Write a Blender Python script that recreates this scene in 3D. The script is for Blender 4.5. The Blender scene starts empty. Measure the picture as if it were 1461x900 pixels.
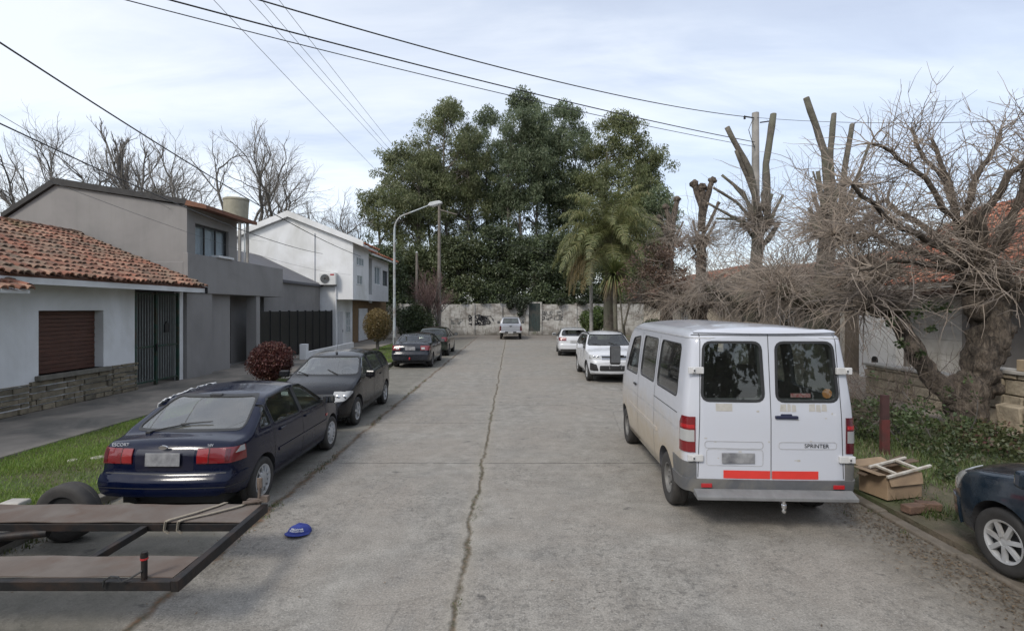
import bpy, bmesh, math, random
from mathutils import Vector, Matrix, noise, interpolate
from mathutils.bvhtree import BVHTree
random.seed(7)
R = math.radians
S = bpy.context.scene
COL = S.collection
F, CX, HY, H = 740.0, 730.0, 440.0, 2.5     # pinhole the photograph was measured with

def P(px, py, Y):
    """a point of the place seen at this photo pixel, at depth Y metres"""
    return Vector(((px-CX)*Y/F, Y, H+(HY-py)*Y/F))

# ---------------------------------------------------------------- objects
def obj(name, me, mat=None, parent=None, smooth=False, world=True):
    o = bpy.data.objects.new(name, me)
    COL.objects.link(o)
    if mat is not None:
        for m in (mat if isinstance(mat, (list, tuple)) else [mat]):
            me.materials.append(m)
    if parent is not None:
        o.parent = parent
        if world:
            o.matrix_parent_inverse = parent.matrix_basis.inverted()
    if smooth:
        for p in me.polygons: p.use_smooth = True
    return o

def tag(o, label=None, cat=None, group=None, kind=None):
    if label: o['label'] = label
    if cat: o['category'] = cat
    if group: o['group'] = group
    if kind: o['kind'] = kind
    return o

def thing(name, label, cat, loc=(0, 0, 0), rz=0, group=None):
    o = bpy.data.objects.new(name, None)
    COL.objects.link(o)
    o.empty_display_size = .2
    o.location = loc
    o.rotation_euler = (0, 0, rz)
    return tag(o, label, cat, group)

class MB:
    """collects shapes, builds ONE mesh"""
    def __init__(s): s.v = []; s.f = []; s.mi = []; s.cur = 0
    def add(s, vs, fs):
        b = len(s.v); s.v.extend(vs)
        for f in fs: s.f.append(tuple(i+b for i in f)); s.mi.append(s.cur)
    def box(s, x0, x1, y0, y1, z0, z1):
        s.add([(x0,y0,z0),(x1,y0,z0),(x1,y1,z0),(x0,y1,z0),(x0,y0,z1),(x1,y0,z1),(x1,y1,z1),(x0,y1,z1)],
              [(0,3,2,1),(4,5,6,7),(0,1,5,4),(1,2,6,5),(2,3,7,6),(3,0,4,7)])
    def obox(s, c, size, rot=(0,0,0)):
        from mathutils import Euler
        M = Euler(rot).to_matrix(); c = Vector(c); a, b, d = (q/2 for q in size)
        vs = [c+M@Vector((x,y,z)) for z in (-d,d) for (x,y) in ((-a,-b),(a,-b),(a,b),(-a,b))]
        s.add([tuple(v) for v in vs], [(0,3,2,1),(4,5,6,7),(0,1,5,4),(1,2,6,5),(2,3,7,6),(3,0,4,7)])
    def bar(s, a, b, w, h, up=(0,0,1)):
        a, b = Vector(a), Vector(b); d = (b-a).normalized(); u = Vector(up)
        x = d.cross(u).normalized(); u = x.cross(d).normalized()
        vs = []
        for p in (a, b):
            for (i, j) in ((-1,-1),(1,-1),(1,1),(-1,1)): vs.append(tuple(p+x*(i*w/2)+u*(j*h/2)))
        s.add(vs, [(0,1,2,3),(7,6,5,4),(0,4,5,1),(1,5,6,2),(2,6,7,3),(3,7,4,0)])
    def prism(s, poly, axis, a, b):
        n = len(poly)
        def pt(p, t):
            return (t,p[0],p[1]) if axis=='x' else (p[0],t,p[1]) if axis=='y' else (p[0],p[1],t)
        vs = [pt(p,a) for p in poly]+[pt(p,b) for p in poly]
        fs = [tuple(range(n-1,-1,-1)), tuple(range(n,2*n))]+[(i,(i+1)%n,n+(i+1)%n,n+i) for i in range(n)]
        s.add(vs, fs)
    def tube(s, pts, rad, n=8, cap=True, lump=0, lsc=2.0):
        pts = [Vector(p) for p in pts]
        if not isinstance(rad, (list, tuple)): rad = [rad]*len(pts)
        b = len(s.v); m = len(pts); up = None
        for i, p in enumerate(pts):
            d = (pts[min(i+1,m-1)]-pts[max(i-1,0)])
            if d.length < 1e-9: d = Vector((0,0,1))
            d.normalize()
            if up is None:
                up = Vector((0,0,1)) if abs(d.z) < .9 else Vector((1,0,0))
            x = d.cross(up); 
            if x.length < 1e-4: x = d.orthogonal()
            x.normalize(); up = x.cross(d).normalized()
            for k in range(n):
                a = 2*math.pi*k/n; dv = x*math.cos(a)+up*math.sin(a); r = rad[i]
                if lump:
                    q = p+dv*r
                    r *= 1+lump*(noise.noise(q*lsc)+.5*noise.noise(q*lsc*2.7))
                s.v.append(tuple(p+dv*r))
        for i in range(m-1):
            for k in range(n):
                k2 = (k+1) % n
                s.f.append((b+i*n+k, b+i*n+k2, b+(i+1)*n+k2, b+(i+1)*n+k)); s.mi.append(s.cur)
        if cap and n > 2:
            s.f.append(tuple(b+k for k in range(n-1,-1,-1))); s.mi.append(s.cur)
            s.f.append(tuple(b+(m-1)*n+k for k in range(n))); s.mi.append(s.cur)
    def lathe(s, prof, c=(0,0,0), axis='z', n=24, closed=False):
        b = len(s.v); c = Vector(c); m = len(prof)
        for (r, t) in prof:
            for k in range(n):
                a = 2*math.pi*k/n; u, w = r*math.cos(a), r*math.sin(a)
                q = (u,w,t) if axis=='z' else (u,t,w) if axis=='y' else (t,u,w)
                s.v.append(tuple(c+Vector(q)))
        for i in range(m if closed else m-1):
            j = (i+1) % m
            for k in range(n):
                k2 = (k+1) % n
                s.f.append((b+i*n+k, b+i*n+k2, b+j*n+k2, b+j*n+k)); s.mi.append(s.cur)
        if not closed:
            s.f.append(tuple(b+k for k in range(n))); s.mi.append(s.cur)
            s.f.append(tuple(b+(m-1)*n+k for k in range(n-1,-1,-1))); s.mi.append(s.cur)
    def build(s, name, mat, parent=None, smooth=False, bevel=0, world=True, fix=True, angle=40):
        me = bpy.data.meshes.new(name)
        me.from_pydata([tuple(v) for v in s.v], [], s.f)
        if any(s.mi): me.polygons.foreach_set('material_index', s.mi)
        if fix:
            bm = bmesh.new(); bm.from_mesh(me)
            bmesh.ops.recalc_face_normals(bm, faces=bm.faces); bm.to_mesh(me); bm.free()
        o = obj(name, me, mat, parent, smooth, world)
        if smooth and angle < 180: me.set_sharp_from_angle(angle=R(angle))
        if bevel:
            bv = o.modifiers.new('edge', 'BEVEL'); bv.width = bevel; bv.segments = 2
            bv.limit_method = 'ANGLE'; bv.angle_limit = R(40)
        return o

def copy_tree(o, parent=None):
    c = o.copy(); COL.objects.link(c)
    if parent is not None: c.parent = parent
    for ch in list(o.children): copy_tree(ch, c)
    return c

# ---------------------------------------------------------------- materials
class NT:
    def __init__(s, name):
        s.m = bpy.data.materials.new(name); s.m.use_nodes = True
        s.t = s.m.node_tree; s.n = s.t.nodes; s.b = s.n['Principled BSDF']; s.out = s.n['Material Output']
        s._tc = None
    def N(s, typ, **kw):
        n = s.n.new(typ)
        for k, v in kw.items(): setattr(n, k, v)
        return n
    def L(s, a, b): s.t.links.new(a, b)
    @property
    def co(s):
        if s._tc is None: s._tc = s.N('ShaderNodeTexCoord')
        return s._tc.outputs['Object']
    def mapped(s, scale=(1,1,1), rot=(0,0,0), loc=(0,0,0)):
        m = s.N('ShaderNodeMapping'); m.inputs['Scale'].default_value = scale
        m.inputs['Rotation'].default_value = rot; m.inputs['Location'].default_value = loc
        s.L(s.co, m.inputs['Vector']); return m.outputs[0]
    def noise(s, scale, detail=4, rough=.55, vec=None, dist=0):
        n = s.N('ShaderNodeTexNoise'); n.inputs['Scale'].default_value = scale
        n.inputs['Detail'].default_value = detail; n.inputs['Roughness'].default_value = rough
        n.inputs['Distortion'].default_value = dist
        s.L(vec or s.co, n.inputs['Vector']); return n.outputs['Fac']
    def ramp(s, fac, stops, interp='LINEAR'):
        r = s.N('ShaderNodeValToRGB'); r.color_ramp.interpolation = interp
        e = r.color_ramp.elements
        while len(e) < len(stops): e.new(.5)
        for el, (p, c) in zip(e, stops):
            el.position = p
            el.color = (c, c, c, 1) if not hasattr(c, '__len__') else tuple(c[:3])+(1,)
        s.L(fac, r.inputs['Fac']); return r.outputs['Color']
    def math(s, op, a, b=None, clamp=False):
        n = s.N('ShaderNodeMath', operation=op, use_clamp=clamp)
        for i, x in enumerate((a, b)):
            if x is None: continue
            if isinstance(x, (int, float)): n.inputs[i].default_value = x
            else: s.L(x, n.inputs[i])
        return n.outputs[0]
    def mix(s, fac, a, b, blend='MIX'):
        n = s.N('ShaderNodeMix', data_type='RGBA', blend_type=blend)
        for sock, x in ((n.inputs[0], fac), (n.inputs[6], a), (n.inputs[7], b)):
            if isinstance(x, (int, float)): sock.default_value = x
            elif isinstance(x, tuple): sock.default_value = x[:3]+(1,)
            else: s.L(x, sock)
        return n.outputs[2]
    def xyz(s):
        n = s.N('ShaderNodeSeparateXYZ'); s.L(s.co, n.inputs[0]); return n.outputs
    def island(s):
        return s.N('ShaderNodeNewGeometry').outputs['Random Per Island']
    def bump(s, h, strength=.3, dist=.02):
        b = s.N('ShaderNodeBump'); b.inputs['Strength'].default_value = strength
        b.inputs['Distance'].default_value = dist; s.L(h, b.inputs['Height'])
        s.L(b.outputs[0], s.b.inputs['Normal'])
    def base(s, c):
        if isinstance(c, tuple): s.b.inputs['Base Color'].default_value = c[:3]+(1,)
        else: s.L(c, s.b.inputs['Base Color'])
    def rough(s, r):
        if isinstance(r, (int, float)): s.b.inputs['Roughness'].default_value = r
        else: s.L(r, s.b.inputs['Roughness'])

def nm(name, c1, c2=None, scale=6, rough=.8, bump=.15, bd=.01, blot=None, blot_scale=.7, metallic=0, coat=0, spec=.5, fine=0, streak=0):
    """two-tone noisy surface with optional larger stains"""
    t = NT(name)
    if c2 is None: c2 = tuple(x*.8 for x in c1)
    n = t.noise(scale, 6, .6)
    c = t.ramp(n, [(.3, c2), (.7, c1)])
    if blot:
        b = t.ramp(t.noise(blot_scale, 5, .6, dist=.6), [(.45, 0.), (.68, 1.)])
        c = t.mix(b, c, blot)
    if streak:
        sn = t.ramp(t.noise(1, 5, .7, vec=t.mapped((3.5,3.5,.28))), [(.48, 0.), (.72, streak)])
        c = t.mix(sn, c, tuple(q*.55 for q in c2))
        sp = t.ramp(t.noise(2.3, 6, .75, vec=t.mapped((1,1,1), loc=(4,4,4))), [(.60, 0.), (.70, streak)])
        c = t.mix(sp, c, tuple(q*.7 for q in c2))
    t.base(c); t.rough(rough)
    t.b.inputs['Metallic'].default_value = metallic
    t.b.inputs['Coat Weight'].default_value = coat
    t.b.inputs['Coat Roughness'].default_value = .08
    t.b.inputs['Specular IOR Level'].default_value = spec
    if bump: t.bump(t.noise(scale*(fine or 6), 5, .65), bump, bd)
    return t.m

def paint(name, c, dust=(.30,.27,.23), dustamt=.25, metallic=.0, rough=.28, zdirt=.0, zmax=.9, xmin=None, coat=.8):
    t = NT(name)
    x, y, z = t.xyz()
    n1 = t.ramp(t.noise(3.2, 6, .65), [(.42, 0.), (.75, 1.)])
    col = t.mix(t.math('MULTIPLY', n1, dustamt), c, dust)
    if zdirt:
        zz = t.math('SUBTRACT', zmax, z)
        zz = t.math('MULTIPLY', zz, 1.6)
        zz = t.math('ADD', zz, t.math('MULTIPLY', t.math('SUBTRACT', t.noise(5, 6, .7), .5), .9), True)
        if xmin is not None: zz = t.math('MULTIPLY', zz, t.math('MULTIPLY', t.math('SUBTRACT', x, xmin), 9, True))
        zz = t.math('MULTIPLY', zz, zdirt, True)
        col = t.mix(zz, col, dust)
    t.base(col)
    t.rough(t.math('ADD', t.math('MULTIPLY', n1, .22), rough))
    t.b.inputs['Metallic'].default_value = metallic
    t.b.inputs['Coat Weight'].default_value = coat
    t.b.inputs['Specular IOR Level'].default_value = .15
    t.b.inputs['Coat Roughness'].default_value = .06
    t.bump(t.noise(1.6, 2, .5), .015, .02)
    return t.m

def glass(name, tint=(.55,.62,.6), rough=.02, thru=1.0, dirt=.06, refl=.03):
    m = bpy.data.materials.new(name); m.use_nodes = True
    t = m.node_tree; t.nodes.clear(); N = t.nodes.new; L = t.links.new
    out = N('ShaderNodeOutputMaterial'); mx = N('ShaderNodeMixShader'); tr = N('ShaderNodeBsdfTransparent'); gl = N('ShaderNodeBsdfGlossy')
    lw = N('ShaderNodeLayerWeight'); lw.inputs[0].default_value = .5
    fr = N('ShaderNodeMath'); fr.operation = 'POWER'; fr.inputs[1].default_value = 4.5; L(lw.outputs['Facing'], fr.inputs[0])
    mp = N('ShaderNodeMath'); mp.operation = 'MULTIPLY_ADD'; mp.inputs[1].default_value = .95; mp.inputs[2].default_value = refl+.05
    tr.inputs[0].default_value = tuple(c*thru for c in tint)+(1,)
    gl.inputs['Color'].default_value = (.95,.97,1,1); gl.inputs['Roughness'].default_value = rough
    df = N('ShaderNodeBsdfDiffuse'); df.inputs[0].default_value = (.35,.34,.31,1)
    tc = N('ShaderNodeTexCoord'); nz = N('ShaderNodeTexNoise'); nz.inputs['Scale'].default_value = 4; nz.inputs['Detail'].default_value = 6
    mm = N('ShaderNodeMath'); mm.operation = 'MULTIPLY'; mm.inputs[1].default_value = dirt*2
    m2 = N('ShaderNodeMixShader')
    L(tc.outputs['Object'], nz.inputs['Vector']); L(nz.outputs['Fac'], mm.inputs[0]); L(mm.outputs[0], m2.inputs[0])
    L(fr.outputs[0], mp.inputs[0]); L(mp.outputs[0], mx.inputs[0]); L(tr.outputs[0], mx.inputs[1]); L(gl.outputs[0], mx.inputs[2])
    L(mx.outputs[0], m2.inputs[1]); L(df.outputs[0], m2.inputs[2]); L(m2.outputs[0], out.inputs[0])
    return m

def leafmat(name, c1, c2, c3=None, rough=.5, trans=.25):
    t = NT(name)
    i = t.island()
    st = [(0., c1), (1., c2)] if c3 is None else [(0., c1), (.8, c2), (1., c3)]
    c = t.ramp(i, st)
    big = t.ramp(t.noise(.55, 3, .5), [(.35, .72), (.65, 1.25)])
    c = t.mix(1.0, c, big, 'MULTIPLY')
    t.base(c); t.rough(rough)
    tl = t.N('ShaderNodeBsdfTranslucent'); t.L(c, tl.inputs[0])
    mx = t.N('ShaderNodeMixShader'); mx.inputs[0].default_value = trans
    t.L(t.b.outputs[0], mx.inputs[1]); t.L(tl.outputs[0], mx.inputs[2]); t.L(mx.outputs[0], t.out.inputs[0])
    return t.m

M = {}
M['white_wall'] = nm('white_plaster', (.74,.74,.74), (.67,.67,.665), 1.2, .85, .12, .006, (.55,.545,.52), .45, fine=40, streak=.10)
M['grey_wall'] = nm('grey_plaster', (.275,.262,.25), (.245,.233,.222), 1.0, .9, .12, .005, (.20,.19,.183), .35, fine=50, streak=.16)
M['beige_wall'] = nm('beige_plaster', (.42,.36,.29), (.34,.29,.24), 1.5, .9, .15, .006, (.25,.22,.18), .6, fine=30)
M['cream_wall'] = nm('cream_plaster', (.62,.56,.46), (.54,.48,.40), 1.5, .9, .1, .006, fine=30)
M['black_metal'] = nm('black_metal', (.012,.012,.013), (.02,.02,.02), 4, .42, .05, .004)
M['dark_frame'] = nm('dark_frame', (.015,.016,.018), (.022,.022,.022), 9, .4, .0)
M['roof_edge'] = nm('dark_roofing', (.03,.028,.028), (.05,.048,.045), 5, .8, .3, .01)
M['slate'] = nm('slate_sheet', (.09,.09,.10), (.12,.12,.13), 3, .7, .2, .01)
M['concrete'] = nm('weathered_concrete', (.36,.34,.31), (.27,.255,.235), 3, .9, .35, .012, (.17,.16,.145), .8)
M['conc_light'] = nm('pale_concrete', (.48,.46,.42), (.38,.36,.33), 3, .9, .3, .01, (.27,.25,.22), 1.2)
M['grey_post'] = nm('galvanised_paint', (.42,.46,.47), (.34,.37,.38), 6, .5, .05, .003, (.25,.22,.19), 2)
M['wood_pole'] = nm('grey_wood', (.20,.175,.15), (.12,.105,.09), 4, .9, .5, .015)
M['tank'] = nm('fibre_cement_tank', (.38,.35,.27), (.27,.25,.19), 3, .85, .25, .01, (.15,.145,.11), 1.3, streak=.4)
M['rubber'] = nm('tyre_rubber', (.022,.021,.02), (.035,.033,.031), 12, .75, .2, .004)
M['rubber_dusty'] = nm('dusty_tyre', (.05,.046,.042), (.028,.026,.025), 8, .85, .25, .006)
M['plastic'] = nm('black_plastic', (.02,.02,.021), (.03,.03,.03), 10, .5, .05, .002)
M['grey_plastic'] = nm('grey_plastic', (.105,.108,.115), (.08,.082,.088), 6, .6, .12, .003, (.16,.15,.13), 2)
M['interior'] = nm('dark_upholstery', (.035,.035,.038), (.022,.022,.025), 20, .9, .2, .003)
M['interior_grey'] = nm('grey_upholstery', (.12,.12,.13), (.09,.09,.10), 20, .9, .2, .003)
M['alloy'] = nm('alloy', (.50,.51,.52), (.40,.41,.42), 9, .4, .03, .002, (.28,.26,.23), 3, metallic=.25)
M['steel_rim'] = nm('steel_rim', (.20,.195,.185), (.14,.135,.13), 9, .6, .05, .002, metallic=.3)
M['chrome'] = nm('chrome', (.75,.75,.76), (.65,.65,.66), 5, .15, 0, metallic=1)
M['mirror'] = nm('mirror', (.28,.30,.33), (.28,.30,.33), 5, .05, 0, metallic=1)
M['plate'] = nm('blurred_plate', (.34,.34,.34), (.10,.10,.11), 5.5, .5, 0)
M['plate_light'] = nm('pale_plate', (.5,.5,.5), (.28,.28,.29), 6, .5, 0)
M['glass'] = glass('car_glass', (.58,.66,.62), dirt=.03)
M['glass_rear'] = glass('dusty_car_glass', (.5,.55,.53), dirt=.17, refl=.13)  # dust film and extra reflection put the sky's brightness into the rear glass
M['glass_dark'] = glass('tinted_glass', (.42,.47,.46), dirt=.03)
M['glass_clear'] = glass('clear_glass', (.66,.72,.70), dirt=.13, refl=.13)  # pale diffuse film and raised reflection imitate bright sky on the windscreen
M['window_glass'] = glass('house_glass', (.74,.78,.80), dirt=.02)

def lens(name, c, rough=.12):
    t = NT(name)
    w = t.N('ShaderNodeTexWave'); w.inputs['Scale'].default_value = 55; w.bands_direction = 'Z'
    t.L(t.co, w.inputs['Vector'])
    t.base(t.mix(w.outputs['Fac'], c, tuple(x*.6 for x in c)))
    t.rough(rough); t.b.inputs['Coat Weight'].default_value = 1.0
    t.bump(w.outputs['Fac'], .15, .004); return t.m
M['red_lens'] = lens('red_lens', (.20,.008,.012))
M['red_bright'] = lens('red_reflector', (.48,.016,.02))
M['dark_lens'] = lens('dark_red_lens', (.10,.006,.01))
M['clear_lens'] = lens('clear_lens', (.46,.46,.45))
M['smoke_lens'] = lens('smoky_lens', (.35,.35,.34))
M['orange_lens'] = lens('orange_lens', (.45,.15,.03))

def barkmat(name, a, b, c):
    t = NT(name); fur = t.noise(1, 6, .7, vec=t.mapped((13,13,3.2)), dist=1.2); lump = t.noise(5, 5, .65)
    col = t.ramp(fur, [(.32, b), (.52, a), (.72, c)])
    col = t.mix(t.ramp(lump, [(.38, .65), (.55, 0.)]), col, tuple(q*.7 for q in b))
    t.base(col); t.rough(.95); t.bump(t.math('ADD', fur, t.math('MULTIPLY', lump, .8)), 1.0, .07); return t.m
M['bark'] = barkmat('rough_bark', (.125,.098,.075), (.022,.018,.014), (.21,.175,.135))
M['bark_pale'] = nm('pale_bark', (.165,.145,.118), (.06,.052,.042), 6, .92, .8, .03, (.12,.12,.085), 1.5, fine=4)
M['bark_gum'] = nm('gum_bark', (.16,.14,.115), (.07,.062,.052), 2, .9, .4, .03)
M['bark_grey'] = nm('grey_bark', (.135,.122,.108), (.075,.068,.06), 2, .95, .5, .03)
M['ivy_bark'] = nm('ivy_bark', (.06,.07,.035), (.03,.035,.02), 6, .9, .8, .05)
M['twig'] = nm('twigs', (.37,.305,.245), (.18,.145,.115), 2.2, .9, .0, blot=(.20,.17,.15), blot_scale=1.3)
M['twig_far'] = nm('far_twigs', (.27,.25,.23), (.18,.165,.15), 1, .9, .0)
# ================================================================ camera, light, sky
cam = bpy.data.cameras.new('camera'); cam_o = bpy.data.objects.new('camera', cam); COL.objects.link(cam_o)
cam_o.location = (0, 0, H); cam_o.rotation_euler = (R(90), 0, 0)
cam.sensor_width = 36; cam.lens = 36*F/1461; cam.shift_y = -10/1461; cam.shift_x = .5/1461
cam.clip_end = 3000; S.camera = cam_o
SUN_EL, SUN_AZ = 42, 215      # azimuth clockwise from +Y: behind the camera, to the left
sd = Vector((math.sin(R(SUN_AZ))*math.cos(R(SUN_EL)), math.cos(R(SUN_AZ))*math.cos(R(SUN_EL)), math.sin(R(SUN_EL))))
sl = bpy.data.lights.new('sun', 'SUN'); sl.energy = 1.5; sl.angle = R(14); sl.color = (1, .95, .87)
so = bpy.data.objects.new('sun', sl); COL.objects.link(so); so.location = (-20, -20, 40)
so.rotation_euler = sd.to_track_quat('Z', 'Y').to_euler()

W = bpy.data.worlds.new('World'); S.world = W; W.use_nodes = True
wt = W.node_tree; wn = wt.nodes; wl = wt.links; wn.clear()
wo = wn.new('ShaderNodeOutputWorld'); bg1 = wn.new('ShaderNodeBackground'); bg2 = wn.new('ShaderNodeBackground'); ad = wn.new('ShaderNodeAddShader')
sk = wn.new('ShaderNodeTexSky'); sk.sky_type = 'NISHITA'; sk.sun_disc = False
sk.sun_elevation = R(SUN_EL); sk.sun_rotation = R(SUN_AZ); bg1.inputs[1].default_value = .05
wl.new(sk.outputs[0], bg1.inputs[0])
tc = wn.new('ShaderNodeTexCoord'); sp = wn.new('ShaderNodeSeparateXYZ'); wl.new(tc.outputs['Generated'], sp.inputs[0])
def wm(op, a, b=None, clamp=False):
    n = wn.new('ShaderNodeMath'); n.operation = op; n.use_clamp = clamp
    for i, x in enumerate((a, b)):
        if x is None: continue
        if isinstance(x, (int, float)): n.inputs[i].default_value = x
        else: wl.new(x, n.inputs[i])
    return n.outputs[0]
den = wm('ADD', wm('MAXIMUM', sp.outputs[2], 0.0), .22)
cv = wn.new('ShaderNodeCombineXYZ')
wl.new(wm('DIVIDE', sp.outputs[0], den), cv.inputs[0]); wl.new(wm('DIVIDE', sp.outputs[1], den), cv.inputs[1])
def wnoise(scale, detail, dist, sc=(1,1,1), loc=(0,0,0), rot=0):
    m = wn.new('ShaderNodeMapping'); m.inputs['Scale'].default_value = sc; m.inputs['Location'].default_value = loc
    m.inputs['Rotation'].default_value = (0, 0, rot)
    wl.new(cv.outputs[0], m.inputs[0])
    n = wn.new('ShaderNodeTexNoise'); n.inputs['Scale'].default_value = scale; n.inputs['Detail'].default_value = detail
    n.inputs['Roughness'].default_value = .58; n.inputs['Distortion'].default_value = dist
    wl.new(m.outputs[0], n.inputs['Vector']); return n.outputs['Fac']
c1 = wnoise(1.0, 7, .5, (.55, 1.25, 1), (3.1, .4, 0), R(12))
c2 = wnoise(2.6, 8, 1.1, (.5, 1.5, 1), (1.7, 5.2, 0), R(-8))
# whiter over the left of the street, bluer towards the right
side = wm('MULTIPLY', sp.outputs[0], -.16)
cl = wm('ADD', wm('ADD', wm('MULTIPLY', c1, .72), wm('MULTIPLY', c2, .34)), side)
rp = wn.new('ShaderNodeValToRGB'); wl.new(cl, rp.inputs[0])
els = rp.color_ramp.elements
for _ in range(2): els.new(.5)
for e, (p, c) in zip(els, [(.34, (.41,.44,.515)), (.47, (.49,.525,.59)), (.57, (.60,.625,.665)), (.68, (.70,.71,.73))]):
    e.position = p; e.color = c+(1,)
wl.new(rp.outputs[0], bg2.inputs[0]); bg2.inputs[1].default_value = .84
wl.new(bg1.outputs[0], ad.inputs[0]); wl.new(bg2.outputs[0], ad.inputs[1]); wl.new(ad.outputs[0], wo.inputs[0])
S.view_settings.view_transform = 'Standard'; S.view_settings.look = 'None'; S.view_settings.exposure = .50
S.view_settings.gamma = 1; S.view_settings.use_curve_mapping = False
S.render.engine = 'CYCLES'
S.cycles.max_bounces = 8; S.cycles.transparent_max_bounces = 24

# ================================================================ ground
KL, KR = -5.2, 4.45            # kerb faces
t = NT('soil_ground')
n = t.noise(.8, 6, .6); t.base(t.ramp(n, [(.35, (.07,.075,.035)), (.6, (.12,.10,.06))])); t.rough(.95)
m = MB(); m.add([(-700,-300,-.06),(700,-300,-.06),(700,1500,-.06),(-700,1500,-.06)], [(0,1,2,3)])
tag(m.build('ground', t.m), kind='structure')

# road: cast concrete slabs
t = NT('road_concrete')
x, y, z = t.xyz()
fine = t.noise(55, 5, .8); mid = t.noise(3.3, 7, .68); big = t.noise(.45, 5, .6, dist=.8)
col = t.ramp(mid, [(.30, (.19,.174,.15)), (.5, (.272,.254,.223)), (.70, (.365,.342,.302))])
col = t.mix(t.ramp(big, [(.40, 0.), (.62, .6)]), col, (.285,.250,.21))
col = t.mix(t.ramp(t.noise(.8, 5, .65, dist=1.2), [(.52, 0.), (.74, .55)]), col, (.19,.182,.168))
# worn, pitted paste with the aggregate showing
pit = t.ramp(t.noise(15, 6, .78, dist=.4), [(.50, 0.), (.63, 1.)])
patch = t.ramp(t.noise(.7, 4, .6, vec=t.mapped((1.2,.8,1), loc=(4,7,0))), [(.38, .15), (.6, 1.)])
col = t.mix(t.math('MULTIPLY', t.math('MULTIPLY', pit, patch), .62), col, (.10,.095,.085))
lt = t.ramp(t.noise(9, 6, .75, vec=t.mapped((1,.7,1), loc=(9,2,0))), [(.56, 0.), (.70, 1.)])
col = t.mix(t.math('MULTIPLY', t.math('MULTIPLY', lt, patch), .5), col, (.40,.38,.345))
col = t.mix(t.ramp(fine, [(.38, .6), (.53, 0.)]), col, (.075,.07,.062))
col = t.mix(t.ramp(t.noise(48, 4, .75, vec=t.mapped((1,1,1), loc=(3,6,0))), [(.54, 0.), (.66, .6)]), col, (.46,.435,.39))
wob = t.math('MULTIPLY', t.math('SUBTRACT', t.noise(1.1, 6, .62), .5), .34)
wobf = t.math('MULTIPLY', t.math('SUBTRACT', t.noise(9, 4, .6), .5), .075)
wsum = t.math('ADD', wob, wobf)
def line(coord, pos, w, soft=.5, wb=None):
    d = t.math('ABSOLUTE', t.math('ADD', t.math('SUBTRACT', coord, pos), wb or wsum))
    mr = t.N('ShaderNodeMapRange'); mr.inputs['From Min'].default_value = w; mr.inputs['From Max'].default_value = w*soft*.2
    t.L(d, mr.inputs['Value']); return mr.outputs[0]
smallw = t.math('ADD', t.math('MULTIPLY', wob, .30), t.math('MULTIPLY', wobf, .8))
# transverse joints every five metres, the far half and near half slightly apart
ym = t.math('SUBTRACT', t.math('MODULO', t.math('ADD', y, 51.6), 5.0), 2.5)
ym2 = t.math('ADD', ym, -2.5)
jt = t.math('MAXIMUM', line(ym, 2.5, .022, wb=smallw), line(ym, -2.5, .022, wb=smallw))
broken = t.ramp(t.noise(.9, 4, .6, vec=t.mapped((1,1,1), loc=(2,3,0))), [(.36, .25), (.5, 1.)])
jt = t.math('MULTIPLY', jt, broken)
left = t.math('LESS_THAN', x, -.45)
jt = t.math('MAXIMUM', jt, t.math('MULTIPLY', t.math('MULTIPLY', line(y, 11.35, .02, wb=smallw), left), .9))
# voronoi crazing in a few places
vo = t.N('ShaderNodeTexVoronoi', feature='DISTANCE_TO_EDGE'); vo.inputs['Scale'].default_value = .42
mv = t.N('ShaderNodeMix', data_type='VECTOR'); mv.inputs[0].default_value = .16
nz = t.N('ShaderNodeTexNoise'); nz.inputs['Scale'].default_value = 1.4; nz.inputs['Detail'].default_value = 6; t.L(t.co, nz.inputs['Vector'])
t.L(t.co, mv.inputs[4]); t.L(nz.outputs['Color'], mv.inputs[5]); t.L(mv.outputs[1], vo.inputs['Vector'])
cr = t.ramp(vo.outputs['Distance'], [(.0, 1.), (.006, 0.)])
cr = t.math('MULTIPLY', cr, t.ramp(t.noise(.33, 3, .5, vec=t.mapped((1,1,1), loc=(8,1,0))), [(.56, 0.), (.64, .45)]))
dk = t.math('MAXIMUM', jt, cr)
col = t.mix(t.math('MULTIPLY', dk, .85), col, (.045,.04,.034))
# the wide lengthwise joint: pale shoulders, then soil
cw = t.math('ADD', t.math('MULTIPLY', wob, .62), wobf)
sh = line(x, -.47, .16, 1.5, wb=cw)
col = t.mix(t.math('MULTIPLY', sh, .35), col, (.30,.27,.22))
soilc = t.ramp(t.noise(13, 5, .7), [(.35, (.06,.058,.032)), (.5, (.095,.076,.05)), (.68, (.18,.135,.09))])
cj = t.math('MULTIPLY', line(x, -.47, .036, .8, wb=cw), t.ramp(t.noise(2.2, 5, .7, vec=t.mapped((1,1,1), loc=(6,6,0))), [(.3, .35), (.5, 1.)]))
col = t.mix(cj, col, soilc)
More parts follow.
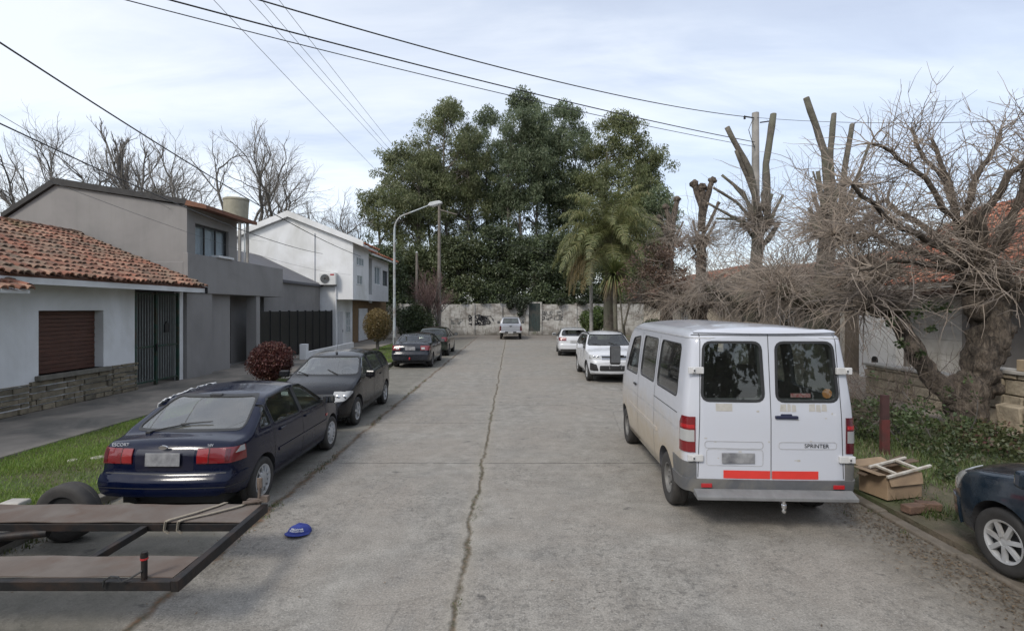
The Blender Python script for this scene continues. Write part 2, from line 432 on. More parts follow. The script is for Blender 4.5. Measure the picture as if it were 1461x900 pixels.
# the gutter joint on the left with its leaf mould
gj = t.math('MULTIPLY', line(x, -3.0, .075, .6), t.ramp(t.noise(1.7, 4, .6), [(.3, .25), (.5, 1.)]))
col = t.mix(gj, col, t.ramp(t.noise(11, 4, .7), [(.4, (.055,.05,.03)), (.62, (.17,.085,.04))]))
gl = t.ramp(t.math('ADD', t.math('MULTIPLY', x, -1), t.math('MULTIPLY', wob, 2.)), [(0, 0), (1, 1)])
mr = t.N('ShaderNodeMapRange'); mr.inputs['From Min'].default_value = -2.9; mr.inputs['From Max'].default_value = -3.3; t.L(t.math('ADD', x, wob), mr.inputs['Value'])
col = t.mix(t.math('MULTIPLY', mr.outputs[0], .7), col, t.ramp(t.noise(2.4, 6, .65), [(.35, (.10,.098,.078)), (.65, (.18,.168,.14))]))
mr2 = t.N('ShaderNodeMapRange'); mr2.inputs['From Min'].default_value = 3.3; mr2.inputs['From Max'].default_value = 4.1; t.L(t.math('ADD', x, t.math('MULTIPLY', wob, 3)), mr2.inputs['Value'])
col = t.mix(t.math('MULTIPLY', mr2.outputs[0], .75), col, t.ramp(t.noise(7, 6, .7), [(.35, (.075,.066,.052)), (.65, (.17,.145,.11))]))
# oil drips on the near right
oil = t.ramp(t.noise(2.2, 4, .6, vec=t.mapped((1,1.6,1), loc=(31,2,0))), [(.66, 0.), (.72, .6)])
col = t.mix(oil, col, (.055,.052,.05))
mr3 = t.N('ShaderNodeMapRange'); mr3.inputs['From Min'].default_value = 38; mr3.inputs['From Max'].default_value = 44; t.L(y, mr3.inputs['Value'])
col = t.mix(t.math('MULTIPLY', mr3.outputs[0], .55), col, (.13,.105,.085))
t.base(col); t.rough(.88)
hgt = t.math('ADD', t.math('MULTIPLY', fine, .35), t.math('SUBTRACT', t.math('MULTIPLY', mid, .9), t.math('MULTIPLY', t.math('MAXIMUM', dk, cj), 1.2)))
hgt = t.math('SUBTRACT', hgt, t.math('MULTIPLY', t.math('MULTIPLY', pit, patch), .35))
t.bump(hgt, .55, .02)
m = MB(); m.add([(KL,-8,0),(KR,-8,0),(KR,39,0),(KL,39,0),(6.6,48.6,0),(-7.2,48.6,0),(6.6,41,0),(-7.2,41,0)], [(0,1,2,3),(3,2,6,7),(7,6,4,5)])
tag(m.build('road', t.m), kind='structure')

# kerbs
kc = nm('kerb_concrete', (.30,.28,.25), (.19,.175,.15), 5, .92, .5, .02, (.10,.09,.065), 1.1)
m = MB(); mk = MB()
random.seed(2)
yy = -6.0
while yy < 39:
    ln = random.uniform(.9, 1.1); e = random.uniform(-.012, .012)
    if not (17.6 < yy < 22.6):
        m.box(KL-.14+e, KL+e, yy, yy+ln-.012, -.05, .115+random.uniform(-.012,.008))
    mk.box(KR+e, KR+.14+e, yy, yy+ln-.012, -.05, (.085 if yy > 6.6 else .035)+random.uniform(-.03,.012))
    yy += ln
tag(m.build('kerb', kc, bevel=.015), kind='structure')
tag(mk.build('kerb', nm('muddy_kerb', (.21,.185,.155), (.10,.088,.07), 4, .95, .7, .02, (.12,.095,.07), .9), bevel=.02), kind='structure')

grass_soil = nm('grass_soil', (.075,.11,.028), (.05,.062,.022), 3, .95, .6, .03, (.085,.07,.04), .8)
dirt = nm('verge_dirt', (.15,.12,.085), (.08,.068,.046), 4, .95, .9, .03, (.065,.085,.03), .7)
pave = nm('pavement', (.29,.255,.215), (.21,.185,.156), 2.2, .92, .35, .012, (.105,.10,.088), .6, fine=14)
def slab(name, mat, x0, x1, y0, y1, zt):
    m = MB(); m.box(x0, x1, y0, y1, -.05, zt); return tag(m.build(name, mat), kind='structure')
slab('left_verge', grass_soil, -8.1, KL-.14, 6.0, 17.7, .11)
slab('left_verge', grass_soil, -8.1, KL-.14, 22.6, 48, .11)
slab('left_pavement', pave, -11.6, -8.1, -6, 48, .145)
# slabs of the crossing beside the trailer, and the driveway of the grey house
m = MB()
for i in range(6):
    for j in range(3):
        m.box(-8.08+j*.915, -8.08+j*.915+.9, -2+i*1.33, -2+i*1.33+1.315, -.05, .12+.004*((i*j) % 2))
tag(m.build('driveway', pave, bevel=.01), kind='structure')
m = MB(); m.box(-8.1, KL-.01, 17.7, 22.6, -.05, .13); m.box(-13.5, -11.6, 15, 24.5, -.05, .16)
tag(m.build('driveway', nm('driveway_concrete', (.29,.28,.26), (.22,.21,.195), 2.5, .9, .3, .01)), kind='structure')
slab('right_verge', dirt, KR+.14, 9.2, -6, 39, .085)
slab('right_pavement', nm('right_pavement', (.34,.29,.235), (.26,.22,.18), 2.5, .92, .3, .012), 9.2, 13.6, -6, 40, .13)
slab('left_verge', dirt, -20, -7.2, 43.5, 49, .06)
slab('right_verge', dirt, 6.6, 20, 39.2, 49, .06)
# ================================================================ buildings
def tilemat(name, moss, k=(1.08,.93,.88)):
    t = NT(name)
    c = t.ramp(t.island(), [(0., (.12,.07,.05)), (.22, (.22,.105,.07)), (.45, (.30,.15,.10)), (.62, (.19,.13,.095)), (.8, (.36,.235,.165)), (1., (.25,.19,.14))])
    c = t.mix(1.0, c, k, 'MULTIPLY')
    n = t.ramp(t.noise(.9, 5, .65, dist=.5), [(.44, 0.), (.66, moss)])
    c = t.mix(n, c, t.ramp(t.noise(5, 4, .6), [(.35, (.095,.085,.06)), (.65, (.20,.165,.125))]))
    n2 = t.ramp(t.noise(9, 5, .7), [(.5, 0.), (.72, moss*.9)])
    c = t.mix(n2, c, (.055,.048,.036))
    gn = t.ramp(t.noise(.7, 4, .6, vec=t.mapped((1,1,1), loc=(5,9,2))), [(.62, 0.), (.7, moss*.6)])
    c = t.mix(gn, c, (.07,.085,.03))
    t.base(c); t.rough(.92); t.bump(t.noise(22, 5, .7), .5, .012); return t.m
M['tile'] = tilemat('clay_tiles', .85)
M['tile_new'] = tilemat('clay_tiles_clean', .3, (1.35,.85,.72))
def tiles(mb, e0, e1, r0, pitch=.185, row=.34, rad=.076, seed=1):
    """barrel tiles on the slope whose eave runs e0->e1 and whose ridge starts above e0 at r0"""
    rnd = random.Random(seed)
    e0, e1, r0 = Vector(e0), Vector(e1), Vector(r0)
    u = (e1-e0); lu = u.length; u.normalize(); s = r0-e0; ls = s.length; s.normalize(); n = u.cross(s).normalized()
    if n.z < 0: n = -n
    nc, nr = int(lu/pitch), int(ls/row)+1
    K = 5
    for j in range(nr):
        for i in range(nc):
            a = e0+u*((i+.5)*pitch+rnd.uniform(-.02,.02))+s*(j*row-.06+rnd.uniform(-.04,.04)+.03*math.sin(i*.37+j))
            ln = min(row*1.22, ls-j*row+.06)
            if ln < .08: continue
            tw = rnd.uniform(-.09,.09); lift = rnd.uniform(.0,.024)
            vs = []
            for (q, rr, hh) in ((0, rad*1.08, .030+lift), (ln, rad*.86, .008)):
                for k in range(K+1):
                    an = math.pi*k/K
                    vs.append(tuple(a+s*q+u*(math.cos(an)*rr+tw*q)+n*(math.sin(an)*rr*.95+hh)))
            # thickness at the lower end
            for k in range(K+1):
                an = math.pi*k/K
                vs.append(tuple(a+u*(math.cos(an)*(rad*1.08-.016))+n*(math.sin(an)*(rad*.9)+.012+lift)))
            fs = [(k, k+1, K+2+k, K+1+k) for k in range(K)]+[(k, 2*K+2+k, 2*K+3+k, k+1) for k in range(K)]
            mb.add(vs, fs)
def ridge_caps(mb, a, b, rad=.11, ln=.36, seed=3):
    rnd = random.Random(seed); a, b = Vector(a), Vector(b); d = b-a; L = d.length; d.normalize()
    up = Vector((0,0,1)); x = d.cross(up).normalized(); k = 0; n = 6
    while k*ln < L:
        p = a+d*(k*ln); vs = []
        for (q, r) in ((0, rad*1.1), (ln*1.15, rad*.9)):
            for i in range(n+1):
                an = math.pi*i/n; vs.append(tuple(p+d*q+x*math.cos(an)*r+up*(math.sin(an)*r*.8+.02+rnd.uniform(0,.006))))
        mb.add(vs, [(i, i+1, n+2+i, n+1+i) for i in range(n)]); k += 1

def stonemat(name, a, b, c):
    t = NT(name)
    col = t.ramp(t.island(), [(0., a), (.5, b), (1., c)])
    col = t.mix(t.ramp(t.noise(6, 6, .7), [(.42, 0.), (.7, .75)]), col, tuple(q*.4 for q in a))
    t.base(col); t.rough(.92); t.bump(t.noise(11, 6, .7), .8, .03); return t.m
M['stone_dark'] = stonemat('rough_stone', (.19,.16,.11), (.27,.225,.155), (.13,.115,.085))
M['stone_pale'] = stonemat('pale_ashlar', (.36,.30,.215), (.44,.375,.28), (.30,.255,.19))
def stone_courses(mb, y0, y1, x, z0, z1, hgt, lng, seed, depth=.07, side=1, taper=None):
    """rubble courses on the plane X=x, faces turned to side (+1: +X)"""
    rnd = random.Random(seed); z = z0
    while z < z1-.03:
        h = min(rnd.uniform(hgt*.75, hgt*1.25), z1-z); y = y0-rnd.uniform(0, lng*.5)
        while y < y1:
            l = rnd.uniform(lng*.5, lng*1.5); a, b = max(y, y0), min(y+l, y1)
            if b-a > .05:
                d = depth*rnd.uniform(.5, 1.2)
                j = lambda: rnd.uniform(-.008,.008)
                xa, xb = (x-.05, x+d) if side > 0 else (x-d, x+.05)
                xf = xb if side > 0 else xa; xk = xa if side > 0 else xb
                g = .009
                vs = [(xk,a+g,z+g),(xk,b-g,z+g),(xk,b-g,z+h-g),(xk,a+g,z+h-g),
                      (xf+j(),a+g*2+j(),z+g*2+j()),(xf+j(),b-g*2+j(),z+g*2+j()),(xf+j(),b-g*2+j(),z+h-g*2+j()),(xf+j(),a+g*2+j(),z+h-g*2+j())]
                mb.add(vs, [(0,1,2,3),(4,5,6,7),(0,1,5,4),(1,2,6,5),(2,3,7,6),(3,0,4,7)])
            y += l
        z += h

def wall_x(mb, x0, x1, y0, y1, z0, z1, holes):
    """a wall standing on X, with rectangular holes (ya,yb,za,zb), built from butted blocks"""
    ys = sorted({y0, y1}|{h[0] for h in holes}|{h[1] for h in holes})
    for a, b in zip(ys, ys[1:]):
        hs = sorted([h for h in holes if h[0] <= a+1e-6 and h[1] >= b-1e-6], key=lambda h: h[2])
        z = z0
        for h in hs:
            if h[2] > z: mb.box(x0, x1, a, b, z, h[2])
            z = h[3]
        if z < z1: mb.box(x0, x1, a, b, z, z1)
M['curtain'] = nm('curtain', (.72,.75,.77), (.6,.63,.66), 2, .9, 0)
M['room'] = nm('dark_room', (.02,.02,.022), None, 2, .9, 0)
def window(parent, x, y0, y1, z0, z1, fmat, side=1, mull=1, cross=0, depth=.12, curtain=True, fr=.05, name='window'):
    """frame at plane x facing side, with pane, curtain and mullions"""
    m = MB(); s = side
    xa, xb = (x-.05, x) if s > 0 else (x, x+.05)
    m.box(xa, xb, y0, y1, z0, z0+fr); m.box(xa, xb, y0, y1, z1-fr, z1)
    m.box(xa, xb, y0, y0+fr, z0+fr, z1-fr); m.box(xa, xb, y1-fr, y1, z0+fr, z1-fr)
    for k in range(mull):
        yc = y0+(y1-y0)*(k+1)/(mull+1); m.box(xa+.004, xb-.004, yc-fr*.45, yc+fr*.45, z0+fr, z1-fr)
    for k in range(cross):
        zc = z0+(z1-z0)*(k+1)/(cross+1); m.box(xa+.008, xb-.008, y0+fr, y1-fr, zc-fr*.3, zc+fr*.3)
    w = m.build(name, fmat, parent)
    g = MB(); xg = x-s*.03; g.add([(xg,y0+fr,z0+fr),(xg,y1-fr,z0+fr),(xg,y1-fr,z1-fr),(xg,y0+fr,z1-fr)], [(0,1,2,3)])
    p = g.build('pane', M['window_glass'], w)
    c = MB(); xc = x-s*depth; n = 40; vs = []
    for k in range(n+1):
        yy = y0+.0+(y1-y0)*k/n; dx = .022*math.sin(k*1.9)+.01*math.sin(k*.7)
        vs += [(xc+dx, yy, z0), (xc+dx, yy, z1)]
    c.add(vs, [(2*k, 2*k+2, 2*k+3, 2*k+1) for k in range(n)])
    c.build('curtain', M['curtain'] if curtain else M['room'], w, smooth=True)  # without a curtain, this dark sheet stands in for the unlit room
    return w

# ---- low white house with the clay roof
A = thing('low_house', 'low white house with mossy clay tile roof, rough stone plinth and wooden shutter', 'house', (-13.5, 10, .14))
m = MB(); wall_x(m, -11.2, -10.9, 2, 15.0, .15, 3.2, [(11.95, 13.85, .95, 2.45)])
m.box(-17.5, -11.6, 2, 15.0, .15, 3.2); m.box(-17.5, -12.6, 15.0, 17.22, .15, 3.2)
m.prism([(-18.2,3.2),(-11.0,3.2),(-14.4,4.75)], 'y', 2, 17.2)
wl_ = m.build('wall', M['white_wall'], A)
m = MB(); stone_courses(m, 2, 11.7, -10.9, .14, .80, .13, .5, 5); stone_courses(m, 11.7, 14.1, -10.9, .14, .84, .13, .5, 6)
stone_courses(m, 14.1, 15.05, -10.9, .14, .95, .13, .5, 8)
mp_ = MB(); stone_courses(mp_, 15.05, 17.2, -12.55, .16, .9, .13, .4, 9); mp_.build('porch_plinth', M['stone_dark'], A, bevel=.006)
m.build('plinth', M['stone_dark'], A, bevel=.006)
m = MB(); m.box(-11.15, -10.76, 11.85, 13.98, .84, .95); m.build('sill', nm('sill_stone', (.19,.175,.145), (.12,.11,.09), 8, .9, .4, .01), A, bevel=.01)
wd = NT('shutter_wood'); w_ = wd.noise(4, 5, .6, vec=wd.mapped((1,.8,9)))
wd.base(wd.ramp(w_, [(.3, (.055,.024,.016)), (.7, (.12,.052,.033))])); wd.rough(.6); wd.bump(w_, .3, .01)
m = MB()
for k in range(15): m.box(-11.19, -11.13-.006*(k % 2), 11.95, 13.85, .95+k*.1, .95+k*.1+.094)
m.build('shutter', wd.m, A, bevel=.006)
m = MB(); m.add([(-10.2,2,3.215),(-10.2,17.24,3.215),(-14.4,17.24,4.945),(-14.4,2,4.945),(-18.6,17.24,3.215),(-18.6,2,3.215),
   (-10.2,2,3.14),(-10.2,17.24,3.14),(-14.4,17.24,4.85),(-14.4,2,4.85)], [(0,1,2,3),(3,2,4,5),(6,7,8,9),(0,1,7,6),(1,2,8,7),(0,3,9,6)])
rf = m.build('roof', nm('roof_pans', (.15,.07,.045), (.09,.05,.035), 4, .95, .4, .02), A)
m = MB(); tiles(m, (-10.16,5.0,3.22), (-10.16,17.26,3.22), (-14.4,5.0,4.96), seed=4); ridge_caps(m, (-14.4,5,4.98), (-14.4,17.2,4.98))
tl = m.build('roof_tiles', M['tile'], rf, smooth=True, fix=False)
m = MB(); m.box(-10.235, -10.195, 2, 17.24, 3.02, 3.16); m.box(-10.9, -10.235, 2, 17.22, 3.1, 3.135); m.build('fascia', M['white_wall'], rf)
# small porch roof nearer the camera
m = MB(); m.add([(-9.75,4,2.86),(-9.75,10.5,2.86),(-12.2,10.5,3.6),(-12.2,4,3.6),(-9.75,4,2.80),(-9.75,10.5,2.80),(-12.2,10.5,3.5),(-12.2,4,3.5)], [(0,1,2,3),(4,5,6,7),(0,1,5,4),(1,2,6,5)])
pr = m.build('porch_roof', M['white_wall'], A)
m = MB(); tiles(m, (-9.72,4,2.87), (-9.72,10.55,2.87), (-12.2,4,3.62), seed=9); ridge_caps(m, (-9.75,10.5,2.9), (-12.2,10.5,3.64), .1)
m.build('roof_tiles', M['tile'], pr, smooth=True, fix=False)
m = MB(); m.box(-11.1, -10.92, 17.06, 17.24, .15, 3.1); m.build('pillar', M['white_wall'], A)
m = MB(); m.box(-10.35,-10.12, 17.245, 17.275, 3.0, 3.2); m.build('gutter_end', M['dark_frame'], A)

# ---- green gate under its eave
G = thing('metal_gate', 'dark green barred metal gate between the white house and the grey house', 'gate', (-10.95, 16, .15))
gm = nm('green_paint', (.018,.06,.04), (.012,.04,.028), 6, .5, .1, .004, (.06,.035,.02), 3)
m = MB()
for yy in (15.06, 15.95, 17.0): m.box(-10.99, -10.91, yy-.035, yy+.035, .16, 3.0)
for zz in (.3, 1.35, 2.95): m.box(-10.975, -10.925, 15.1, 16.96, zz-.02, zz+.02)
fr = m.build('gate_frame', gm, G)
m = MB(); k = 15.16
bar_m = nm('grey_bars', (.26,.28,.26), (.16,.18,.17), 6, .5, 0)
while k < 16.95:
    m.tube([(-10.95,k,.32),(-10.95,k,2.93)], .011, 6); k += .115
m.build('bars', bar_m, G)
m = MB(); m.box(-10.935, -10.885, 16.3, 16.5, 1.75, 2.0); m.prism([(16.3,2.0),(16.5,2.0),(16.4,2.1)], 'x', -10.935, -10.885); m.build('mailbox', M['black_metal'], G)
m = MB(); m.box(-10.9, -10.86, 15.88, 15.93, 1.2, 1.42); m.build('handle', M['black_metal'], G)

# ---- grey modern house
B = thing('grey_house', 'grey plastered two storey house with dark roof edge, balcony box and black garage door', 'house', (-13.5, 21, .14))
m = MB()
m.prism([(-11.1,.1),(-11.1,5.957),(-15.2,6.62),(-16.8,5.55),(-16.8,.1)], 'y', 17.3, 20.45)
wall_x(m, -11.1, -10.83, 17.3, 20.45, 3.05, 5.95, [(17.75, 19.85, 4.18, 5.42)])
m.box(-11.1, -10.83, 17.3, 18.75, .1, 3.05)
m.box(-16.8, -11.95, 20.45, 24.5, .1, 3.9)
m.box(-11.25, -10.83, 22.0, 22.32, .1, 3.03)
gw = m.build('wall', M['grey_wall'], B)
m = MB(); m.prism([(-11.94,3.03),(-10.78,3.03),(-10.78,4.36),(-10.94,4.36),(-10.94,3.2),(-11.94,3.2)], 'y', 17.27, 24.45)
m.box(-11.94, -10.94, 24.25, 24.45, 3.2, 4.36); m.box(-11.94,-10.94,17.27,17.45,3.2,4.05)
m.build('balcony', M['grey_wall'], B, bevel=.012)
window(B, -10.93, 17.75, 19.85, 4.18, 5.42, M['dark_frame'], mull=2, fr=.07)
m = MB(); m.box(-11.12, -10.70, 18.95, 20.0, 4.365, 4.44); m.build('sill', M['white_wall'], B)
m = MB()
for k in range(5): m.box(-11.94, -11.89-.004*(k % 2), 18.78, 21.97, .18+k*.56, .18+k*.56+.55)
m.build('garage_door', M['black_metal'], B, bevel=.008)
m = MB()
m.prism([(-10.80,5.95),(-10.80,6.12),(-15.2,6.84),(-16.95,5.66),(-16.95,5.5),(-15.2,6.62)], 'y', 17.2, 20.6)
m.build('roof', M['roof_edge'], B)
m = MB(); m.prism([(-10.84,5.93),(-10.12,5.80),(-10.12,5.93),(-10.78,6.10)], 'y', 17.19, 20.62)
tk = nm('eave_timber', (.20,.085,.045), (.12,.05,.028), 5, .7, .2, .01); m.build('eave', tk, B)
m = MB()   # rear wing with its single pitch roof
m.box(-16, -11.7, 24.5, 31.65, .1, 3.85); m.build('rear_wing', M['grey_wall'], B)
m = MB(); m.prism([(-11.55,3.82),(-11.55,3.95),(-15.4,5.75),(-16.2,5.75),(-16.2,3.86)], 'y', 24.46, 31.66); m.build('wing_roof', M['slate'], B)
m = MB(); m.box(-13.7,-13.2,20.9,21.4,3.9,5.9); m.build('chimney', M['roof_edge'], B)
m = MB(); m.box(-13.35,-12.2,19.2,20.3,6.3,6.55); m.build('tank_base', M['conc_light'], B)

WT = thing('water_tank', 'round weathered cement water tank standing on the roof of the grey house', 'water tank', (-12.75, 24, 3.9))
m = MB(); m.lathe([(.02,6.62),(.46,6.62),(.50,6.66),(.54,7.45),(.56,7.47),(.56,7.53),(.5,7.58),(.02,7.66)], (-12.75,24.0,0), 'z', 28); m.build('tank', M['tank'], WT, smooth=True)
m = MB()
for (a, b) in ((-.35,-.35),(.35,-.35),(.35,.35),(-.35,.35)): m.box(-12.75+a-.05,-12.75+a+.05,24+b-.05,24+b+.05,3.9,6.5)
m.box(-13.3,-12.2,23.45,24.55,6.5,6.62); m.build('stand', M['concrete'], WT)
m = MB(); m.tube([(-12.2,23.6,6.6),(-12.15,23.6,6.2),(-12.15,23.6,4.0)], .03, 8); m.build('pipe', M['grey_post'], WT)

# ---- black sheet fence and low white wall in front
FN = thing('sheet_fence', 'tall black metal sheet fence beside the grey house', 'fence', (-10.85, 27, .14))
m = MB(); k = 22.4
while k < 31.4:
    m.box(-10.90, -10.87, k, k+.97, .2, 2.36); k += 1.0
m.build('panel', M['black_metal'], FN, bevel=.006)
for k in range(10):
    m = MB(); m.box(-10.93, -10.84, 22.345+k*1.0, 22.395+k*1.0, .14, 2.40); m.build('post', M['dark_frame'], FN)
LW = thing('low_wall', 'low white wall with a square end pier before the black sheet fence', 'wall', (-9.6, 27, .14))
m = MB(); m.box(-9.75, -9.55, 24.3, 31.4, .14, .46); m.build('wall', M['white_wall'], LW, bevel=.01)
m = MB(); m.box(-9.80, -9.50, 23.95, 24.27, .14, .85); m.build('pier', M['white_wall'], LW, bevel=.012)

# ---- white gabled house
C_ = thing('gabled_house', 'white two storey house with blank gable wall and overhanging upper floor', 'house', (-13.5, 33.5, .14))
m = MB(); m.prism([(-9.7,3.05),(-9.7,6.5),(-13.6,8.05),(-17.5,6.5),(-17.5,3.05)], 'y', 31.7, 35.18)
m.box(-17.5, -10.8, 31.7, 35.18, .1, 3.05); m.build('wall', M['white_wall'], C_)
m = MB(); m.prism([(-9.0,6.26),(-9.0,6.60),(-13.6,8.44),(-18,6.66),(-18,6.33),(-13.6,8.07)], 'y', 31.44, 31.545); m.build('bargeboard', M['white_wall'], C_)
m = MB(); m.prism([(-9.1,6.28),(-9.1,6.40),(-13.6,8.20),(-18,6.45),(-18,6.33),(-13.6,8.07)], 'y', 31.55, 35.3); rr = m.build('roof', nm('roof_white_edge', (.62,.62,.62), (.5,.5,.5), 3, .8, .1, .01), C_)
m = MB(); tiles(m, (-9.05,31.7,6.42), (-9.05,35.3,6.42), (-13.6,31.7,8.22), .25, .4, .1, 11); ridge_caps(m, (-13.6,31.6,8.22), (-13.6,35.3,8.22), .14)
m.build('roof_tiles', M['tile_new'], rr, smooth=True, fix=False)
window(C_, -9.66, 32.4, 33.6, 4.0, 4.62, M['white_wall'], mull=1)
window(C_, -9.66, 32.3, 33.9, 5.2, 5.75, M['white_wall'], mull=2)
m = MB(); m.box(-10.8, -10.74, 32.2, 33.0, .15, 2.3); d_ = m.build('door', nm('pale_door', (.55,.55,.56), (.47,.47,.48), 6, .6, .05, .004), C_, bevel=.01)
m = MB(); m.box(-10.74, -10.70, 32.86, 32.94, 1.0, 1.16); m.build('handle', M['chrome'], d_)
window(C_, -10.75, 33.7, 34.6, .9, 2.3, M['white_wall'], mull=1, cross=2)
m = MB(); m.tube([(-12.05,31.66,3.2),(-12.05,31.66,7.1)], .04, 8); m.build('drainpipe', M['white_wall'], C_)

AC = thing('air_conditioner', 'white outdoor air conditioner unit bracketed to the white gable wall', 'air conditioner', (-11.1, 31.3, 3.9))
m = MB(); m.box(-11.62, -10.62, 31.30, 31.66, 3.92, 4.66); ab = m.build('casing', nm('ac_white', (.62,.62,.60), (.54,.54,.53), 6, .5, 0), AC, bevel=.03)
m = MB(); m.lathe([(.27,31.295),(.27,31.285),(.02,31.285)], (-11.27,0,4.29), 'y', 28); gr = m.build('fan_grille', M['dark_frame'], AC)
m = MB()
for r_ in (.09,.15,.21,.265):
    m.lathe([(r_,31.27),(r_+.012,31.27),(r_+.012,31.282),(r_,31.282)], (-11.27,0,4.29), 'y', 28, closed=True)
m.build('guard_ring', M['grey_post'], gr)
m = MB(); m.box(-10.95,-10.72,31.292,31.30,4.50,4.58); m.build('badge', M['red_bright'], AC)
for x_ in (-11.55, -10.75):
    m = MB(); m.box(x_,x_+.05,31.3,31.7,3.86,3.915); m.build('bracket', M['dark_frame'], AC)
m = MB(); m.tube([(-10.75,31.6,3.9),(-10.72,31.62,3.6),(-10.72,31.64,.3)], .045, 8); m.build('pipe', M['white_wall'], AC, smooth=True)

# ---- far house with brown ground floor
D = thing('terrace_house', 'white upper floored house with brown ground floor and dark recessed balcony', 'house', (-13.5, 39, .14))
m = MB(); m.box(-17, -11.2, 35.2, 42.7, 3.05, 6.25)
wall_x(m, -11.2, -10.15, 35.2, 42.7, 3.05, 6.25, [(35.3, 37.7, 3.5, 6.1), (38.45, 40.2, 4.3, 5.65), (40.85, 42.4, 4.3, 5.5)])
m.build('wall', nm('dim_white', (.62,.62,.62), (.55,.55,.55), 2, .9, .1, .005), D)
m = MB(); m.box(-17, -10.8, 35.22, 44.6, .1, 3.05); m.build('ground_floor', nm('brown_cladding', (.20,.125,.06), (.13,.082,.042), 5, .85, .4, .02), D)
m = MB(); m.box(-10.5, -10.44, 35.35, 37.65, 3.5, 6.05); m.build('balcony_screen', nm('dark_screen', (.03,.026,.026), (.02,.018,.018), 5, .6, .1, .004), D)  # dark sheet in the opening stands in for the shade of the balcony recess
window(D, -10.21, 38.45, 40.2, 4.3, 5.65, M['white_wall'], mull=1)
window(D, -10.21, 40.85, 42.4, 4.3, 5.5, M['dark_frame'], mull=3)
m = MB(); m.box(-10.8, -10.72, 36.5, 38.6, .2, 2.5); m.build('door', nm('white_door', (.6,.6,.6), (.5,.5,.5), 5, .6, .05, .004), D, bevel=.012)
for yy in (39.6, 41.0): window(D, -10.74, yy, yy+.5, 1.2, 2.2, M['dark_frame'], mull=0)
m = MB(); m.prism([(-9.55,6.16),(-9.55,6.28),(-13.5,7.9),(-17.6,6.3),(-17.6,6.2),(-13.5,7.78)], 'y', 35.32, 43.2); rr = m.build('roof', M['white_wall'], D)
m = MB(); tiles(m, (-9.5,35.35,6.30), (-9.5,43.2,6.30), (-13.5,35.35,7.92), .25, .4, .1, 12); m.build('roof_tiles', M['tile_new'], rr, smooth=True, fix=False)
m = MB(); m.lathe([(.02,2.9),(.12,2.92),(.12,3.02),(.02,3.04)], (-10.4,38.2,0), 'z', 16); m.build('ceiling_lamp', M['white_wall'], D, smooth=True)

# ---- end wall with graffiti
EW = thing('boundary_wall', 'long dirty white boundary wall with black graffiti at the end of the street', 'wall', (0, 48.8, 0))
t = NT('dirty_whitewash')
c = t.ramp(t.noise(1.1, 7, .65, vec=t.mapped((1,1,2.2))), [(.36, (.22,.20,.18)), (.52, (.40,.385,.355)), (.7, (.52,.51,.48))])
c = t.mix(t.ramp(t.noise(2.4, 6, .7, vec=t.mapped((2,1,.5), loc=(3,0,5))), [(.50, 0.), (.68, .85)]), c, (.12,.105,.085))
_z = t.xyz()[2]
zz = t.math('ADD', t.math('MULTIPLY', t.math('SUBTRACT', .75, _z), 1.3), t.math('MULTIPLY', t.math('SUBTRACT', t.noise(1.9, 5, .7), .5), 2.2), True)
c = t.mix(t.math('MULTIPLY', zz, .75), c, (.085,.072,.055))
c = t.mix(t.ramp(t.noise(1.3, 5, .7, vec=t.mapped((1,1,1), loc=(11,0,3))), [(.6, 0.), (.68, .6)]), c, (.085,.10,.05))
t.base(c); t.rough(.92); t.bump(t.noise(9, 5, .7), .4, .02)
m = MB()
segs = [(-15.2,-10.4), (-10.36,-7.2), (-7.16,-3.6), (-3.56,-1.0), (-.96,1.45), (2.85,6.0), (6.04,9.0), (9.04,14)]
for i, (a, b) in enumerate(segs): m.box(a, b, 48.7+.02*(i % 2), 48.95, 0, 2.95-.03*((i*7) % 3))
m.box(1.45, 1.62, 48.62, 48.95, 0, 3.1); m.box(2.68, 2.85, 48.62, 48.95, 0, 3.1); m.box(1.62, 2.68, 48.7, 48.95, 2.98, 3.1); m.box(1.62,2.68,48.7,48.95,0,.35)
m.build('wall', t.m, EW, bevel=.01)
m = MB()
for (a, b) in segs:
    m.box(b-.09, b+.13, 48.60, 48.69, 0, 3.0)
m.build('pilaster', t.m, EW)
m = MB()
for k in range(5): m.box(1.63+k*.21, 1.63+k*.21+.2, 48.74, 48.79, .36, 2.97)
m.build('door', nm('green_black_door', (.02,.032,.03), (.03,.045,.04), 3, .7, .2, .01, (.06,.055,.045), 2), EW)
gm_ = nm('spray_paint', (.022,.022,.025), None, 5, .8, 0)
def scrawl(px0, px1, py0, py1, seed, n, w):
    rnd = random.Random(seed); mb = MB(); Y = 48.665
    for k in range(n):
        a = Vector((rnd.uniform(px0, px1), rnd.uniform(py0, py1), 0)); ang = rnd.uniform(0, 6.28); pts = []
        curl = rnd.choice((-1,1))*rnd.uniform(.3, 1.1)
        for i in range(rnd.randint(5, 10)):
            q = P(a.x, a.y, Y); pts.append((q.x, Y-.001*(k % 5), max(.1, q.z)))
            ang += curl*rnd.uniform(.5, 1.4); a += Vector((math.cos(ang)*2.1, math.sin(ang)*2.0, 0))
            a.x = min(max(a.x, px0), px1); a.y = min(max(a.y, py0), py1)
        for p, q in zip(pts, pts[1:]):
            p, q = Vector(p), Vector(q); d = q-p
            if d.length < .02: continue
            s = Vector((-d.z, 0, d.x)).normalized()*w*rnd.uniform(.6, 1.2)
            mb.add([tuple(p-s-d*.1), tuple(q-s+d*.1), tuple(q+s+d*.1), tuple(p+s-d*.1)], [(0,1,2,3)])
    return mb
scrawl(668, 695, 449, 463, 3, 20, .045).build('graffiti', gm_, EW, fix=False)
scrawl(690, 704, 451, 462, 5, 11, .022).build('graffiti', gm_, EW, fix=False)
